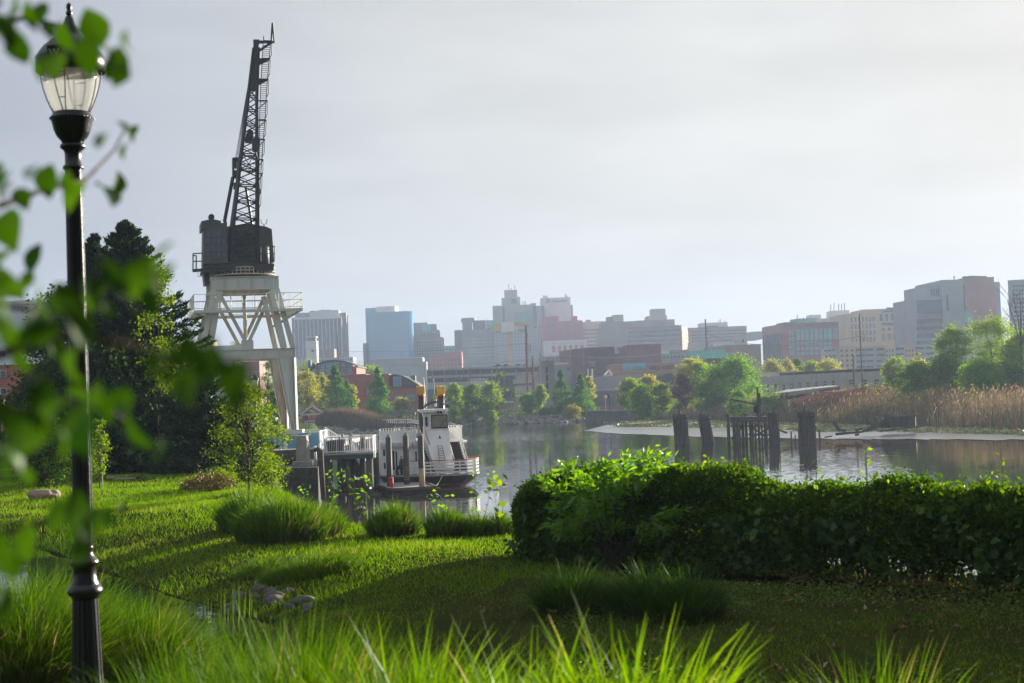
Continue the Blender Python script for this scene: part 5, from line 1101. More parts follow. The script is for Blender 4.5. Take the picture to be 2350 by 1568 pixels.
def people():
    camo = mat('olive_jacket', (.045, .05, .035), .9, scale=14, col2=(.02, .025, .02)); trs = mat('dark_trousers', (.03, .035, .03), .9, scale=10); cap = mat('dark_cap', (.03, .03, .03), .9)
    b = G(*C4(1392, 1128), .45)
    bent = JJ(pelvis=(-.1,0,.92,.14), waist=(.0,0,1.08,.135), chest=(.18,0,1.24,.15), neck=(.31,0,1.34,.06), jaw=(.39,0,1.36,.075), head=(.42,0,1.43,.095), crown=(.41,0,1.50,.07), kneel=(.05,.1,.48,.065), kneer=(-.02,-.1,.48,.065),
        shol=(.2,.18,1.32,.065), elbl=(.38,.22,1.12,.045), wril=(.56,.12,1.26,.032), palml=(.6,.08,1.28,.028), shor=(.2,-.18,1.32,.065), elbr=(.38,-.22,1.1,.045), wrir=(.56,-.1,1.22,.032), palmr=(.6,-.06,1.24,.028), hipl=(-.08,.09,.86,.1), hipr=(-.08,-.09,.86,.1))
    person('person in dark olive clothes bending over a camera tripod on the floating dock', b, -.25, bent, camo, trs, cap)
    tp = b+Vector((.72, -.2, 0)); t = thing('camera_tripod', 'camera on a dark tripod in front of the bending person', 'tripod', tp); top = tp+Vector((0, 0, 1.15))
    for k in range(3): th = k*2.1+.4; MB().tube([top, tp+Vector((math.cos(th)*.36, math.sin(th)*.36, 0))], [.02, .014], 6).build('leg', M_black, t)
    MB().box(top.x-.07, top.x+.07, top.y-.06, top.y+.06, top.z, top.z+.12).tube([top+Vector((.06, 0, .06)), top+Vector((.2, 0, .06))], .045, 10).build('camera_body', M_black, t)
    brown = mat('brown_jacket', (.13, .085, .055), .9, scale=14, col2=(.06, .045, .035)); p = P(*C4(1428, 1030), 126.2)
    person('person in a brown patterned jacket standing on the boat deck by the cabin door', (p.x, 126.2, .86), 2.6, JJ(), brown, trs, mat('brown_hair', (.05, .03, .02), .8))
people()
# ================================================================ FAR BANK AND SKYLINE
def C9(a, b): return 1491.7+a*.2686, 889.3+b*.2686
def CL(a, b): return a*.2013, 659.8+b*.2013
mc = lambda n, c, **k: mat(n, c, k.pop('rough', .85), **k)
K = dict(white=mc('pale_facade', (.62, .62, .60), scale=.08, var=.06), beige=mc('beige_facade', (.42, .385, .32), scale=.08, var=.08), tan=mc('tan_facade', (.54, .38, .21), scale=.08, var=.08), grey=mc('grey_facade', (.28, .29, .31), scale=.08, var=.08),
    dgrey=mc('dark_grey_facade', (.17, .17, .18), scale=.08), brown=mc('brown_facade', (.30, .22, .17), scale=.08), brick=mc('red_brick', (.36, .11, .075), scale=.3, var=.12), dred=mc('dark_red_brick', (.22, .085, .07), scale=.2), red=mc('red_facade', (.52, .075, .075), scale=.1),
    orange=mc('orange_brick', (.46, .20, .10), scale=.3), teal=mc('teal_panel', (.16, .38, .36), scale=.2, rough=.4), green=mc('green_copper_roof', (.05, .33, .26), scale=.3, rough=.6), glass=mat('tower_glass', (.14, .40, .62), .15, scale=.05, var=.1, spec=.8),
    glassd=mat('office_glass', (.035, .055, .09), .15, scale=.15, var=.2, spec=.6), glassg=mat('green_office_glass', (.16, .40, .38), .15, scale=.15, spec=.6), dark=mc('dark_opening', (.03, .032, .036)), conc=mc('far_concrete', (.40, .37, .32), scale=.15), conc2=mc('grey_concrete', (.26, .26, .26), scale=.2, var=.2),
    roof=mc('dark_roof', (.10, .09, .085), scale=.2), steel=mc('rust_steel', (.25, .09, .06), scale=1), yel=mc('crane_yellow', (.65, .38, .08), scale=1), redroof=mc('red_tin_roof', (.30, .10, .08), scale=.5), wood=mc('pole_wood', (.16, .12, .09), scale=1), gbrick=mc('grey_brick', (.40, .39, .38), scale=.6, var=.12))
class Bd:
    def __init__(s, label, D, cf, xl, xr, yt, dep, m, yaw=0.0, name='office_building', cat='building', group=None, part='wall', zb=None):
        s.cf = cf; s.fr = Fr(D, cf(xl, yt)[0], yaw); s.u1 = s.fr.pt(*cf(xr, yt))[0]; s.dep = dep; s.zt = s.fr.pt(*cf((xl+xr)/2, yt))[1]; s.m = m
        s.zb = hz(s.fr.o.x, s.fr.o.y)-1.5 if zb is None else zb; s.r = thing(name, label, cat, s.fr.w(s.u1/2, dep/2, s.zb), group); s.body = MB().fbox(s.fr, 0, s.u1, 0, dep, s.zb, s.zt).build(part, m, s.r)
    def U(s, x, y, v=0): return s.fr.pt(*s.cf(x, y), v)
    def block(s, x0, x1, yt, yb=None, v0=0.0, v1=None, m=None, nm='upper_block', par=None):
        ym = yt; u0 = s.U(x0, ym, v0)[0]; u1 = s.U(x1, ym, v0)[0]; z1 = s.U((x0+x1)/2, yt, v0)[1]; z0 = s.zb if yb is None else s.U((x0+x1)/2, yb, v0)[1]
        return MB().fbox(s.fr, u0, u1, v0, s.dep*.9 if v1 is None else v1, z0, z1).build(nm, m or s.m, par or s.r)
    def band(s, x0, x1, y0, y1, m, nm='window_band', v=0, th=.12, par=None): return s.block(x0, x1, y0, y1, v-th, v+.1, m, nm, par)
    def grid(s, x0, x1, y0, y1, nc, nr, fx, fy, m, nm='window', v=0, th=.15, par=None, fr=None):
        par = par or s.r; fr = fr or s.fr; u0 = fr.pt(*s.cf(x0, (y0+y1)/2), v)[0]; u1 = fr.pt(*s.cf(x1, (y0+y1)/2), v)[0]; z1 = fr.pt(*s.cf((x0+x1)/2, y0), v)[1]; z0 = fr.pt(*s.cf((x0+x1)/2, y1), v)[1]
        du, dz = (u1-u0)/nc, (z1-z0)/nr; hw, hh = abs(du)*fx/2, abs(dz)*fy/2; cells = [(u0+du*(i+.5), z0+dz*(j+.5)) for j in range(nr) for i in range(nc)]
        b = MB(); A = fr.u*hw; B = fr.v; b.hexa([(-A-B*th), (A-B*th), (A+B*.1), (-A+B*.1)]+[(-A-B*th), (A-B*th), (A+B*.1), (-A+B*.1)])
        b.v = [(p[0], p[1], (-hh if i < 4 else hh)) for i, p in enumerate(b.v)]; me = bpy.data.meshes.new(nm); me.from_pydata(b.v, [], b.f); me.materials.append(m)
        for c in cells[:96]:
            o = bpy.data.objects.new(nm, me); COL.objects.link(o); o.parent = par; o.location = fr.w(c[0], v, c[1])-ORG[par.name]; ORG[o.name] = ORG[par.name]
        if len(cells) > 96:
            b2 = MB()
            for c in cells[96:]: q = fr.w(c[0], v, c[1]); b2.add([(p[0]+q.x, p[1]+q.y, p[2]+q.z) for p in b.v], b.f)
            b2.build(nm, m, par)['kind'] = 'stuff'
    def poles(s, lst, m=None, w=.35, nm='antenna', v=2):
        for x, y0, y1 in lst:
            a, c = s.U(x, y0, v), s.U(x, y1, v); MB().bar(s.fr.w(a[0], v, a[1]), s.fr.w(c[0], v, c[1]), w).build(nm, m or K['dgrey'], s.r)
def skyline():
    # --- striped slab, glass tower, stepped brown tower
    b = Bd('dark glass slab tower with white vertical fins right beside the crane', 1100, C5, 68, 565, 440, 30, K['dgrey'], .05)
    b.grid(70, 563, 462, 850, 12, 1, .80, 1, K['glassd'], 'glass_strip', th=.2); b.band(66, 567, 436, 462, K['white'], 'cornice', th=.6)
    for i in range(13): b.band(66+i*41, 73+i*41, 462, 850, K['white'], 'fin', th=.8)
    b.block(75, 232, 396, 440, 3, 20, K['grey'], 'penthouse'); b.block(230, 536, 372, 438, 2, 22, K['white'], 'penthouse'); b.block(330, 460, 366, 373, 6, 15, K['dgrey'], 'roof_plant'); b.block(540, 612, 395, 900, 8, 30, K['brown'], 'side_wing')
    b.poles([(258, 372, 388), (275, 370, 388), (365, 352, 368), (600, 390, 400)])
    b = Bd('small pale church-like tower standing before the finned slab', 900, C5, 205, 302, 690, 8, K['white'], name='small_tower'); b.block(212, 292, 655, 690, 1, 7, K['dgrey'], 'belfry'); b.block(205, 298, 643, 656, 0, 8, K['white'], 'cap'); b.grid(250, 275, 780, 805, 1, 1, 1, 1, K['dark'])
    b = Bd('low brown block in front of the finned slab', 950, C5, 380, 488, 775, 12, K['brown']); b.grid(385, 480, 790, 860, 5, 3, .4, .5, K['dark'])
    b = Bd('low grey building in front of the finned slab behind the market roof', 940, C5, 60, 685, 868, 20, K['grey']); b.grid(300, 680, 880, 900, 14, 1, .5, .6, K['dark'])
    b = Bd('tall pale blue mirror-glass tower with white rooftop drum', 1150, C5, 878, 1262, 385, 30, K['glass'], -.05)
    b.block(812, 1000, 345, None, 8, 34, K['glass'], 'rear_wing'); b.block(1000, 1135, 338, 400, 14, 34, K['glass'], 'rear_wing')
    for (x, r_) in ((1266, 7),):
        u, z = b.U(1262, 385, 5); MB().lathe([(5, b.zb), (5, b.zt-.1)], b.fr.w(u-1.5, 5.2, 0), 20).build('rounded_corner', K['glass'], b.r, True)
    u, z = b.U(1037, 335, 10); MB().lathe([(8.2, z-12), (8.2, z)], Vector((b.fr.w(u, 10, 0).x, b.fr.w(u, 10, 0).y, 0)), 28).build('roof_drum', K['white'], b.r, True)
    gl = mc('glass_joint', (.28, .42, .50), rough=.3)
    for i in range(22): b.band(884+i*17, 885.6+i*17, 388, 862, gl, 'mullion', th=.1)
    for i in range(24): b.band(880, 1260, 400+i*19.5, 401.2+i*19.5, gl, 'floor_line', th=.08)
    b.poles([(900, 328, 342), (1105, 325, 340)]); b.block(788, 832, 715, None, 4, 16, K['dgrey'], 'annex')
    b = Bd('long low pale building beneath the mirror-glass tower', 900, C5, 858, 1412, 868, 20, K['grey']); b.band(858, 1412, 866, 874, K['white'], 'cornice'); b.block(1412, 1450, 905, None, 2, 15, K['grey'], 'annex')
    b = Bd('stepped brown brick tower with rows of small windows', 1180, C5, 1335, 1620, 655, 25, K['brown']); b.block(1285, 1580, 580, None, 2, 24, K['brown'], 'middle_tier'); b.block(1285, 1465, 500, None, 4, 22, K['brown'], 'top_tier'); b.block(1400, 1500, 515, 580, 3, 18, K['glassg'], 'roof_plant'); b.block(1505, 1550, 512, 576, 3, 18, K['dgrey'], 'roof_plant')
    b.grid(1345, 1612, 690, 870, 10, 6, .45, .5, K['dark']); b.grid(1390, 1570, 600, 645, 6, 1, .45, .6, K['dark'], v=2)
    b = Bd('low brick block with tall windows under the brown stepped tower', 1000, C5, 1500, 1822, 850, 20, K['brick']); b.block(1620, 1820, 805, None, 3, 18, K['brick'], 'tower'); b.grid(1510, 1815, 868, 960, 8, 2, .3, .5, K['dark'])
    Bd('small teal block between two towers', 1350, C5, 1637, 1752, 742, 20, K['teal'])
    # --- domed hotel block and white gridded slab
    b = Bd('grey office slab with a grid of little windows and a turret on its corner', 1120, C6, 275, 612, 570, 28, K['grey'], .06)
    b.grid(330, 600, 650, 860, 11, 6, .28, .38, K['white'], 'window'); b.block(182, 372, 575, None, 4, 26, K['brown'], 'side_wing'); b.block(265, 362, 490, 575, 6, 22, K['grey'], 'turret_tier'); b.block(375, 497, 475, 570, 5, 20, K['dgrey'], 'roof_plant'); b.block(510, 600, 474, 562, 5, 20, K['teal'], 'roof_plant'); b.block(497, 510, 476, 566, 4, 20, K['white'], 'roof_plant')
    u, z0 = b.U(330, 495, 12); z1 = b.U(333, 450, 12)[1]; c = b.fr.w(u, 12, 0); MB().lathe([(6, z0), (5.5, z0+3), (1.4, z1-1), (1.2, z1)], Vector((c.x, c.y, 0)), 8).build('turret', K['grey'], b.r)
    b.grid(185, 268, 590, 760, 4, 7, .5, .35, K['dgrey'], v=4); b.poles([(510, 458, 478), (605, 560, 575)])
    b = Bd('grey office slab adjoining the turret slab under the tallest tower', 1110, C6, 612, 925, 575, 28, K['grey'], .03); b.grid(630, 910, 585, 860, 9, 8, .25, .34, K['white'], 'window'); b.band(612, 660, 565, 608, K['dgrey'], 'louvre'); b.band(845, 925, 565, 605, K['dgrey'], 'louvre')
    b = Bd('tallest pale stepped tower with antennas on its crown', 1300, C6, 608, 1030, 315, 40, K['beige']); b.block(668, 862, 240, None, 6, 36, K['beige'], 'shoulder'); b.block(697, 832, 158, None, 10, 32, K['beige'], 'crown'); b.block(838, 862, 228, None, 8, 30, K['beige'], 'shoulder')
    b.band(806, 1008, 385, 490, K['teal'], 'glass_panel'); b.band(770, 825, 250, 305, K['dgrey'], 'tall_window', v=6); b.band(678, 700, 335, 560, K['dgrey'], 'window_strip'); b.band(800, 1010, 318, 380, K['beige'], 'blank_panel'); b.poles([(745, 95, 160), (770, 140, 160), (808, 110, 160), (885, 275, 318), (905, 272, 318), (920, 272, 318)], w=.5); b.block(970, 1030, 296, 316, 5, 20, K['grey'], 'roof_plant')
    b = Bd('grey office slab with dark square windows behind the tower crane', 1200, C6, 920, 1045, 560, 20, K['grey']); b.grid(930, 1040, 565, 860, 4, 9, .45, .45, K['dgrey'])
    b = Bd('narrow tower of tall vertical white columns', 1250, C6, 1032, 1115, 322, 30, K['glassd']); [b.band(1034+i*14, 1040+i*14, 325, 800, K['white'], 'column', th=.6) for i in range(4)]; b.band(1078, 1113, 330, 640, K['glassd'], 'glass_strip', th=.15)
    # --- bank tower
    b = Bd('white bank tower with green rooftop sign above a red block', 1280, C6, 1115, 1388, 237, 34, K['white']); b.block(1088, 1116, 250, None, 4, 34, K['glassd'], 'glass_side'); b.block(1390, 1413, 312, 480, 6, 30, K['brown'], 'side_fin')
    sg = mat('sign_green', (.01, .38, .30), .5); u0, z0 = b.U(1140, 292); u1, z1 = b.U(1172, 256); q = MB().fbox(b.fr, u0, u1, -.4, .1, z0, z1).build('sign_logo', sg, b.r)
    for dx, dz in ((.5, .5),): um, zm, k = (u0+u1)/2, (z0+z1)/2, (u1-u0)/2; MB().fbox(b.fr, um-k*.45, um+k*.45, -.5, -.41, zm-k*.12, zm+k*.12).fbox(b.fr, um-k*.12, um+k*.12, -.56, -.505, zm-k*.45, zm+k*.45).build('sign_mark', K['white'], b.r)
    uu, zz = b.U(1275, 272); text('sign_lettering', 'Citizens Bank', 2.35, b.fr.w(uu, -.3, zz), b.fr.u, sg, b.r, .2); b.band(1086, 1112, 258, 300, sg, 'side_sign', v=3.5)
    b.poles([(1105+i*9, 212+(i % 3)*6, 240) for i in range(6)]+[(1335, 200, 236), (1345, 210, 236), (1360, 215, 236)], w=.5)
    b = Bd('red office block with vertical ribs below the bank tower', 1220, C6, 1120, 1513, 482, 30, K['red']); b.block(1116, 1266, 434, None, 2, 26, K['red'], 'tall_part'); b.block(1410, 1460, 430, None, 6, 26, K['red'], 'tall_part')
    for i in range(24): b.band(1124+i*16.2, 1127+i*16.2, 490, 660, K['brown'], 'rib', th=.3)
    b.grid(1300, 1420, 580, 640, 6, 2, .35, .3, K['white'])
    b = Bd('pale classical block with tall red windows under the red office block', 1120, C6, 1130, 1560, 684, 26, K['white']); b.grid(1185, 1540, 735, 805, 6, 1, .62, 1, K['red'], 'tall_window'); b.grid(1185, 1540, 700, 722, 12, 1, .3, .8, K['brown'])
    b = Bd('low ornate red building with arched dark windows before the classical block', 900, C6, 1085, 1430, 848, 18, K['dred']); b.grid(1130, 1420, 868, 905, 6, 1, .7, .9, K['dark'], 'arched_window'); b.band(1085, 1430, 880, 884, K['conc'], 'string_course')
    b = Bd('beige office block with dark horizontal window bands', 1250, C6, 1518, 1775, 487, 26, K['beige']); [b.band(1520, 1772, 565+i*40, 582+i*40, K['dgrey']) for i in range(6)]; b.block(1550, 1600, 470, 490, 3, 12, K['grey'], 'roof_plant')
    # --- long hotel block
    b = Bd('long brown hotel block with stepped pale roof tower', 1180, C7, 12, 826, 408, 40, K['brown']); b.block(12, 560, 355, None, 4, 38, K['brown'], 'upper_storeys'); b.block(378, 780, 340, None, 6, 36, K['brown'], 'upper_storeys'); b.block(490, 700, 298, 345, 8, 30, K['beige'], 'tower_base'); b.block(535, 683, 224, 300, 10, 26, K['beige'], 'roof_tower'); b.block(72, 130, 308, 358, 6, 20, K['dgrey'], 'roof_plant'); b.block(132, 243, 286, 356, 6, 22, K['beige'], 'roof_plant')
    b.grid(30, 280, 380, 590, 12, 9, .35, .4, K['dgrey']); [b.band(622+i*90, 624+i*90+60, 365, 405, K['dgrey'], 'louvre', v=6) for i in range(1)]; b.grid(545, 675, 238, 276, 4, 2, .2, .3, K['dark'], v=10); b.grid(300, 780, 362, 398, 18, 2, .3, .4, K['dgrey'], v=6)
    b = Bd('brown office block with dark bands and a sunlit orange striped end wall', 1080, C7, 290, 852, 420, 30, K['brown'], -.25); [b.band(292, 850, 445+i*48, 470+i*48, K['glassd']) for i in range(4)]
    u = b.u1; fr = Fr(o=b.fr.w(u, 0, 0), u=b.fr.v); z = lambda y: b.U(852, y)[1]; ue = b.dep
    for i in range(4): MB().fbox(fr, 0, ue, -.25, .1, z(480+i*44+4), z(455+i*44)).build('orange_panel', K['orange'], b.r)
    b.band(290, 852, 408, 422, K['brick'], 'parapet')
    b = Bd('long reddish office building with a pale roof house and mast before it', 1150, C7, 950, 1532, 412, 35, K['brown']); b.block(1052, 1333, 368, 415, 5, 24, K['white'], 'roof_house'); [b.band(955, 1525, 448+i*34, 462+i*34, K['glassd']) for i in range(4)]; b.poles([(1245, 338, 368), (1262, 332, 368), (1302, 345, 368)], w=.4); b.band(1115, 1235, 402, 414, K['dgrey'], 'rooftop_letters', v=5)
    b = Bd('pale stucco block with dark opening beside the long reddish building', 800, C7, 1437, 1530, 512, 14, K['beige']); b.band(1482, 1505, 543, 572, K['dark'], 'opening')
    b = Bd('low brown warehouse row behind the green-roofed station', 700, C7, 1300, 1680, 598, 20, K['brown']); b.block(1130, 1300, 615, None, 3, 18, K['grey'], 'annex')
    b = Bd('cluttered pale rooftops left of the green-roofed station', 720, C7, 640, 1010, 690, 22, K['grey']); b.block(640, 725, 668, 695, 1, 12, K['white'], 'roof_plant'); b.block(730, 930, 655, None, 5, 20, K['brown'], 'back_block'); b.block(1240, 1400, 570, None, 30, 50, K['white'], 'back_block'); b.grid(650, 1000, 715, 735, 9, 1, .5, .6, K['dark'])
    o = MB(); f = Fr(1500, C7(1540, 0)[0]); o.add([f.w(f.pt(*C7(x, y))[0], v, f.pt(*C7(x, y))[1]) for v in (0, 80) for x, y in ((1535, 530), (1545, 470), (1600, 462), (1730, 458), (1740, 530))], [(0,1,2,3,4), (9,8,7,6,5), (0,5,6,1), (1,6,7,2), (2,7,8,3), (3,8,9,4)]); o.build('distant_hill', M_far)['kind'] = 'structure'
    # --- station with green roof
    b = Bd('brick railway station with green copper hipped roof', 520, C7, 938, 1440, 742, 16, K['dred'], name='station_building'); u0, u1 = b.U(938, 742)[0], b.U(1352, 742)[0]; zt = b.U(1145, 657, 8)[1]; zb = b.zt
    w = b.fr.w; MB().add([w(u0-.5, -.6, zb), w(u1+.4, -.6, zb), w(u1+.4, 16.6, zb), w(u0-.5, 16.6, zb), w(u0+.3, 8, zt), w(u1-.6, 8, zt)], [(0,1,5,4), (1,2,5), (2,3,4,5), (3,0,4)]).build('roof', K['green'], b.r)
    g0, g1 = b.U(1065, 742)[0], b.U(1365, 742)[0]; gz = b.U(1190, 682, -1.2)[1]; gm = (g0+g1)/2; MB().add([w(g0, -1.6, zb+.02), w(g1, -1.6, zb+.02), w(gm, 5, gz), w(gm-2, 5, gz), w(g0, 6, zb+.02), w(g1, 6, zb+.02)], [(0,1,2,3), (1,5,2), (4,0,3)]).build('front_roof', K['green'], b.r); b.grid(1085, 1420, 770, 810, 4, 1, .4, .95, K['dark'], 'arched_window')
    # --- dark red arts block, orange block, theatre, gabled house
    b = Bd('big dark red windowless brick block with white wall lettering', 620, C6, 1548, 1850, 757, 40, K['dred'], .22); dl = b.fr.side(C6(1423, 800)[0]); MB().fbox(b.fr, .1, b.u1, -.0, dl, b.zb, b.zt-.5).build('side_wall', K['dred'], b.r)
    for i in range(5): fl = b.fr.leftside(dl); MB().fbox(fl, dl*(.05+.19*i), dl*(.05+.19*i)+.5, -.5, .1, b.zb, b.zt-.4).build('pier', K['dred'], b.r)
    b.block(1850, 1990, 822, None, 3, 30, K['dred'], 'low_wing'); wl = mat('white_lettering', (.75, .74, .70), .7)
    for s_, x, y, sz in (('DELAWARE', 1615, 912, .62), ('CENTER', 1615, 938, .62), ('FOR THE CONTEMPORARY ARTS', 1618, 956, .24)): uu, zz = b.U(x, y); text('lettering', s_, sz, w_ := b.fr.w(uu, -.12, zz), b.fr.u, wl, b.r, .05)
    b2 = Bd('dark red brick block stepping up behind the orange glazed block', 640, C7, 290, 636, 597, 40, K['dred']); b2.block(-110, 150, 622, None, 3, 36, K['dred'], 'long_wing'); b2.block(150, 292, 690, None, 2, 36, K['dred'], 'low_link'); b2.block(192, 288, 625, 688, 10, 20, K['dgrey'], 'roof_plant'); b2.block(135, 200, 668, 692, 5, 12, K['white'], 'roof_plant'); b2.grid(330, 520, 725, 750, 3, 1, .8, .9, K['dgrey'])
    for x in (1573, 1612, 1620): o = MB(); p, q = P(*C6(x, 985), 600), P(*C6(x, 1090), 600); o.tube([q, p], .15, 5); o = o.build('flagpole', K['white'], None, org=q); setp(o, 'bare white flagpole in front of the dark red lettered block', 'flagpole', 'flagpoles before the lettered block')
    b = Bd('orange brick block with blue-green glass band and two window rows', 560, C7, 130, 780, 795, 20, K['orange'], .03); b.band(235, 485, 795, 868, K['teal'], 'glass_band'); b.band(235, 485, 793, 832, K['glass'], 'upper_glass', th=.2); b.grid(512, 632, 822, 858, 6, 1, .8, 1, K['glassd']); b.grid(652, 770, 818, 852, 6, 1, .8, 1, K['glassd']); b.band(130, 780, 872, 878, K['conc'], 'string_course'); b.band(130, 780, 793, 800, K['conc'], 'coping')
    b = Bd('plain grey theatre with white lettering behind the bank trees', 470, C6, 1640, 1990, 1065, 30, K['grey'], .05, 'theatre'); b.block(1990, 2010, 1060, None, 1, 28, K['grey'], 'wing'); b.cf = C7; b.block(60, 545, 918, None, 1.5, 28, K['grey'], 'wing'); 
    for s_, x, y, sz in (('DELAWARE', 305, 972, .62), ('THEATRE', 318, 992, .58)): uu, zz = b.U(x, y, 1.5); text('lettering', s_, sz, b.fr.w(uu, 1.3, zz), b.fr.u, wl, b.r, .08)
    b.cf = C6; [b.band(1600, 2000, y, y+7, K['white'], 'stripe') for y in (1195,)]; b.block(1590, 2000, 1215, None, -3, 0, K['dgrey'], 'plinth_wing')
    b = Bd('dark red brick house with a broad gable behind the purple-leaved tree', 440, C7, 430, 790, 985, 16, K['dred'], .1, 'brick_house'); u0, u1, um = 0, b.u1, b.U(745, 985)[0]; z1 = b.U(742, 893)[1]; z2 = b.U(560, 925)[1]; w = b.fr.w; za = b.zt
    MB().add([w(u0-.4, -.3, za), w(u1*.55, -.3, za), w(um, -.3, z1), w(u1+1, -.3, za-.3), w(u0-.4, 16, za), w(u1+1, 16, za), w(um, 16, z1), w(u0+2.5, 6, z1-.2)], [(1,3,2), (0,1,2,7), (0,7,4), (3,5,6,2), (4,7,6,5), (7,2,6)]).build('roof', K['roof'], b.r); b.grid(650, 760, 985, 1020, 2, 1, .45, .9, K['glassd'])
    o = Bd('small white pyramid skylight frame on the dark roofs', 540, C6, 1752, 1830, 1046, 5, K['white'], name='skylight', cat='skylight', part='base'); u, z = o.U(1790, 994, 2.5); w = o.fr.w; bb = MB()
    for c in ((0, 0), (o.u1, 0), (o.u1, 5), (0, 5)): bb.bar(w(c[0], c[1], o.zt), w(u, 2.5, z), .3)
    bb.build('frame', K['white'], o.r)
    # --- garage, billboard, concrete stair tower
    b = Bd('long beige multi-storey car park behind the bank trees', 600, C6, -105, 1062, 970, 34, K['dark'], -.02, 'car_park', part='deck_interior'); [b.band(-105, 1062, y0, y1, K['conc'], 'parapet', th=.6) for y0, y1 in ((962, 985), (1035, 1062), (1105, 1175))]; b.block(815, 1062, 1015, None, -.5, 20, K['conc'], 'end_block'); b.band(790, 985, 1135, 1155, K['dark'], 'opening', v=-.5)
    for i in range(9): b.band(-60+i*125, -52+i*125, 985, 1110, K['conc'], 'column', th=.2)
    for x in (275, 345, 615, 697, 1055): b.poles([(x, 945, 1065)], K['wood'], .35, 'lamp_pole', -1.5)
    for i, x in enumerate((235, 640, 720, 850, 925)):
        p = P(*C6(x, 1085 if i == 0 else 950), 598); bb = MB(); z = p.z-.6; w_ = 2.1
        t = thing('parked_car', ['red car parked on the lower deck of the car park', 'dark car on the roof of the car park under the tower crane mast', 'black car on the roof of the car park beside the lamp', 'silver car on the car park roof right of the tower crane', 'white car by the car park wall beside the rusty pole'][i], 'car', (p.x, 597, z))
        m = mat('car_paint', ((.4, .03, .03), (.03, .03, .035), (.015, .015, .015), (.5, .5, .52), (.7, .7, .7))[i], .3); y = 598 if i == 0 else 603
        MB().hexa([(p.x-w_,y,z+.3),(p.x+w_,y,z+.3),(p.x+w_,y+1.7,z+.3),(p.x-w_,y+1.7,z+.3),(p.x-w_,y,z+.85),(p.x+w_,y,z+.8),(p.x+w_,y+1.7,z+.8),(p.x-w_,y+1.7,z+.85)]).build('body', m, t, bev=.1); MB().hexa([(p.x-1.3,y,z+.83),(p.x+.9,y,z+.83),(p.x+.9,y+1.7,z+.83),(p.x-1.3,y+1.7,z+.83),(p.x-.8,y+.1,z+1.4),(p.x+.4,y+.1,z+1.4),(p.x+.4,y+1.6,z+1.4),(p.x-.8,y+1.6,z+1.4)]).build('cabin', K['glassd'], t)
        for s_ in (-1.25, 1.25): MB().tube([(p.x+s_, y-.05, z+.33), (p.x+s_, y+.2, z+.33)], .33, 12).build('wheel', K['dark'], t)
    t = thing('billboard', 'dark back of a large billboard on steel legs before the car park', 'billboard', P(*C6(665, 1300), 450)); f = Fr(450, C6(555, 0)[0]); uz = lambda x, y, v=0: f.pt(*C6(x, y), v)
    def rect(x0, x1, y0, y1, v0, v1, m, nm, par): a, c = uz(x0, y1), uz(x1, y0); return MB().fbox(f, a[0], c[0], v0, v1, a[1], c[1]).build(nm, m, par)
    pn = rect(555, 780, 1070, 1185, 0, .5, K['dgrey'], 'panel', t); [rect(560+i*55, 564+i*55, 1066, 1190, -.25, 0, K['dark'], 'strut', pn) for i in range(5)]; rect(650, 790, 1188, 1196, -1, .5, K['wood'], 'catwalk', t); rect(665, 672, 1190, 1330, .1, .5, K['dgrey'], 'leg', t); rect(770, 777, 1190, 1330, .1, .5, K['dgrey'], 'leg', t); rect(665, 790, 1212, 1290, 1, 1.5, K['glassd'], 'lower_panel', t)
    t = thing('roof_frame', 'open white sign framework to the left of the dark billboard', 'frame', P(*C6(435, 1160), 460)); f = Fr(460, C6(345, 0)[0]); bb = MB(); a, c = uz(345, 1135), uz(525, 1080)
    for i in range(13): u = a[0]+(c[0]-a[0])*i/12; bb.bar(f.w(u, 0, a[1]-3), f.w(u, 0, c[1]), .12)
    for k in (0, .35, .7, 1): bb.bar(f.w(a[0], 0, a[1]+(c[1]-a[1])*k), f.w(c[0], 0, a[1]+(c[1]-a[1])*k), .14)
    bb.build('lattice', K['white'], t)
    b = Bd('bare concrete stair tower with slit windows beside the bank cypresses', 420, C6, 1130, 1220, 895, 8, K['conc2'], .12, 'stair_tower'); b.grid(1138, 1155, 950, 1290, 1, 4, .9, .72, K['dark'], 'slit_window')
    o = Bd('grey warehouse with white roof behind the concrete stair tower', 640, C6, 1222, 1430, 935, 24, K['grey']); o.block(1228, 1420, 915, 936, 4, 20, K['white'], 'roof'); o.grid(1340, 1460, 965, 1000, 2, 1, .7, .9, K['dgrey'])
    o = Bd('white riverside pavilion behind the round bank tree', 405, C6, 632, 800, 1325, 8, K['conc'], name='pavilion'); o.band(632, 800, 1322, 1336, K['white'], 'fascia', th=.5); o.grid(640, 795, 1342, 1400, 7, 1, .5, 1, K['brown'], 'doorway')
    o = Bd('low pale shed with flat roof beside the billboard legs', 420, C6, 805, 930, 1230, 10, K['conc'], name='shed'); o.grid(812, 925, 1250, 1275, 3, 1, .8, .8, K['white'], 'panel')
    # --- right hand office blocks
    b = Bd('red brick office block with rows of tall green glass windows', 900, C8, 300, 757, 520, 40, K['brick'], .12); dl = b.fr.side(C8(123, 600)[0]); b.grid(330, 380, 575, 800, 2, 4, .75, .78, K['glassg']); b.grid(392, 705, 570, 665, 8, 1, .72, 1, K['glassg'], 'tall_window'); b.grid(392, 705, 672, 800, 8, 3, .72, .66, K['glassg']); b.grid(708, 752, 566, 660, 2, 1, .7, 1, K['glassg'], 'tall_window'); b.band(298, 758, 515, 545, K['dred'], 'cornice', th=.6)
    fl = b.fr.leftside(dl); MB().fbox(b.fr, .1, b.u1, .1, dl, b.zb, b.zt-.4).build('side_wall', K['brick'], b.r)
    for i in range(9): MB().fbox(fl, dl*(.06+.105*i), dl*(.12+.105*i), -.3, .1, b.zb+4, b.zt-5).build('side_window', K['glassd'], b.r)
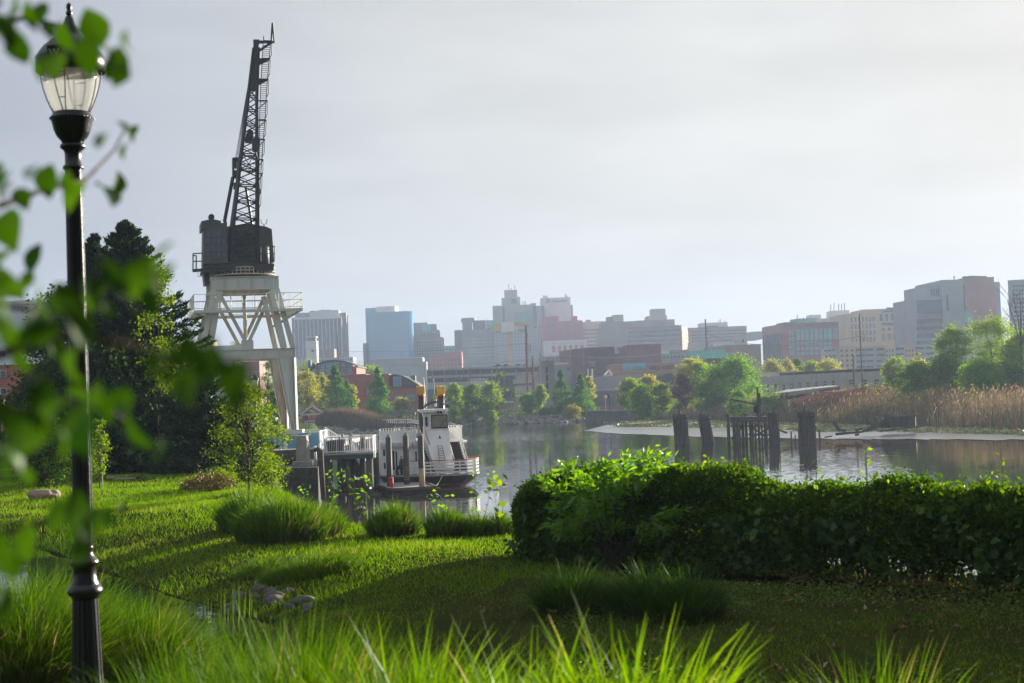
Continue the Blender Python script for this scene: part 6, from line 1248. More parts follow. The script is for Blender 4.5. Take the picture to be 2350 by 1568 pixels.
    b.block(405, 560, 480, 522, 10, 25, K['glassg'], 'roof_plant'); b.block(300, 405, 512, 530, 12, 30, K['dgrey'], 'roof_plant'); b.poles([(405, 450, 520), (460, 470, 520)])
    b = Bd('beige striped office block behind the green-windowed brick block', 1100, C8, 560, 852, 478, 30, K['beige']); [b.band(770, 845, 560+i*34, 574+i*34, K['glassd']) for i in range(4)]; b.block(697, 852, 412, 476, 8, 26, K['white'], 'roof_house'); b.block(515, 608, 450, 480, 5, 20, K['white'], 'roof_house'); b.poles([(692, 360, 415), (720, 348, 415), (760, 355, 412), (785, 355, 412), (810, 350, 412)], w=.45)
    b = Bd('tan stone office block with arched lower windows', 1000, C8, 842, 1428, 432, 40, K['tan'], .05); b.block(970, 1338, 398, None, 5, 36, K['tan'], 'upper_block'); b.block(940, 1080, 418, None, 3, 36, K['tan'], 'upper_block'); b.grid(860, 1080, 460, 690, 7, 4, .42, .7, K['glassd']); b.grid(1100, 1290, 440, 500, 4, 1, .5, 1, K['glassd'], 'tall_window'); b.grid(1120, 1320, 560, 585, 4, 1, .5, 1, K['glassd']); b.grid(1120, 1320, 610, 670, 4, 1, .62, 1, K['brown'], 'arched_window'); b.grid(1340, 1425, 470, 690, 3, 5, .4, .6, K['glassd']); b.band(1130, 1310, 515, 540, K['glassd']); b.band(1135, 1245, 412, 428, mat('blue_letters', (.05, .18, .55), .5), 'blue_sign', v=5); b.poles([(1200, 388, 400), (1255, 388, 400)], w=4)
    b = Bd('long car park with tan and pale striped facade below the tan block', 760, C8, 760, 1640, 715, 30, K['conc'], .06, 'car_park'); dl = b.fr.side(C8(645, 800)[0]); fl = b.fr.leftside(dl)
    MB().fbox(b.fr, .1, b.u1, .1, dl, b.zb, b.zt-.3).build('side_wall', K['tan'], b.r)
    for y in (740, 790, 840, 888):
        for x0, x1 in ((910, 985), (995, 1060), (1085, 1150), (1250, 1320), (1420, 1490), (1505, 1575)): b.band(x0, x1, y-(x0-910)*.03, y+18-(x0-910)*.03, K['dark'], 'deck_opening', th=.1)
        for k in range(3): MB().fbox(fl, dl*(.08+.3*k), dl*(.3+.3*k), -.12, .1, b.U(760, y+16)[1], b.U(760, y)[1]).build('deck_opening', K['dark'], b.r)
    for x0, x1 in ((760, 905), (1155, 1245), (1325, 1415)): b.band(x0, x1, 712, 915, K['tan'], 'tan_bay', th=.4); b.grid(x0+5, x1-5, 735, 905, 3, 4, .45, .45, K['dark'], 'bay_window', v=-.3)
    b = Bd('large grey office tower with a broad rust-red panel', 850, C8, 1688, 2092, 143, 46, K['grey'], .06); b.block(1838, 2091, 128, 600, -.5, 40, mc('rust_panel', (.36, .16, .12), scale=.05), 'red_panel'); b.block(2088, 2140, 168, None, 4, 44, K['grey'], 'side_wing'); b.block(1512, 1690, 195, None, 4, 44, K['grey'], 'stepped_wing'); b.block(1425, 1690, 305, None, 2, 44, K['grey'], 'lower_wing')
    b.grid(1545, 1685, 225, 290, 9, 1, .55, 1, K['glassd'], 'tall_window', v=4); b.band(1425, 1655, 322, 440, K['glassd'], 'glass_front', v=2); [b.band(1428, 1655, 485+i*62, 520+i*62, K['glassd'], 'window_band', v=2) for i in range(4)]; [b.band(1440, 1655, 445+i*62, 482+i*62, K['brown'], 'spandrel', v=2) for i in range(3)]; b.band(1655, 1840, 415, 660, K['grey'], 'front_block', v=-1, th=1); b.band(1828, 1842, 190, 660, K['glassd'], 'glass_strip', th=.3); b.band(1815, 1912, 418, 520, K['teal'], 'glass_box', th=2); b.band(1680, 1700, 280, 420, K['glassd'], 'slot', th=.1); b.poles([(1750, 118, 145)], w=.5); b.poles([(1868, 122, 132), (1910, 118, 130), (1980, 120, 130)], w=5)
    b = Bd('grey gridded tower cut off at the edge of the photo', 800, C8, 2255, 2480, 145, 30, K['grey'], -.32); b.grid(2262, 2470, 180, 660, 9, 13, .7, .5, K['glassd'])
    # --- tower crane, masts, wires
    t = thing('tower_crane', 'yellow construction tower crane between the office slabs', 'crane', P(*C6(760, 950), 1000)); f = Fr(1000, C6(760, 0)[0]); Q = lambda x, y, v=0: f.w(f.pt(*C6(x, y))[0], v, f.pt(*C6(x, y))[1])
    bb = MB()
    for x in (740, 772): [bb.bar(Q(x, 950, v), Q(x, 555, v), .7) for v in (0, 7)]
    for i in range(16): y = 950-i*24.7; bb.bar(Q(740, y), Q(772, y-24.7), .5); bb.bar(Q(772, y), Q(740, y-24.7), .5)
    bb.build('mast', K['yel'], t); bb = MB().bar(Q(645, 520), Q(700, 520), 1.5)
    ys = np.linspace(690, 1030, 30); top = np.interp(ys, [690, 712, 870, 925, 1030], [515, 492, 500, 516, 520]); bot = np.interp(ys, [690, 870, 1030], [526, 536, 530])
    for i in range(29): bb.bar(Q(ys[i], top[i]), Q(ys[i+1], top[i+1]), .8); bb.bar(Q(ys[i], bot[i]), Q(ys[i+1], bot[i+1]), .8); bb.bar(Q(ys[i], top[i]), Q(ys[i+1], bot[i+1]), .5); bb.bar(Q(ys[i], bot[i]), Q(ys[i], top[i]), .5)
    bb.build('jib', K['yel'], t); MB().box(*(lambda p: (p.x-4, p.x+4, p.y-2, p.y+4, p.z-3, p.z+3))(Q(735, 545))).build('operator_cab', K['white'], t); MB().box(*(lambda p: (p.x-5, p.x+4, p.y-1, p.y+4, p.z-4, p.z+1))(Q(660, 522))).build('counterweight', K['yel'], t)
    def mast(label, cf, D, x0, y0, x1, y1, w, arms=(), m=K['steel'], nm='utility_pole'):
        p, q = P(*cf(x1, y1), D), P(*cf(x0, y0), D); q0 = Vector((p.x, p.y, hz(p.x, p.y)-.5)); t = thing(nm, label, 'pole', q0); MB().tube([q0, p, q], [w, w, w*.7], 7).build('shaft', m, t)
        if arms:
            bb = MB(); [bb.bar(P(*cf(a, b), D), P(*cf(c, d), D), w*.35) for a, b, c, d in arms]; bb.build('cross_arm', m, t)
    mast('tall rust-red power pole with wire bracket in front of the tower crane', C6, 480, 924, 530, 943, 1240, .42, ((928,560,940,640), (940,640,932,665), (930,715,975,745), (930,770,970,800), (975,745,970,800), (930,790,975,745), (945,885,965,885), (965,885,965,920), (943,975,995,1050), (943,1050,995,1000)))
    mast('shorter rust-red power pole beside the tallest one', C6, 480, 993, 850, 1006, 1260, .40, ((988,1095,1018,1095), (990,1110,1018,1110), (1000,870,985,862)))
    mast('dark power pole with bracket rising above the green station roof', C7, 560, 1100, 332, 1118, 660, .36, ((1100,430,1128,430), (1128,430,1128,485), (1110,520,1155,555), (1110,590,1155,555), (1112,600,1150,580)), K['wood'])
    mast('tall slim power pole by the long grey building', C8, 340, 938, 442, 966, 1075, .2, ((945,510,960,525), (948,605,990,630), (948,660,985,670), (990,630,985,670), (950,650,990,630)), K['wood'])
    mast('plain pale wooden pole left of the tallest pole by the grey building', C8, 335, 885, 795, 896, 1075, .24, (), K['wood'])
    mast('thin mast in front of the finned slab tower', C5, 700, 518, 590, 532, 880, .3, ((520,650,535,800), (535,800,560,835), (522,700,530,860), (560,835,540,870)), K['wood'])
    for i, (a, c, s_) in enumerate((((C6, 943, 715, 480), (C5, 60, 770, 700), 2), ((C6, 943, 890, 480), (C5, 690, 905, 650), 1.5), ((C6, 975, 805, 480), (C7, 1112, 600, 560), 3), ((C7, 1128, 486, 560), (C8, 948, 630, 340), 3))):
        p, q = P(*a[0](a[1], a[2]), a[3]), P(*c[0](c[1], c[2]), c[3]); o = MB().tube([p.lerp(q, k/12)-Vector((0, 0, s_*4*(k/12)*(1-k/12))) for k in range(13)], .05, 4).build('overhead_wire', K['dgrey'], None, org=p); setp(o, ['overhead wire running from the tall rust pole to the finned slab', 'lower overhead wire sagging above the market roof', 'overhead wire between the rust poles and the station mast', 'overhead wire between the station mast and the grey building pole'][i], 'wire')
skyline()
def left_block():
    b = Bd('flat-roofed block with white upper wall over red brick half hidden by trees', 200, CL, -300, 640, 160, 16, K['brick'], name='apartment_block'); fr = b.fr; blue = mc('white_cladding', (.58, .62, .70), scale=.3, var=.05)
    b.block(-298, 638, 158, 868, -.12, 16, blue, 'upper_wall'); b.band(-298, 640, 866, 880, K['white'], 'string_course', th=.3); b.band(-298, 640, 150, 190, K['white'], 'cornice', th=.3)
    for x0, y0, y1 in ((0, 725, 785), (0, 952, 1018), (6, 1153, 1222), (-180, 725, 785), (-180, 952, 1018), (-180, 1153, 1222), (440, 668, 745)):
        w = b.band(x0-4, x0+66, y0-5, y1+5, K['white'], 'window_frame', v=-.12, th=.1); b.band(x0+2, x0+60, y0, y1, K['glassd'], 'pane', v=-.2, th=.1, par=w)
    for i in range(26): b.band(-290+i*36, -288+i*36, 195, 860, K['grey'], 'panel_joint', v=-.12, th=.02)
left_block()
def market():
    b = Bd('red brick market hall with two arched roofs and big arched glazing', 400, C5, 190, 1372, 1175, 26, K['brick'], .0, 'market_hall'); f = b.fr; U = b.U; W = lambda x, y, v=0: f.w(U(x, y, v)[0], v, U(x, y, v)[1])
    b.block(190, 1060, 1050, None, .05, 26, K['brick'], 'main_wall'); b.block(715, 822, 1036, None, -.4, 20, K['brick'], 'parapet_bay'); b.block(676, 720, 955, 1060, -.3, 24, K['brick'], 'pier')
    arc = [(132,990),(215,985),(300,930),(380,900),(480,888),(580,896),(660,918),(735,952)]; rf = MB()
    for i in range(len(arc)-1): rf.extr([W(*arc[i]), W(*arc[i+1]), W(arc[i+1][0], arc[i+1][1]+12), W(arc[i][0], arc[i][1]+12)], f.v*25)
    rf.build('arched_roof', K['roof'], b.r); gm = mat('hall_glass', (.22, .36, .46), .12, scale=.2, spec=.7)
    g = MB().extr([W(190,1048,.3), W(300,958,.3), W(380,915,.3), W(480,902,.3), W(580,910,.3), W(672,932,.3), W(674,1048,.3)], f.v*.3).build('arched_window', gm, b.r)
    for x in (310, 545): b.band(x-7, x+9, 915, 1050, K['brick'], 'brick_pier', v=.2, th=.4)
    for x, y in ((255, 985), (393, 912), (465, 900), (612, 915)): b.band(x, x+3, y, 1048, K['roof'], 'glazing_bar', v=.25, th=.1, par=g)
    b.band(195, 672, 972, 975, K['roof'], 'glazing_bar', v=.25, th=.1, par=g); b.band(185, 680, 1042, 1052, K['conc'], 'sill', v=.2, th=.4)
    arc = [(1060,1046),(1120,1036),(1200,1052),(1270,1085),(1330,1120),(1385,1160)]; rf = MB()
    for i in range(len(arc)-1): rf.extr([W(*arc[i]), W(*arc[i+1]), W(arc[i+1][0], arc[i+1][1]+14), W(arc[i][0], arc[i][1]+14)], f.v*22)
    rf.build('arched_roof', K['roof'], b.r); MB().extr([W(1090,1178), W(1100,1052), W(1200,1066), W(1270,1098), W(1370,1165), W(1372,1178)], f.v*20).build('gable_wall', K['roof'], b.r); b.band(1102, 1190, 1062, 1172, gm, 'gable_window', th=.3)
    for x in (1130, 1160): b.band(x, x+3, 1062, 1172, K['roof'], 'glazing_bar', th=.4)
    for (x0, x1, y0, y1) in ((755, 850, 1165, 1238), (985, 1032, 1160, 1215), (1115, 1210, 1254, 1322), (1238, 1335, 1248, 1315)):
        xm = (x0+x1)/2; pts = [W(x0, y1, -.1), W(x0, y0+14, -.1), W(x0*.75+x1*.25, y0+3, -.1), W(xm, y0, -.1), W(x0*.25+x1*.75, y0+3, -.1), W(x1, y0+14, -.1), W(x1, y1, -.1)]; w = MB().extr(pts, f.v*.3).build('window', gm, b.r)
        b.band(x0-3, x1+3, y1, y1+6, K['conc'], 'sill', th=.4, par=w); [b.band(x0+(x1-x0)*k/3, x0+(x1-x0)*k/3+2.5, y0+6, y1, K['dgrey'], 'glazing_bar', th=.22, par=w) for k in (1, 2)]; b.band(x0, x1, (y0+y1)/2, (y0+y1)/2+3, K['dgrey'], 'glazing_bar', th=.22, par=w)
    b.band(700, 1372, 1178, 1184, K['dred'], 'string_course', th=.3); b.block(215, 240, 893, 985, 2, 5, mc('blue_vent', (.05, .12, .28)), 'vent'); b.block(250, 290, 925, 975, 5, 9, K['brown'], 'chimney'); b.block(1285, 1335, 1052, 1120, 10, 14, K['dgrey'], 'roof_plant')
    o = Bd('low dark shopfront terrace at the foot of the market hall', 392, C5, 640, 1330, 1452, 5, K['dark'], name='terrace_front'); o.grid(650, 1320, 1460, 1500, 14, 1, .5, .8, K['brown'], 'bay')
    o = Bd('pinkish brick building seen through the crane legs', 330, C3, 560, 705, 828, 14, mc('pink_brick', (.36, .19, .17), scale=.4), name='brick_building'); o.band(560, 705, 915, 921, K['conc'], 'string_course'); o.grid(570, 695, 935, 1000, 3, 1, .4, .7, K['glassd'])
    o = Bd('pale low building behind the crane legs', 340, C3, 600, 830, 1010, 10, K['conc'], name='brick_building'); o.grid(615, 820, 1030, 1075, 5, 1, .5, .7, K['dgrey'])
    o = Bd('distant grey roofs seen through the crane bracing', 700, C3, 300, 560, 695, 20, K['grey'], name='brick_building'); o.block(280, 320, 660, None, 2, 12, K['tan'], 'tower')
market()
# ---------------------------------------------------------------- far river bank
def bank():
    t = thing('gazebo', 'open riverside gazebo with grey gabled roof on red posts', 'gazebo', onground(*C4(580, 590), 338)); f = Fr(338, C4(455, 0)[0]); Q = lambda x, y, v=0: f.w(f.pt(*C4(x, y), v)[0], v, f.pt(*C4(x, y), v)[1])
    MB().add([Q(430,512), Q(705,486), Q(585,408), Q(430,512)+f.v*7, Q(705,486)+f.v*7, Q(585,408)+f.v*7], [(0,2,5,3), (1,4,5,2)]).build('roof', K['roof'], t); bb = MB().bar(Q(585,408), Q(705,488), .35); bb.bar(Q(585,408), Q(470,492), .35); bb.bar(Q(480,492), Q(690,484), .3); bb.build('gable_trim', K['white'], t)
    for x in (500, 580, 652, 520): v = 5 if x == 520 else .3; MB().bar(Q(x, 600, v), Q(x, 490, v), .55).build('post', K['red'], t)
    t = thing('boardwalk', 'white-railed boardwalk in front of the gazebo', 'boardwalk', f.w(5, -2, 2)); bb = MB(); bb.bar(Q(465, 597, -2), Q(778, 590, -2), 2.0, .4); bb.build('deck', M_timb, t); bb = MB()
    for i in range(14): x = 520+i*19.6; bb.bar(Q(x, 594, -2.5), Q(x, 552, -2.5), .14)
    bb.bar(Q(518, 553, -2.5), Q(778, 547, -2.5), .18); bb.bar(Q(518, 588, -2.5), Q(778, 585, -2.5), .14); bb.build('railing', M_white, t)
    t = thing('river_walk', 'long railed river walk on dark piles in front of the market hall', 'boardwalk', f.w(40, -6, 0)); bb = MB().bar(Q(1100, 580, -4), Q(1480, 578, -4), 2.4, .5); bb.bar(Q(1480, 572, -4), Q(1600, 582, -4), 2.0, .4); bb.build('deck', M_timb, t); bb = MB()
    for i in range(20): x = 1105+i*19.7; bb.bar(Q(x, 576, -5.2), Q(x, 540, -5.2), .13)
    bb.bar(Q(1100, 542, -5.2), Q(1480, 536, -5.2), .2); bb.bar(Q(1480, 536, -5.2), Q(1600, 556, -5.2), .25); bb.bar(Q(1480, 560, -5.2), Q(1600, 578, -5.2), .2)
    for i in range(7): x = 1480+i*19; bb.bar(Q(x, 574, -5.2), Q(x+19, 548, -5.2), .12)
    bb.build('railing', M_white, t)
    for i in range(9): x = 1110+i*46; MB().bar(Q(x, 640, -4), Q(x, 578, -4), .45).build('pile', M_timb, t)
    for i in range(5): x = 1470+i*32; MB().bar(Q(x, 620, -3), Q(x, 490-i*3, -3), .3).build('tall_pile', M_timb, t)
    bb = MB(); bb.bar(Q(1240, 510, -3), Q(1400, 500, -3), .2); bb.bar(Q(1375, 502, -3), Q(1375, 540, -3), .15); bb.bar(Q(1290, 470, 0), Q(1590, 440, 0), .3); bb.bar(Q(1290, 500, 0), Q(1590, 462, 0), .2)
    for i in range(9): x = 1300+i*35; bb.bar(Q(x, 500-i*3.6, 0), Q(x, 470-i*3, 0), .15)
    bb.build('footbridge', K['dgrey'], t)
    # riprap, sheet piling and walls
    r = np.random.default_rng(12); line = [(-60,320.5),(-35,322.5),(-27,328.5),(-11.5,369.5),(2,374.5),(18,379.5)]; V = []; Fc = []; base = rock(1, 1, .75, 5, 1); bv = np.array([v.co[:] for v in base.vertices]); bf = [list(p.vertices) for p in base.polygons]; n = 0; L_ = [math.dist(line[i], line[i+1]) for i in range(5)]
    for k in range(1500):
        i = int(r.choice(5, p=np.array(L_)/sum(L_))); s = r.uniform(); a, c = line[i], line[i+1]; d = np.array([c[0]-a[0], c[1]-a[1]]); d /= np.linalg.norm(d); nrm = np.array([-d[1], d[0]]); off = r.uniform(-1, 8.5); x, y = a[0]+(c[0]-a[0])*s+nrm[0]*off, a[1]+(c[1]-a[1])*s+nrm[1]*off
        q = r.uniform(.32, .75); th = r.uniform(0, 6.28); R_ = np.array([[math.cos(th), -math.sin(th), 0], [math.sin(th), math.cos(th), 0], [0, 0, 1]]); V.append(bv @ R_.T*q*np.array([1, 1, .8])+np.array([x, y, max(hz(x, y), -.1)+.1])); Fc += [[j+n for j in f_] for f_ in bf]; n += len(bv)
    o = link('riprap', npmesh('riprap', np.concatenate(V), Fc, 3), None, mat('riprap_stone', (.30, .27, .24), .95, scale=.8, col2=(.12, .11, .10))); o['kind'] = 'stuff'
    a, c = Vector((17.5, 378, 0)), Vector((29.5, 352.5, 0)); u = (c-a).normalized(); fr = Fr(o=a, u=u); ln = (c-a).length; t = thing('sheet_pile_wall', 'ribbed steel sheet-pile wall at the river bend', 'wall', a); bb = MB()
    zt = P(1400, C7(100, 1298)[1], 365).z
    for i in range(48): u0 = ln*i/48; bb.fbox(fr, u0, u0+ln/96, -.3, .3, -1, zt); bb.fbox(fr, u0+ln/96, u0+ln/48, -.05, .3, -1, zt)
    bb.build('piling', mat('sheet_steel', (.24, .23, .22), .8, scale=1), t); MB().fbox(fr, 0, ln, -.5, .4, zt, zt+.35).build('cap_beam', M_conc, t)
    def wall(label, cf, D, x0, x1, y0, y1, m, nm='long_wall'):
        p, q = P(*cf(x0, y0), D), P(*cf(x1, y0), D); o = MB().box(p.x, q.x, D, D+.5, P(*cf((x0+x1)/2, y1), D).z-1, P(*cf((x0+x1)/2, y0), D).z).build(nm, m, None, org=p); setp(o, label, 'wall')
    wall('long dark brown wall along the far bank behind the trees', C6, 396, 590, 1970, 1392, 1435, K['brown']); wall('low dark wall behind the grass at the river bend', C7, 385, 0, 330, 1232, 1272, K['brown'])
    for i, (x, y0, y1) in enumerate(((1795, 1290, 1400), (165, 1440, 1560), (1755, 1295, 1370))):
        p = P(*C6(x, y0), 380 if i != 1 else 372); g = hz(p.x, p.y); t = thing('street_lamp', ['small black lamp post on the far bank before the theatre', 'small lamp post on the far bank behind the boat', 'pale twin lamp beside the small black one at the theatre'][i], 'street lamp', (p.x, p.y, g)); MB().tube([(p.x, p.y, g-.3), (p.x, p.y, p.z)], .1, 6).build('pole', K['dark'] if i != 2 else K['white'], t); MB().lathe([(.1, 0), (.3, .2), (.32, .6), (.1, .9)], p, 10).build('lantern', K['white'] if i != 0 else K['dark'], t)
    for i, (cf, x, yt, D, lb) in enumerate(((C3, 668, 925, 120, 'black lamp post standing behind the airy young tree under the crane'), (C3, 518, 982, 150, 'smaller lamp post just left of the one under the crane'), (C3, 393, 1000, 170, 'farthest lamp post half hidden by the dark evergreens'), (CL, 0, 1205, 95, 'lamp post cut by the photo edge in front of the brick block'))):
        p = P(*cf(x, yt), D); g = max(hz(p.x, p.y), 3.4); t = thing('street_lamp', lb, 'street lamp', (p.x, p.y, g)); MB().tube([(p.x, p.y, g-.3), (p.x, p.y, p.z-1.0)], [.1, .07], 8).build('pole', M_iron, t); MB().lathe([(.10, -1.05), (.20, -.95), (.27, -.5)], p, 12).build('globe', K['white'], t); MB().lathe([(.30, -.52), (.30, -.42), (.14, -.2), (.03, -.12), (.03, 0)], p, 12).build('lamp_roof', M_iron, t)
bank()
# ---------------------------------------------------------------- long grey building, sheds, red earth
def right_bank():
    fr = Fr(345, C8(840, 0)[0], .30); t = thing('long_grey_building', 'long low grey brick works building with a row of dark windows', 'building', fr.w(0, 0, 3)); u1 = fr.pt(*C8(1320, 1000))[0]; dl = fr.side(C8(75, 1000)[0]); zt = fr.pt(*C8(840, 942))[1]; zb = 1.5
    MB().fbox(fr, 0, u1, 0, dl, zb, zt).build('wall', K['gbrick'], t); MB().fbox(fr, .3, u1, .3, dl*.75, zt+.01, fr.pt(*C8(840, 918))[1]).build('parapet_roof', mc('dark_fascia', (.10, .045, .04)), t); fl = fr.leftside(dl)
    def su(x): d = ray(*C8(x, 1040)); k = fl.o.dot(fl.v)/d.dot(fl.v); return (CAM+d*k-fl.o).dot(fl.u), k*d.y
    for i, x in enumerate((155, 220, 288, 357, 426, 496, 569, 643, 718)):
        u, D = su(x); z1 = P(*C8(x, 1046-28*i/8), D).z; z0 = P(*C8(x, (1118, 1112, 1100, 1088, 1072, 1066, 1062, 1056, 1054)[i]), D).z; w = MB().fbox(fl, u-.55-.0, u+.55, -.06, .05, z0, z1).build('window', K['glassd'], t); MB().fbox(fl, u-.7, u+.7, -.14, .05, z0-.2, z0-.01).build('sill', K['conc'], w); MB().fbox(fl, u-.55, u+.55, -.1, -.065, (z0+z1)/2-.05, (z0+z1)/2+.05).build('bar', K['white'], w)
    for x0 in (852, 968, 1070, 1180):
        a, c = fr.pt(*C8(x0, 1046)), fr.pt(*C8(x0+33, 1006)); w = MB().fbox(fr, a[0], c[0], -.06, .05, a[1], c[1]).build('window', K['glassd'], t); MB().fbox(fr, a[0]-.1, c[0]+.1, -.12, .05, a[1]-.2, a[1]-.01).build('sill', K['conc'], w); MB().fbox(fr, a[0], c[0], -.1, -.065, (a[1]+c[1])/2-.06, (a[1]+c[1])/2+.06).build('bar', K['white'], w)
    b = Bd('pale roof hut on the far end of the long grey building', 395, C8, 80, 205, 940, 12, K['gbrick'], name='roof_hut'); b = Bd('long raised rooftop behind the grey works building', 400, C8, 205, 425, 935, 14, K['gbrick'], name='roof_hut')
    f = Fr(300, C8(260, 0)[0]); Q = lambda x, y, v=0: f.w(f.pt(*C8(x, y))[0], v, f.pt(*C8(x, y))[1]); t = thing('lean_to_shed', 'lean-to shed with grey sloping roof and red side below the works windows', 'shed', Q(500, 1140)); MB().hexa([Q(240,1124), Q(490,1128), Q(490,1128)+f.v*9, Q(240,1124)+f.v*9, Q(260,1118), Q(770,1058), Q(770,1054)+f.v*9, Q(380,1090)+f.v*9]).build('roof', K['grey'], t); MB().extr([Q(370,1160), Q(490,1131), Q(770,1062), Q(768,1160)], f.v*8.5).build('wall', K['redroof'], t)
    t = thing('red_shed', 'small open shed with low red tin roof at the reeds', 'shed', Q(250, 1160)); MB().add([Q(130,1152), Q(372,1138), Q(320,1120), Q(150,1124), Q(130,1152)+f.v*5, Q(372,1138)+f.v*5], [(0,1,2,3), (1,5,2), (0,3,4), (3,2,5,4)]).build('roof', K['redroof'], t); MB().extr([Q(135,1175), Q(135,1154), Q(368,1141), Q(368,1175)], f.v*4).build('wall', K['dark'], t)
    M_red = mat('red_earth', (.26, .085, .05), .95, scale=.6, bump=.6, bscale=1.5, col2=(.15, .06, .04)); c = P(*C8(930, 1125), 290)
    o = link('earth_heap', rock(11, 6, 3.9, 31, 5), None, M_red, (c.x+.5, 296, hz(c.x, 296)-.2)); setp(o, 'long heap of bare red earth behind the reeds', 'earth heap')
right_bank()
# ---------------------------------------------------------------- timber dolphins, derrick, wrecks
M_old = mat('old_timber', (.115, .095, .08), .9, scale=1.5, col2=(.05, .042, .038), bump=.5, bscale=5, stretch=(2, 2, .3))
def dolphins():
    r = random.Random(6)
    def pile(x, yt, yb, w_, par, D=None, lean=0, nm='pile'):
        p = G(*C9(x, yb), 0) if D is None else P(*C9(x, yb), D); zt = P(*C9(x, yt), p.y).z; rad = w_*.2686/F*p.y/2; q = Vector((p.x-lean, p.y, zt)); MB().tube([Vector((p.x, p.y, -1.2)), Vector((p.x, p.y, 0)), q], [rad*1.1, rad*1.08, rad*.92], 9).build(nm, M_old, par)
    def cluster(label, x0, x1, yt, yb, n, post, lean):
        t = thing('timber_dolphin', label, 'dolphin', G(*C9((x0+x1)/2, yb), 0), 'timber dolphins in the river')
        for row in range(2):
            for i in range(n):
                x = x0+(x1-x0)*(i+.5)/n; dl = row*.9; D = G(*C9(x, yb), 0).y+dl; pile(x+row*5, yt+r.uniform(-8, 16), yb-row*2, (x1-x0)/n*1.12, t, None, lean+r.uniform(-.08, .08))
        pile(post[0], post[1], post[2]+60, 17, t, G(*C9(post[0], yb), 0).y+.4, lean); a = G(*C9(x0, yb), 0); zz = P(*C9(x0, yt+48), a.y).z; b = G(*C9(x1, yb), 0)
        MB().bar((a.x-lean*.8-.1, a.y-.35, zz), (b.x-lean*.8+.1, b.y-.35, zz+.1), .05, .14).build('strap', M_iron, t)
    cluster('timber pile cluster farthest left in the river', 213, 328, 226, 488, 5, (258, 175, 225), .1)
    cluster('narrow leaning timber pile cluster between the first one and the derrick', 447, 545, 232, 474, 4, (472, 197, 230), .45)
    cluster('bound timber pile cluster standing right of the derrick platform', 1281, 1416, 203, 482, 7, (1325, 170, 200), .1)
    t = thing('derrick_platform', 'derelict timber platform with an old hand derrick standing on it', 'platform', G(*C9(880, 470), 0)); D = G(*C9(880, 470), 0).y; Q = lambda x, y, v=0: P(*C9(x, y), D+v)
    for x, yt, w_ in ((675, 230, 28), (728, 236, 22), (797, 223, 25), (826, 221, 25)): pile(x, yt, 468, w_, t)
    for i, (x, yt) in enumerate(((1030, 216), (1048, 218), (1066, 215), (1083, 220), (1098, 215))): pile(x, yt, 486, 20, t, None, .15)
    pile(1055, 170, 300, 17, t, D+.3); pile(1108, 205, 486, 8, t)
    for x in (720, 750, 880, 905, 960, 1000): pile(x, 300, 470, 22 if x < 900 else 17, t, None, 0)
    for x in (770, 860, 935, 985): pile(x, 285, 462, 18, t, D+3)
    for (y, v) in ((268, -.6), (290, -.5), (262, 3)): b = MB().bar(Q(688, y, v), Q(1022, y-4, v), .35, .3); b.build('beam', M_old, t)
    b = MB()
    for i in range(16): x = 690+i*20.5; b.bar(Q(x, 252, -.5), Q(x, 250, 3.4), .38, .1)
    b.build('deck_planks', M_old, t); b = MB()
    for (a, c) in (((855,440),(1010,350)), ((850,330),(1000,430)), ((700,440),(790,330)), ((840,400),(1020,405)), ((690,330),(1015,335)), ((860,360),(935,300)), ((690,430),(850,436))): b.bar(Q(*a, .3), Q(*c, .3), .22)
    b.build('bracing', M_old, t); MB().bar(Q(1098, 358, .5), Q(1166, 388, -.5), .3, .2).build('loose_plank', M_old, t)
    d = thing('hand_derrick', 'old derrick mast with raised jib on the derelict platform', 'derrick', Q(933, 248)); MB().bar(Q(934, 250), Q(925, 46), .42).bar(Q(921, 80), Q(915, -5), .2).build('mast', M_old, d); MB().bar(Q(917, 146, -.2), Q(682, 102, -.8), .24, .2).build('jib', M_old, d); b = MB(); b.bar(Q(690, 104, -.8), Q(690, 135, -.8), .1); b.tube([Q(690,130,-.8), Q(684,142,-.8), Q(688,156,-.8)], .08, 6); b.build('hook', M_iron, d); b = MB()
    for y in (170, 190, 204): c = Q(906, y, -.3); b.extr([c+Vector((math.cos(k*.63)*.35, 0, math.sin(k*.63)*.28)) for k in range(10)], (0, .3, 0))
    b.build('sheave', M_iron, d); MB().bar(Q(906, 245, -.3), Q(912, 208, -.3), .5, .15).bar(Q(950, 245), Q(962, 206), .45, .12).build('winch_plate', M_iron, d)
    for i, (x, yt, yb, w_) in enumerate(((1210, 376, 490, 13), (1243, 402, 470, 11), (1450, 360, 458, 15), (1275, 358, 478, 14))):
        p = G(*C9(x, yb), 0); t = thing('broken_pile', ['thin broken pile stub left of the bound cluster', 'shortest broken pile stub between the derrick and the bound cluster', 'lone broken pile stub right of the bound cluster', 'broken pile stub touching the bound cluster'][i], 'pile', p, 'broken pile stubs'); pile(x, yt, yb, w_, t)
    for i, (x, y, s) in enumerate(((1508, 543, 1), (1300, 663, .5), (20, 700, .4))):
        p = G(*C9(x, y), .02); o = MB().bar(p-Vector((.35*s, 0, 0)), p+Vector((.35*s, .1, .03)), .2*s, .1*s).build('floating_debris', K['white'], None, org=p, bev=.03); setp(o, ['pale scrap floating on the water off the broken stub', 'small white scrap floating below the bound cluster', 'tiny scrap floating near the hedge top'][i], 'debris')
    # wrecked barge in the mud
    B = lambda x, y, D: P(*C8(x, y), D); t = thing('wrecked_barge', 'rotting dark timber barge hulk lying in the mud before the reeds', 'wreck', G(*C8(1280, 1420), .1)); D = 205
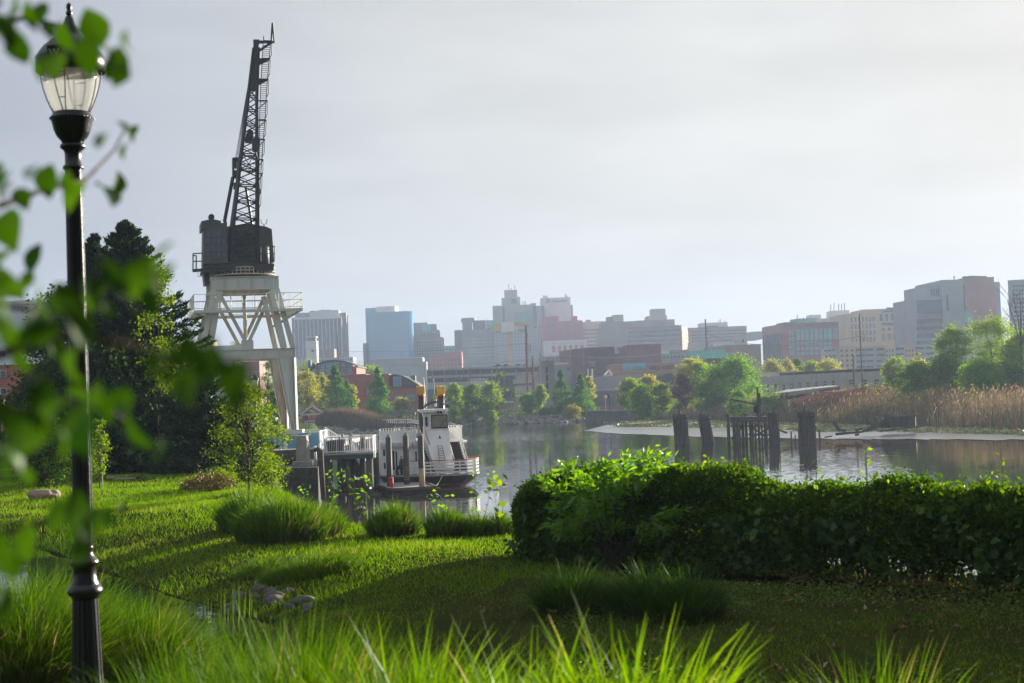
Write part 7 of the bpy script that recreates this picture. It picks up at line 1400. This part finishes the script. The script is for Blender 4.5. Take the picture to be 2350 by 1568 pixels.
    MB().hexa([B(1115,1420,D), B(1420,1412,D), B(1425,1405,D+5), B(1140,1410,D+5), B(1130,1340,D), B(1418,1318,D), B(1420,1312,D+5), B(1140,1332,D+5)]).build('hull', M_old, t); b = MB()
    for (a, c, w_) in (((1130,1312),(1215,1322),.45), ((1145,1340),(1430,1312),.25), ((955,1360),(1120,1415),.25), ((1000,1445),(1150,1350),.4), ((1160,1325),(1210,1410),.25), ((1110,1450),(1520,1398),.2), ((1060,1430),(1120,1385),.3), ((960,1450),(1060,1420),.35)): b.bar(B(*a, D-.5), B(*c, D-.5), w_)
    b.build('loose_timber', M_old, t); t = thing('wreck_keel', 'low broken keel timber stranded at the water edge', 'wreck', G(*C8(850, 1470), .05)); D = 196; b = MB().hexa([B(735,1486,D), B(960,1462,D), B(955,1455,D+2), B(745,1474,D+2), B(730,1462,D), B(965,1444,D), B(960,1440,D+2), B(740,1456,D+2)]); b.build('keel', M_old, t)
    for (a, c, w_) in (((712,1365),(770,1450),.35), ((735,1372),(765,1440),.2), ((797,1428),(797,1452),.6), ((905,1440),(960,1425),.3), ((640,1500),(705,1490),.15), ((900,1480),(935,1475),.25)): MB().bar(B(*a, D), B(*c, D), w_).build('rib', M_old, t)
dolphins()
# ---------------------------------------------------------------- reeds and marsh plants
LM_reed = leafmat('dry_reed', (.13, .10, .06), (.22, .17, .10), (.28, .21, .11), .3, 0, .6, .06)
LM_plume = leafmat('reed_plume', (.22, .165, .09), (.31, .23, .12), None, .35, 0, .6, .06)
LM_dock = leafmat('marsh_leaf', (.12, .15, .03), (.25, .27, .08), (.5, .5, .3), .3, .12, .3, .3)
def reeds():
    r = np.random.default_rng(41); n = 95000; x = r.uniform(20, 150, n); y = r.uniform(100, 380, n)
    f = sdf(FB, x, y); k = (f > .2) & (f < 34) & (x < y*.40) & (x > 24) & ~((y > 345)); k &= r.uniform(0, 1, n) < np.where(f < 12, 1, .55); x, y, f = x[k], y[k], f[k]; z = hgt(x, y); n = len(x)
    hm = np.interp(y, [150, 200, 240, 300, 345], [3.45, 3.4, 3.15, 3.1, 2.8])*(1+.2*wav(x*.5, y*.5)+.1*wav(x*2.3, y*2.1))*np.clip(.75+f*.05, 0, 1); h = hm*r.uniform(.7, 1.08, n); th = r.uniform(0, 6.28, n); le = np.stack([np.cos(th), np.sin(th)], 1)
    o = blades('reeds', LM_reed, None, np.stack([x, y, z-.05], 1), h, np.full(n, .07)*r.uniform(.7, 1.3, n), le, r.uniform(.02, .4, n), 3, 42); o['kind'] = 'stuff'
    m = r.uniform(0, 1, n) < .33; p = np.stack([x, y, z], 1)[m]; p[:, 2] += h[m]*.97; leaves('plumes', LM_plume, o, p, .75, .16, .0, 43, np.tile([.25, 0, 1], (len(p), 1)), .2, .25)
    # scrub growing through the reeds
    n = 9000; x = r.uniform(30, 75, n); y = r.uniform(225, 330, n); f = sdf(FB, x, y); k = (f > 9) & (f < 24) & (x < y*.3) & (np.sin(x*.5)+np.sin(y*.31+x*.2) > .2); p = np.stack([x[k], y[k], hgt(x[k], y[k])+r.uniform(.3, 4.3, k.sum())], 1); o = leaves('reed_undergrowth', LM_yell, None, p, .4, .22, .4, 44); o['kind'] = 'stuff'
    # leafy plants on the mud
    n = 110000; x = r.uniform(8, 130, n); y = r.uniform(90, 345, n); f = sdf(FB, x, y); d = -f; lim = np.interp(y, [150, 200, 235, 300, 345], [9, 9, 15, 26, 16]); k = (d > -2.5) & (d < lim*(.7+.3*wav(x*.8, y*.8))) & (r.uniform(0, 1, n) < .35+.65*(wav(x*1.3, y*1.1) > -.1)) & (x < y*.36) & (x > np.interp(y, [199, 231, 262, 287], [44, 29, 21, 20]))
    x, y = x[k], y[k]; p = np.repeat(np.stack([x, y, np.full(len(x), .12)], 1), 4, 0)+r.normal(size=(len(x)*4, 3))*np.array([.3, .3, .1]); p[:, 2] = np.abs(p[:, 2])+.05; o = leaves('marsh_plants', LM_dock, None, p, .46, .26, .3, 45, np.tile([0, 0, 1.], (len(p), 1)), .2, .6); o['kind'] = 'stuff'
    c = onground(*C4(985, 610), 333); n = 9000; q = np.sqrt(r.uniform(0, 1, n)); th = r.uniform(0, 6.28, n); x = c.x+q*np.cos(th)*8.2; y = c.y+q*np.sin(th)*4; hh = 4.4*np.sqrt(np.clip(1-q**2*.85, 0, 1))*r.uniform(.7, 1.05, n); t = thing('reed_clump', 'rounded clump of dry tan reeds on the far bank', 'reed clump', c); blades('stems', LM_reed, t, np.stack([x, y, hgt(x, y)], 1), hh, np.full(n, .09), np.stack([np.cos(th), np.sin(th)], 1), r.uniform(.02, .3, n), 3, 46)
    # grass and weeds of the far bank
    n = 26000; x = r.uniform(-70, 45, n); y = r.uniform(318, 400, n); f = sdf(FB, x, y); k = (f > 5) & (f < 26); p = np.stack([x[k], y[k], hgt(x[k], y[k])+r.uniform(0, .5, k.sum())], 1); o = leaves('bank_grass', leafmat('bank_weed', (.06, .11, .015), (.15, .19, .03), (.25, .22, .08), .35, .02, .6, .15), None, p, .55, .2, .4, 47); o['kind'] = 'stuff'
reeds()
# ---------------------------------------------------------------- far trees
FT = [leafmat('spring_green_leaf', (.14, .24, .022), (.24, .35, .04), None, .5, 0, .5, .25), leafmat('mid_green_leaf', (.09, .18, .02), (.17, .27, .03), None, .48, 0, .5, .25), leafmat('yellowish_leaf', (.25, .28, .04), (.36, .36, .06), None, .5, 0, .5, .25), leafmat('cypress_green', (.05, .165, .022), (.10, .25, .04), None, .45, 0, .5, .3), leafmat('purple_leaf', (.12, .055, .05), (.19, .095, .08), None, .35, .01, .5, .4), leafmat('bright_green_leaf', (.09, .22, .018), (.18, .32, .03), None, .52, 0, .5, .3)]
def ft(label, cf, x0, x1, yt, D, shape, k, n=3600, leaf=.42, seed=0, t0=.1, name='tree', group='trees on the far bank', ncl=46, rc=.13, limbs=12, zb=None):
    xc = (x0+x1)/2; p = P(*cf(xc, yt), D); g = hz(p.x, p.y) if zb is None else zb; w_ = (P(*cf(x1, yt), D)-P(*cf(x0, yt), D)).length
    return tree(name, label, (p.x, p.y, g), p.z-g, w_, shape, FT[k], leaf, n, 400+seed*3, t0, group, ncl, rc, limbs=limbs)
def far_trees():
    L_ = [('tall conical cypress nearest the gazebo', C5, 345, 640, 918, 345, 'cone', 3, 9000, .34), ('conical cypress standing alone before the market hall windows', C5, 815, 1070, 945, 350, 'cone', 3, 8000, .34), ('shorter cypress leaning out behind the one by the gazebo', C5, 540, 690, 1080, 352, 'cone', 3, 4000, .34),
        ('yellowish round tree right of the crane leg', C5, 60, 330, 1000, 352, 'round', 2), ('yellowish tree rising behind the gazebo cypress', C5, 270, 410, 1000, 372, 'round', 2), ('yellowish tree between the two cypresses', C5, 585, 725, 1135, 362, 'oval', 2), ('small pale tree right of the lone cypress', C5, 1090, 1290, 1300, 362, 'vase', 2), ('tiny young conifer beside the gazebo', C5, 352, 462, 1398, 334, 'cone', 3, 1500, .3),
        ('hazy green crown behind the market roof by the finned slab', C5, 80, 380, 865, 480, 'round', 0), ('hazy green tree behind the market hall parapet', C5, 715, 1010, 950, 450, 'round', 0),
        ('broad green tree behind the boat funnel', C6, 70, 285, 1140, 372, 'round', 0, 5000), ('green tree in the middle of the group right of the boat', C6, 235, 470, 1130, 368, 'oval', 1, 5000), ('yellow-green broad tree at the end of the group right of the boat', C6, 430, 675, 1128, 366, 'round', 0, 5000), ('low round bush under the yellow-green broad tree', C6, 505, 630, 1415, 362, 'round', 0, 1500, .35, 'bush'), ('dark green tree peeping behind the boat antenna', C6, -40, 90, 1170, 380, 'round', 1),
        ('small dense round tree alone before the pavilion', C6, 855, 1028, 1235, 384, 'round', 5, 3600, .36), ('green tree left of the concrete stair tower', C6, 1005, 1145, 1155, 398, 'round', 0), ('tall cypress beside the concrete stair tower', C6, 1185, 1390, 975, 388, 'cone', 3, 7000, .36), ('second tall cypress right of the one by the stair tower', C6, 1380, 1600, 1025, 388, 'cone', 3, 7000, .36), ('pale young tree behind the second cypress', C6, 1500, 1645, 1060, 400, 'oval', 2, 2000), ('brownish scrub bush below the stair tower', C6, 1300, 1500, 1370, 382, 'round', 2, 1800, .35, 'bush'), ('green scrub bush left of the brownish one', C6, 1060, 1200, 1395, 384, 'round', 1, 1500, .35, 'bush'), ('hazy tree in front of the car park sign', C6, 570, 720, 1035, 470, 'round', 0), ('small tree beside the billboard', C6, 775, 830, 1170, 430, 'oval', 0, 900),
        ('pale green tree left of the sheet-pile wall end', C7, 180, 440, 945, 365, 'round', 0, 4500), ('yellow-green tree before the theatre wing', C7, 380, 620, 935, 372, 'round', 2, 4500), ('green bushy tree rooted by the reeds', C7, 300, 560, 1030, 350, 'round', 5, 4500), ('yellow-green tree under the gabled house', C7, 520, 760, 1010, 355, 'round', 0, 4500), ('purple-leaved tree between the green ones', C7, 765, 945, 895, 345, 'oval', 4, 4200), ('tall pale tree behind the purple one', C7, 780, 1120, 730, 355, 'vase', 2, 5200), ('tall green tree left of the big round one', C7, 900, 1180, 790, 350, 'round', 0, 5200), ('big bright round tree in the middle of the reed bank', C7, 1090, 1700, 770, 330, 'round', 5, 13000, .4), ('lower green tree filling the foot of the big round one', C7, 950, 1260, 1000, 330, 'round', 1, 4200), ('low bright bush at the reeds under the big round tree', C7, 1340, 1560, 1090, 305, 'round', 5, 2600, .36, 'bush'), ('low bushes at the foot of the sheds', C7, 1560, 1960, 1135, 298, 'round', 1, 2600, .36, 'bush'),
        ('yellow-green tree row end behind the works roof huts', C8, 90, 300, 845, 420, 'round', 2), ('dark conifer-like tree above the works roof', C8, 350, 460, 808, 430, 'oval', 1), ('pale tree behind the works roof nearest the slim pole', C8, 560, 780, 835, 415, 'round', 2), ('olive tree behind the works roof in the middle', C8, 420, 620, 850, 420, 'round', 0), ('grey-green tree behind the works roof by the dark conifer', C8, 220, 400, 835, 425, 'round', 2),
        ('slender tree hiding the end of the grey works building', C8, 1135, 1345, 815, 300, 'vase', 0, 3600, .36), ('pale crown above the slender tree by the works', C8, 1345, 1530, 770, 305, 'round', 2, 3000, .36), ('deep green bushy tree at the end of the red earth', C8, 1260, 1580, 880, 270, 'round', 1, 6500, .36), ('bright green bush in the middle of the tall trees at the reeds', C8, 1790, 2170, 865, 255, 'round', 5, 8500, .34), ('tall feathery tree right behind the reeds with sparse top', C8, 1590, 1900, 545, 275, 'vase', 0, 6500, .34), ('tallest airy tree with visible branches near the photo edge', C8, 1830, 2290, 480, 280, 'vase', 0, 9500, .34), ('dense green tree under the tallest airy one', C8, 1500, 1850, 800, 272, 'round', 1, 7000, .36), ('green tree cut by the photo edge behind the reeds', C8, 2130, 2500, 600, 262, 'round', 0, 8500, .34), ('olive tree beneath the airy tree at the photo edge', C8, 2080, 2420, 860, 258, 'round', 1, 6500, .36)]
    for i, q in enumerate(L_):
        lb, cf, x0, x1, yt, D, sh, k = q[:8]
        if sh == 'cone': e = (x1-x0)*.14; x0 -= e; x1 += e
        n = q[8] if len(q) > 8 else 3800; lf = q[9] if len(q) > 9 else .42; nm = q[10] if len(q) > 10 else 'tree'
        ft(lb, cf, x0-(x1-x0)*.06, x1+(x1-x0)*.06, yt, D, sh, k, int(n*1.35), lf, i, .02 if nm == 'bush' or sh == 'cone' else .12, nm, 'bushes on the far bank' if nm == 'bush' else 'trees on the far bank', limbs=26 if sh == 'vase' else 10, ncl=130 if sh == 'cone' else 70 if n > 6000 else 50, rc=.135 if sh == 'cone' else .13)
    # trees seen under the crane
    for i, (x0, x1, yt, D, sh, k, lb) in enumerate(((700, 850, 820, 330, 'round', 0, 'green tree seen between the crane legs'), (600, 760, 1000, 250, 'cone', 3, 'cypress seen under the crane by the lamp'), (480, 640, 960, 260, 'round', 3, 'green tree seen left of the lamp under the crane'), (760, 900, 1080, 230, 'round', 1, 'bushy tree behind the crane leg'), (420, 560, 640, 520, 'round', 1, 'distant tree crown seen through the crane bracing'), (380, 520, 1010, 210, 'cone', 3, 'dark conifer behind the low evergreens'))): ft(lb, C3, x0, x1, yt, D, sh, k, 4000, .3, 80+i)
    # bare dead tree at the edge
    r = random.Random(3); D = 250; p = P(*C8(2330, 1000), D); g = Vector((p.x, p.y, hz(p.x, p.y))); t = thing('bare_tree', 'leafless dark tree reaching up at the edge of the photo', 'tree', g); b = MB(); top = P(*C8(2320, 330), D)
    def br(a, c, w_, d):
        m = a.lerp(c, .5)+Vector((r.uniform(-.3, .3), 0, 0)); b.tube([a, m, c], [w_, w_*.75, w_*.4], 5)
        if d:
            for k in range(4): s = r.uniform(.35, .95); q = a.lerp(c, s); L2 = (c-a).length*r.uniform(.3, .5); br(q, q+Vector((r.uniform(-1, .8), r.uniform(-.4, .4), r.uniform(.4, 1.1))).normalized()*L2, w_*.45, d-1)
    br(g, top, .13, 3); br(g.lerp(top, .5), P(*C8(2210, 330), D), .1, 2); br(g.lerp(top, .55), P(*C8(2250, 250), D), .09, 2); b.build('branches', M_bark, t)
far_trees()
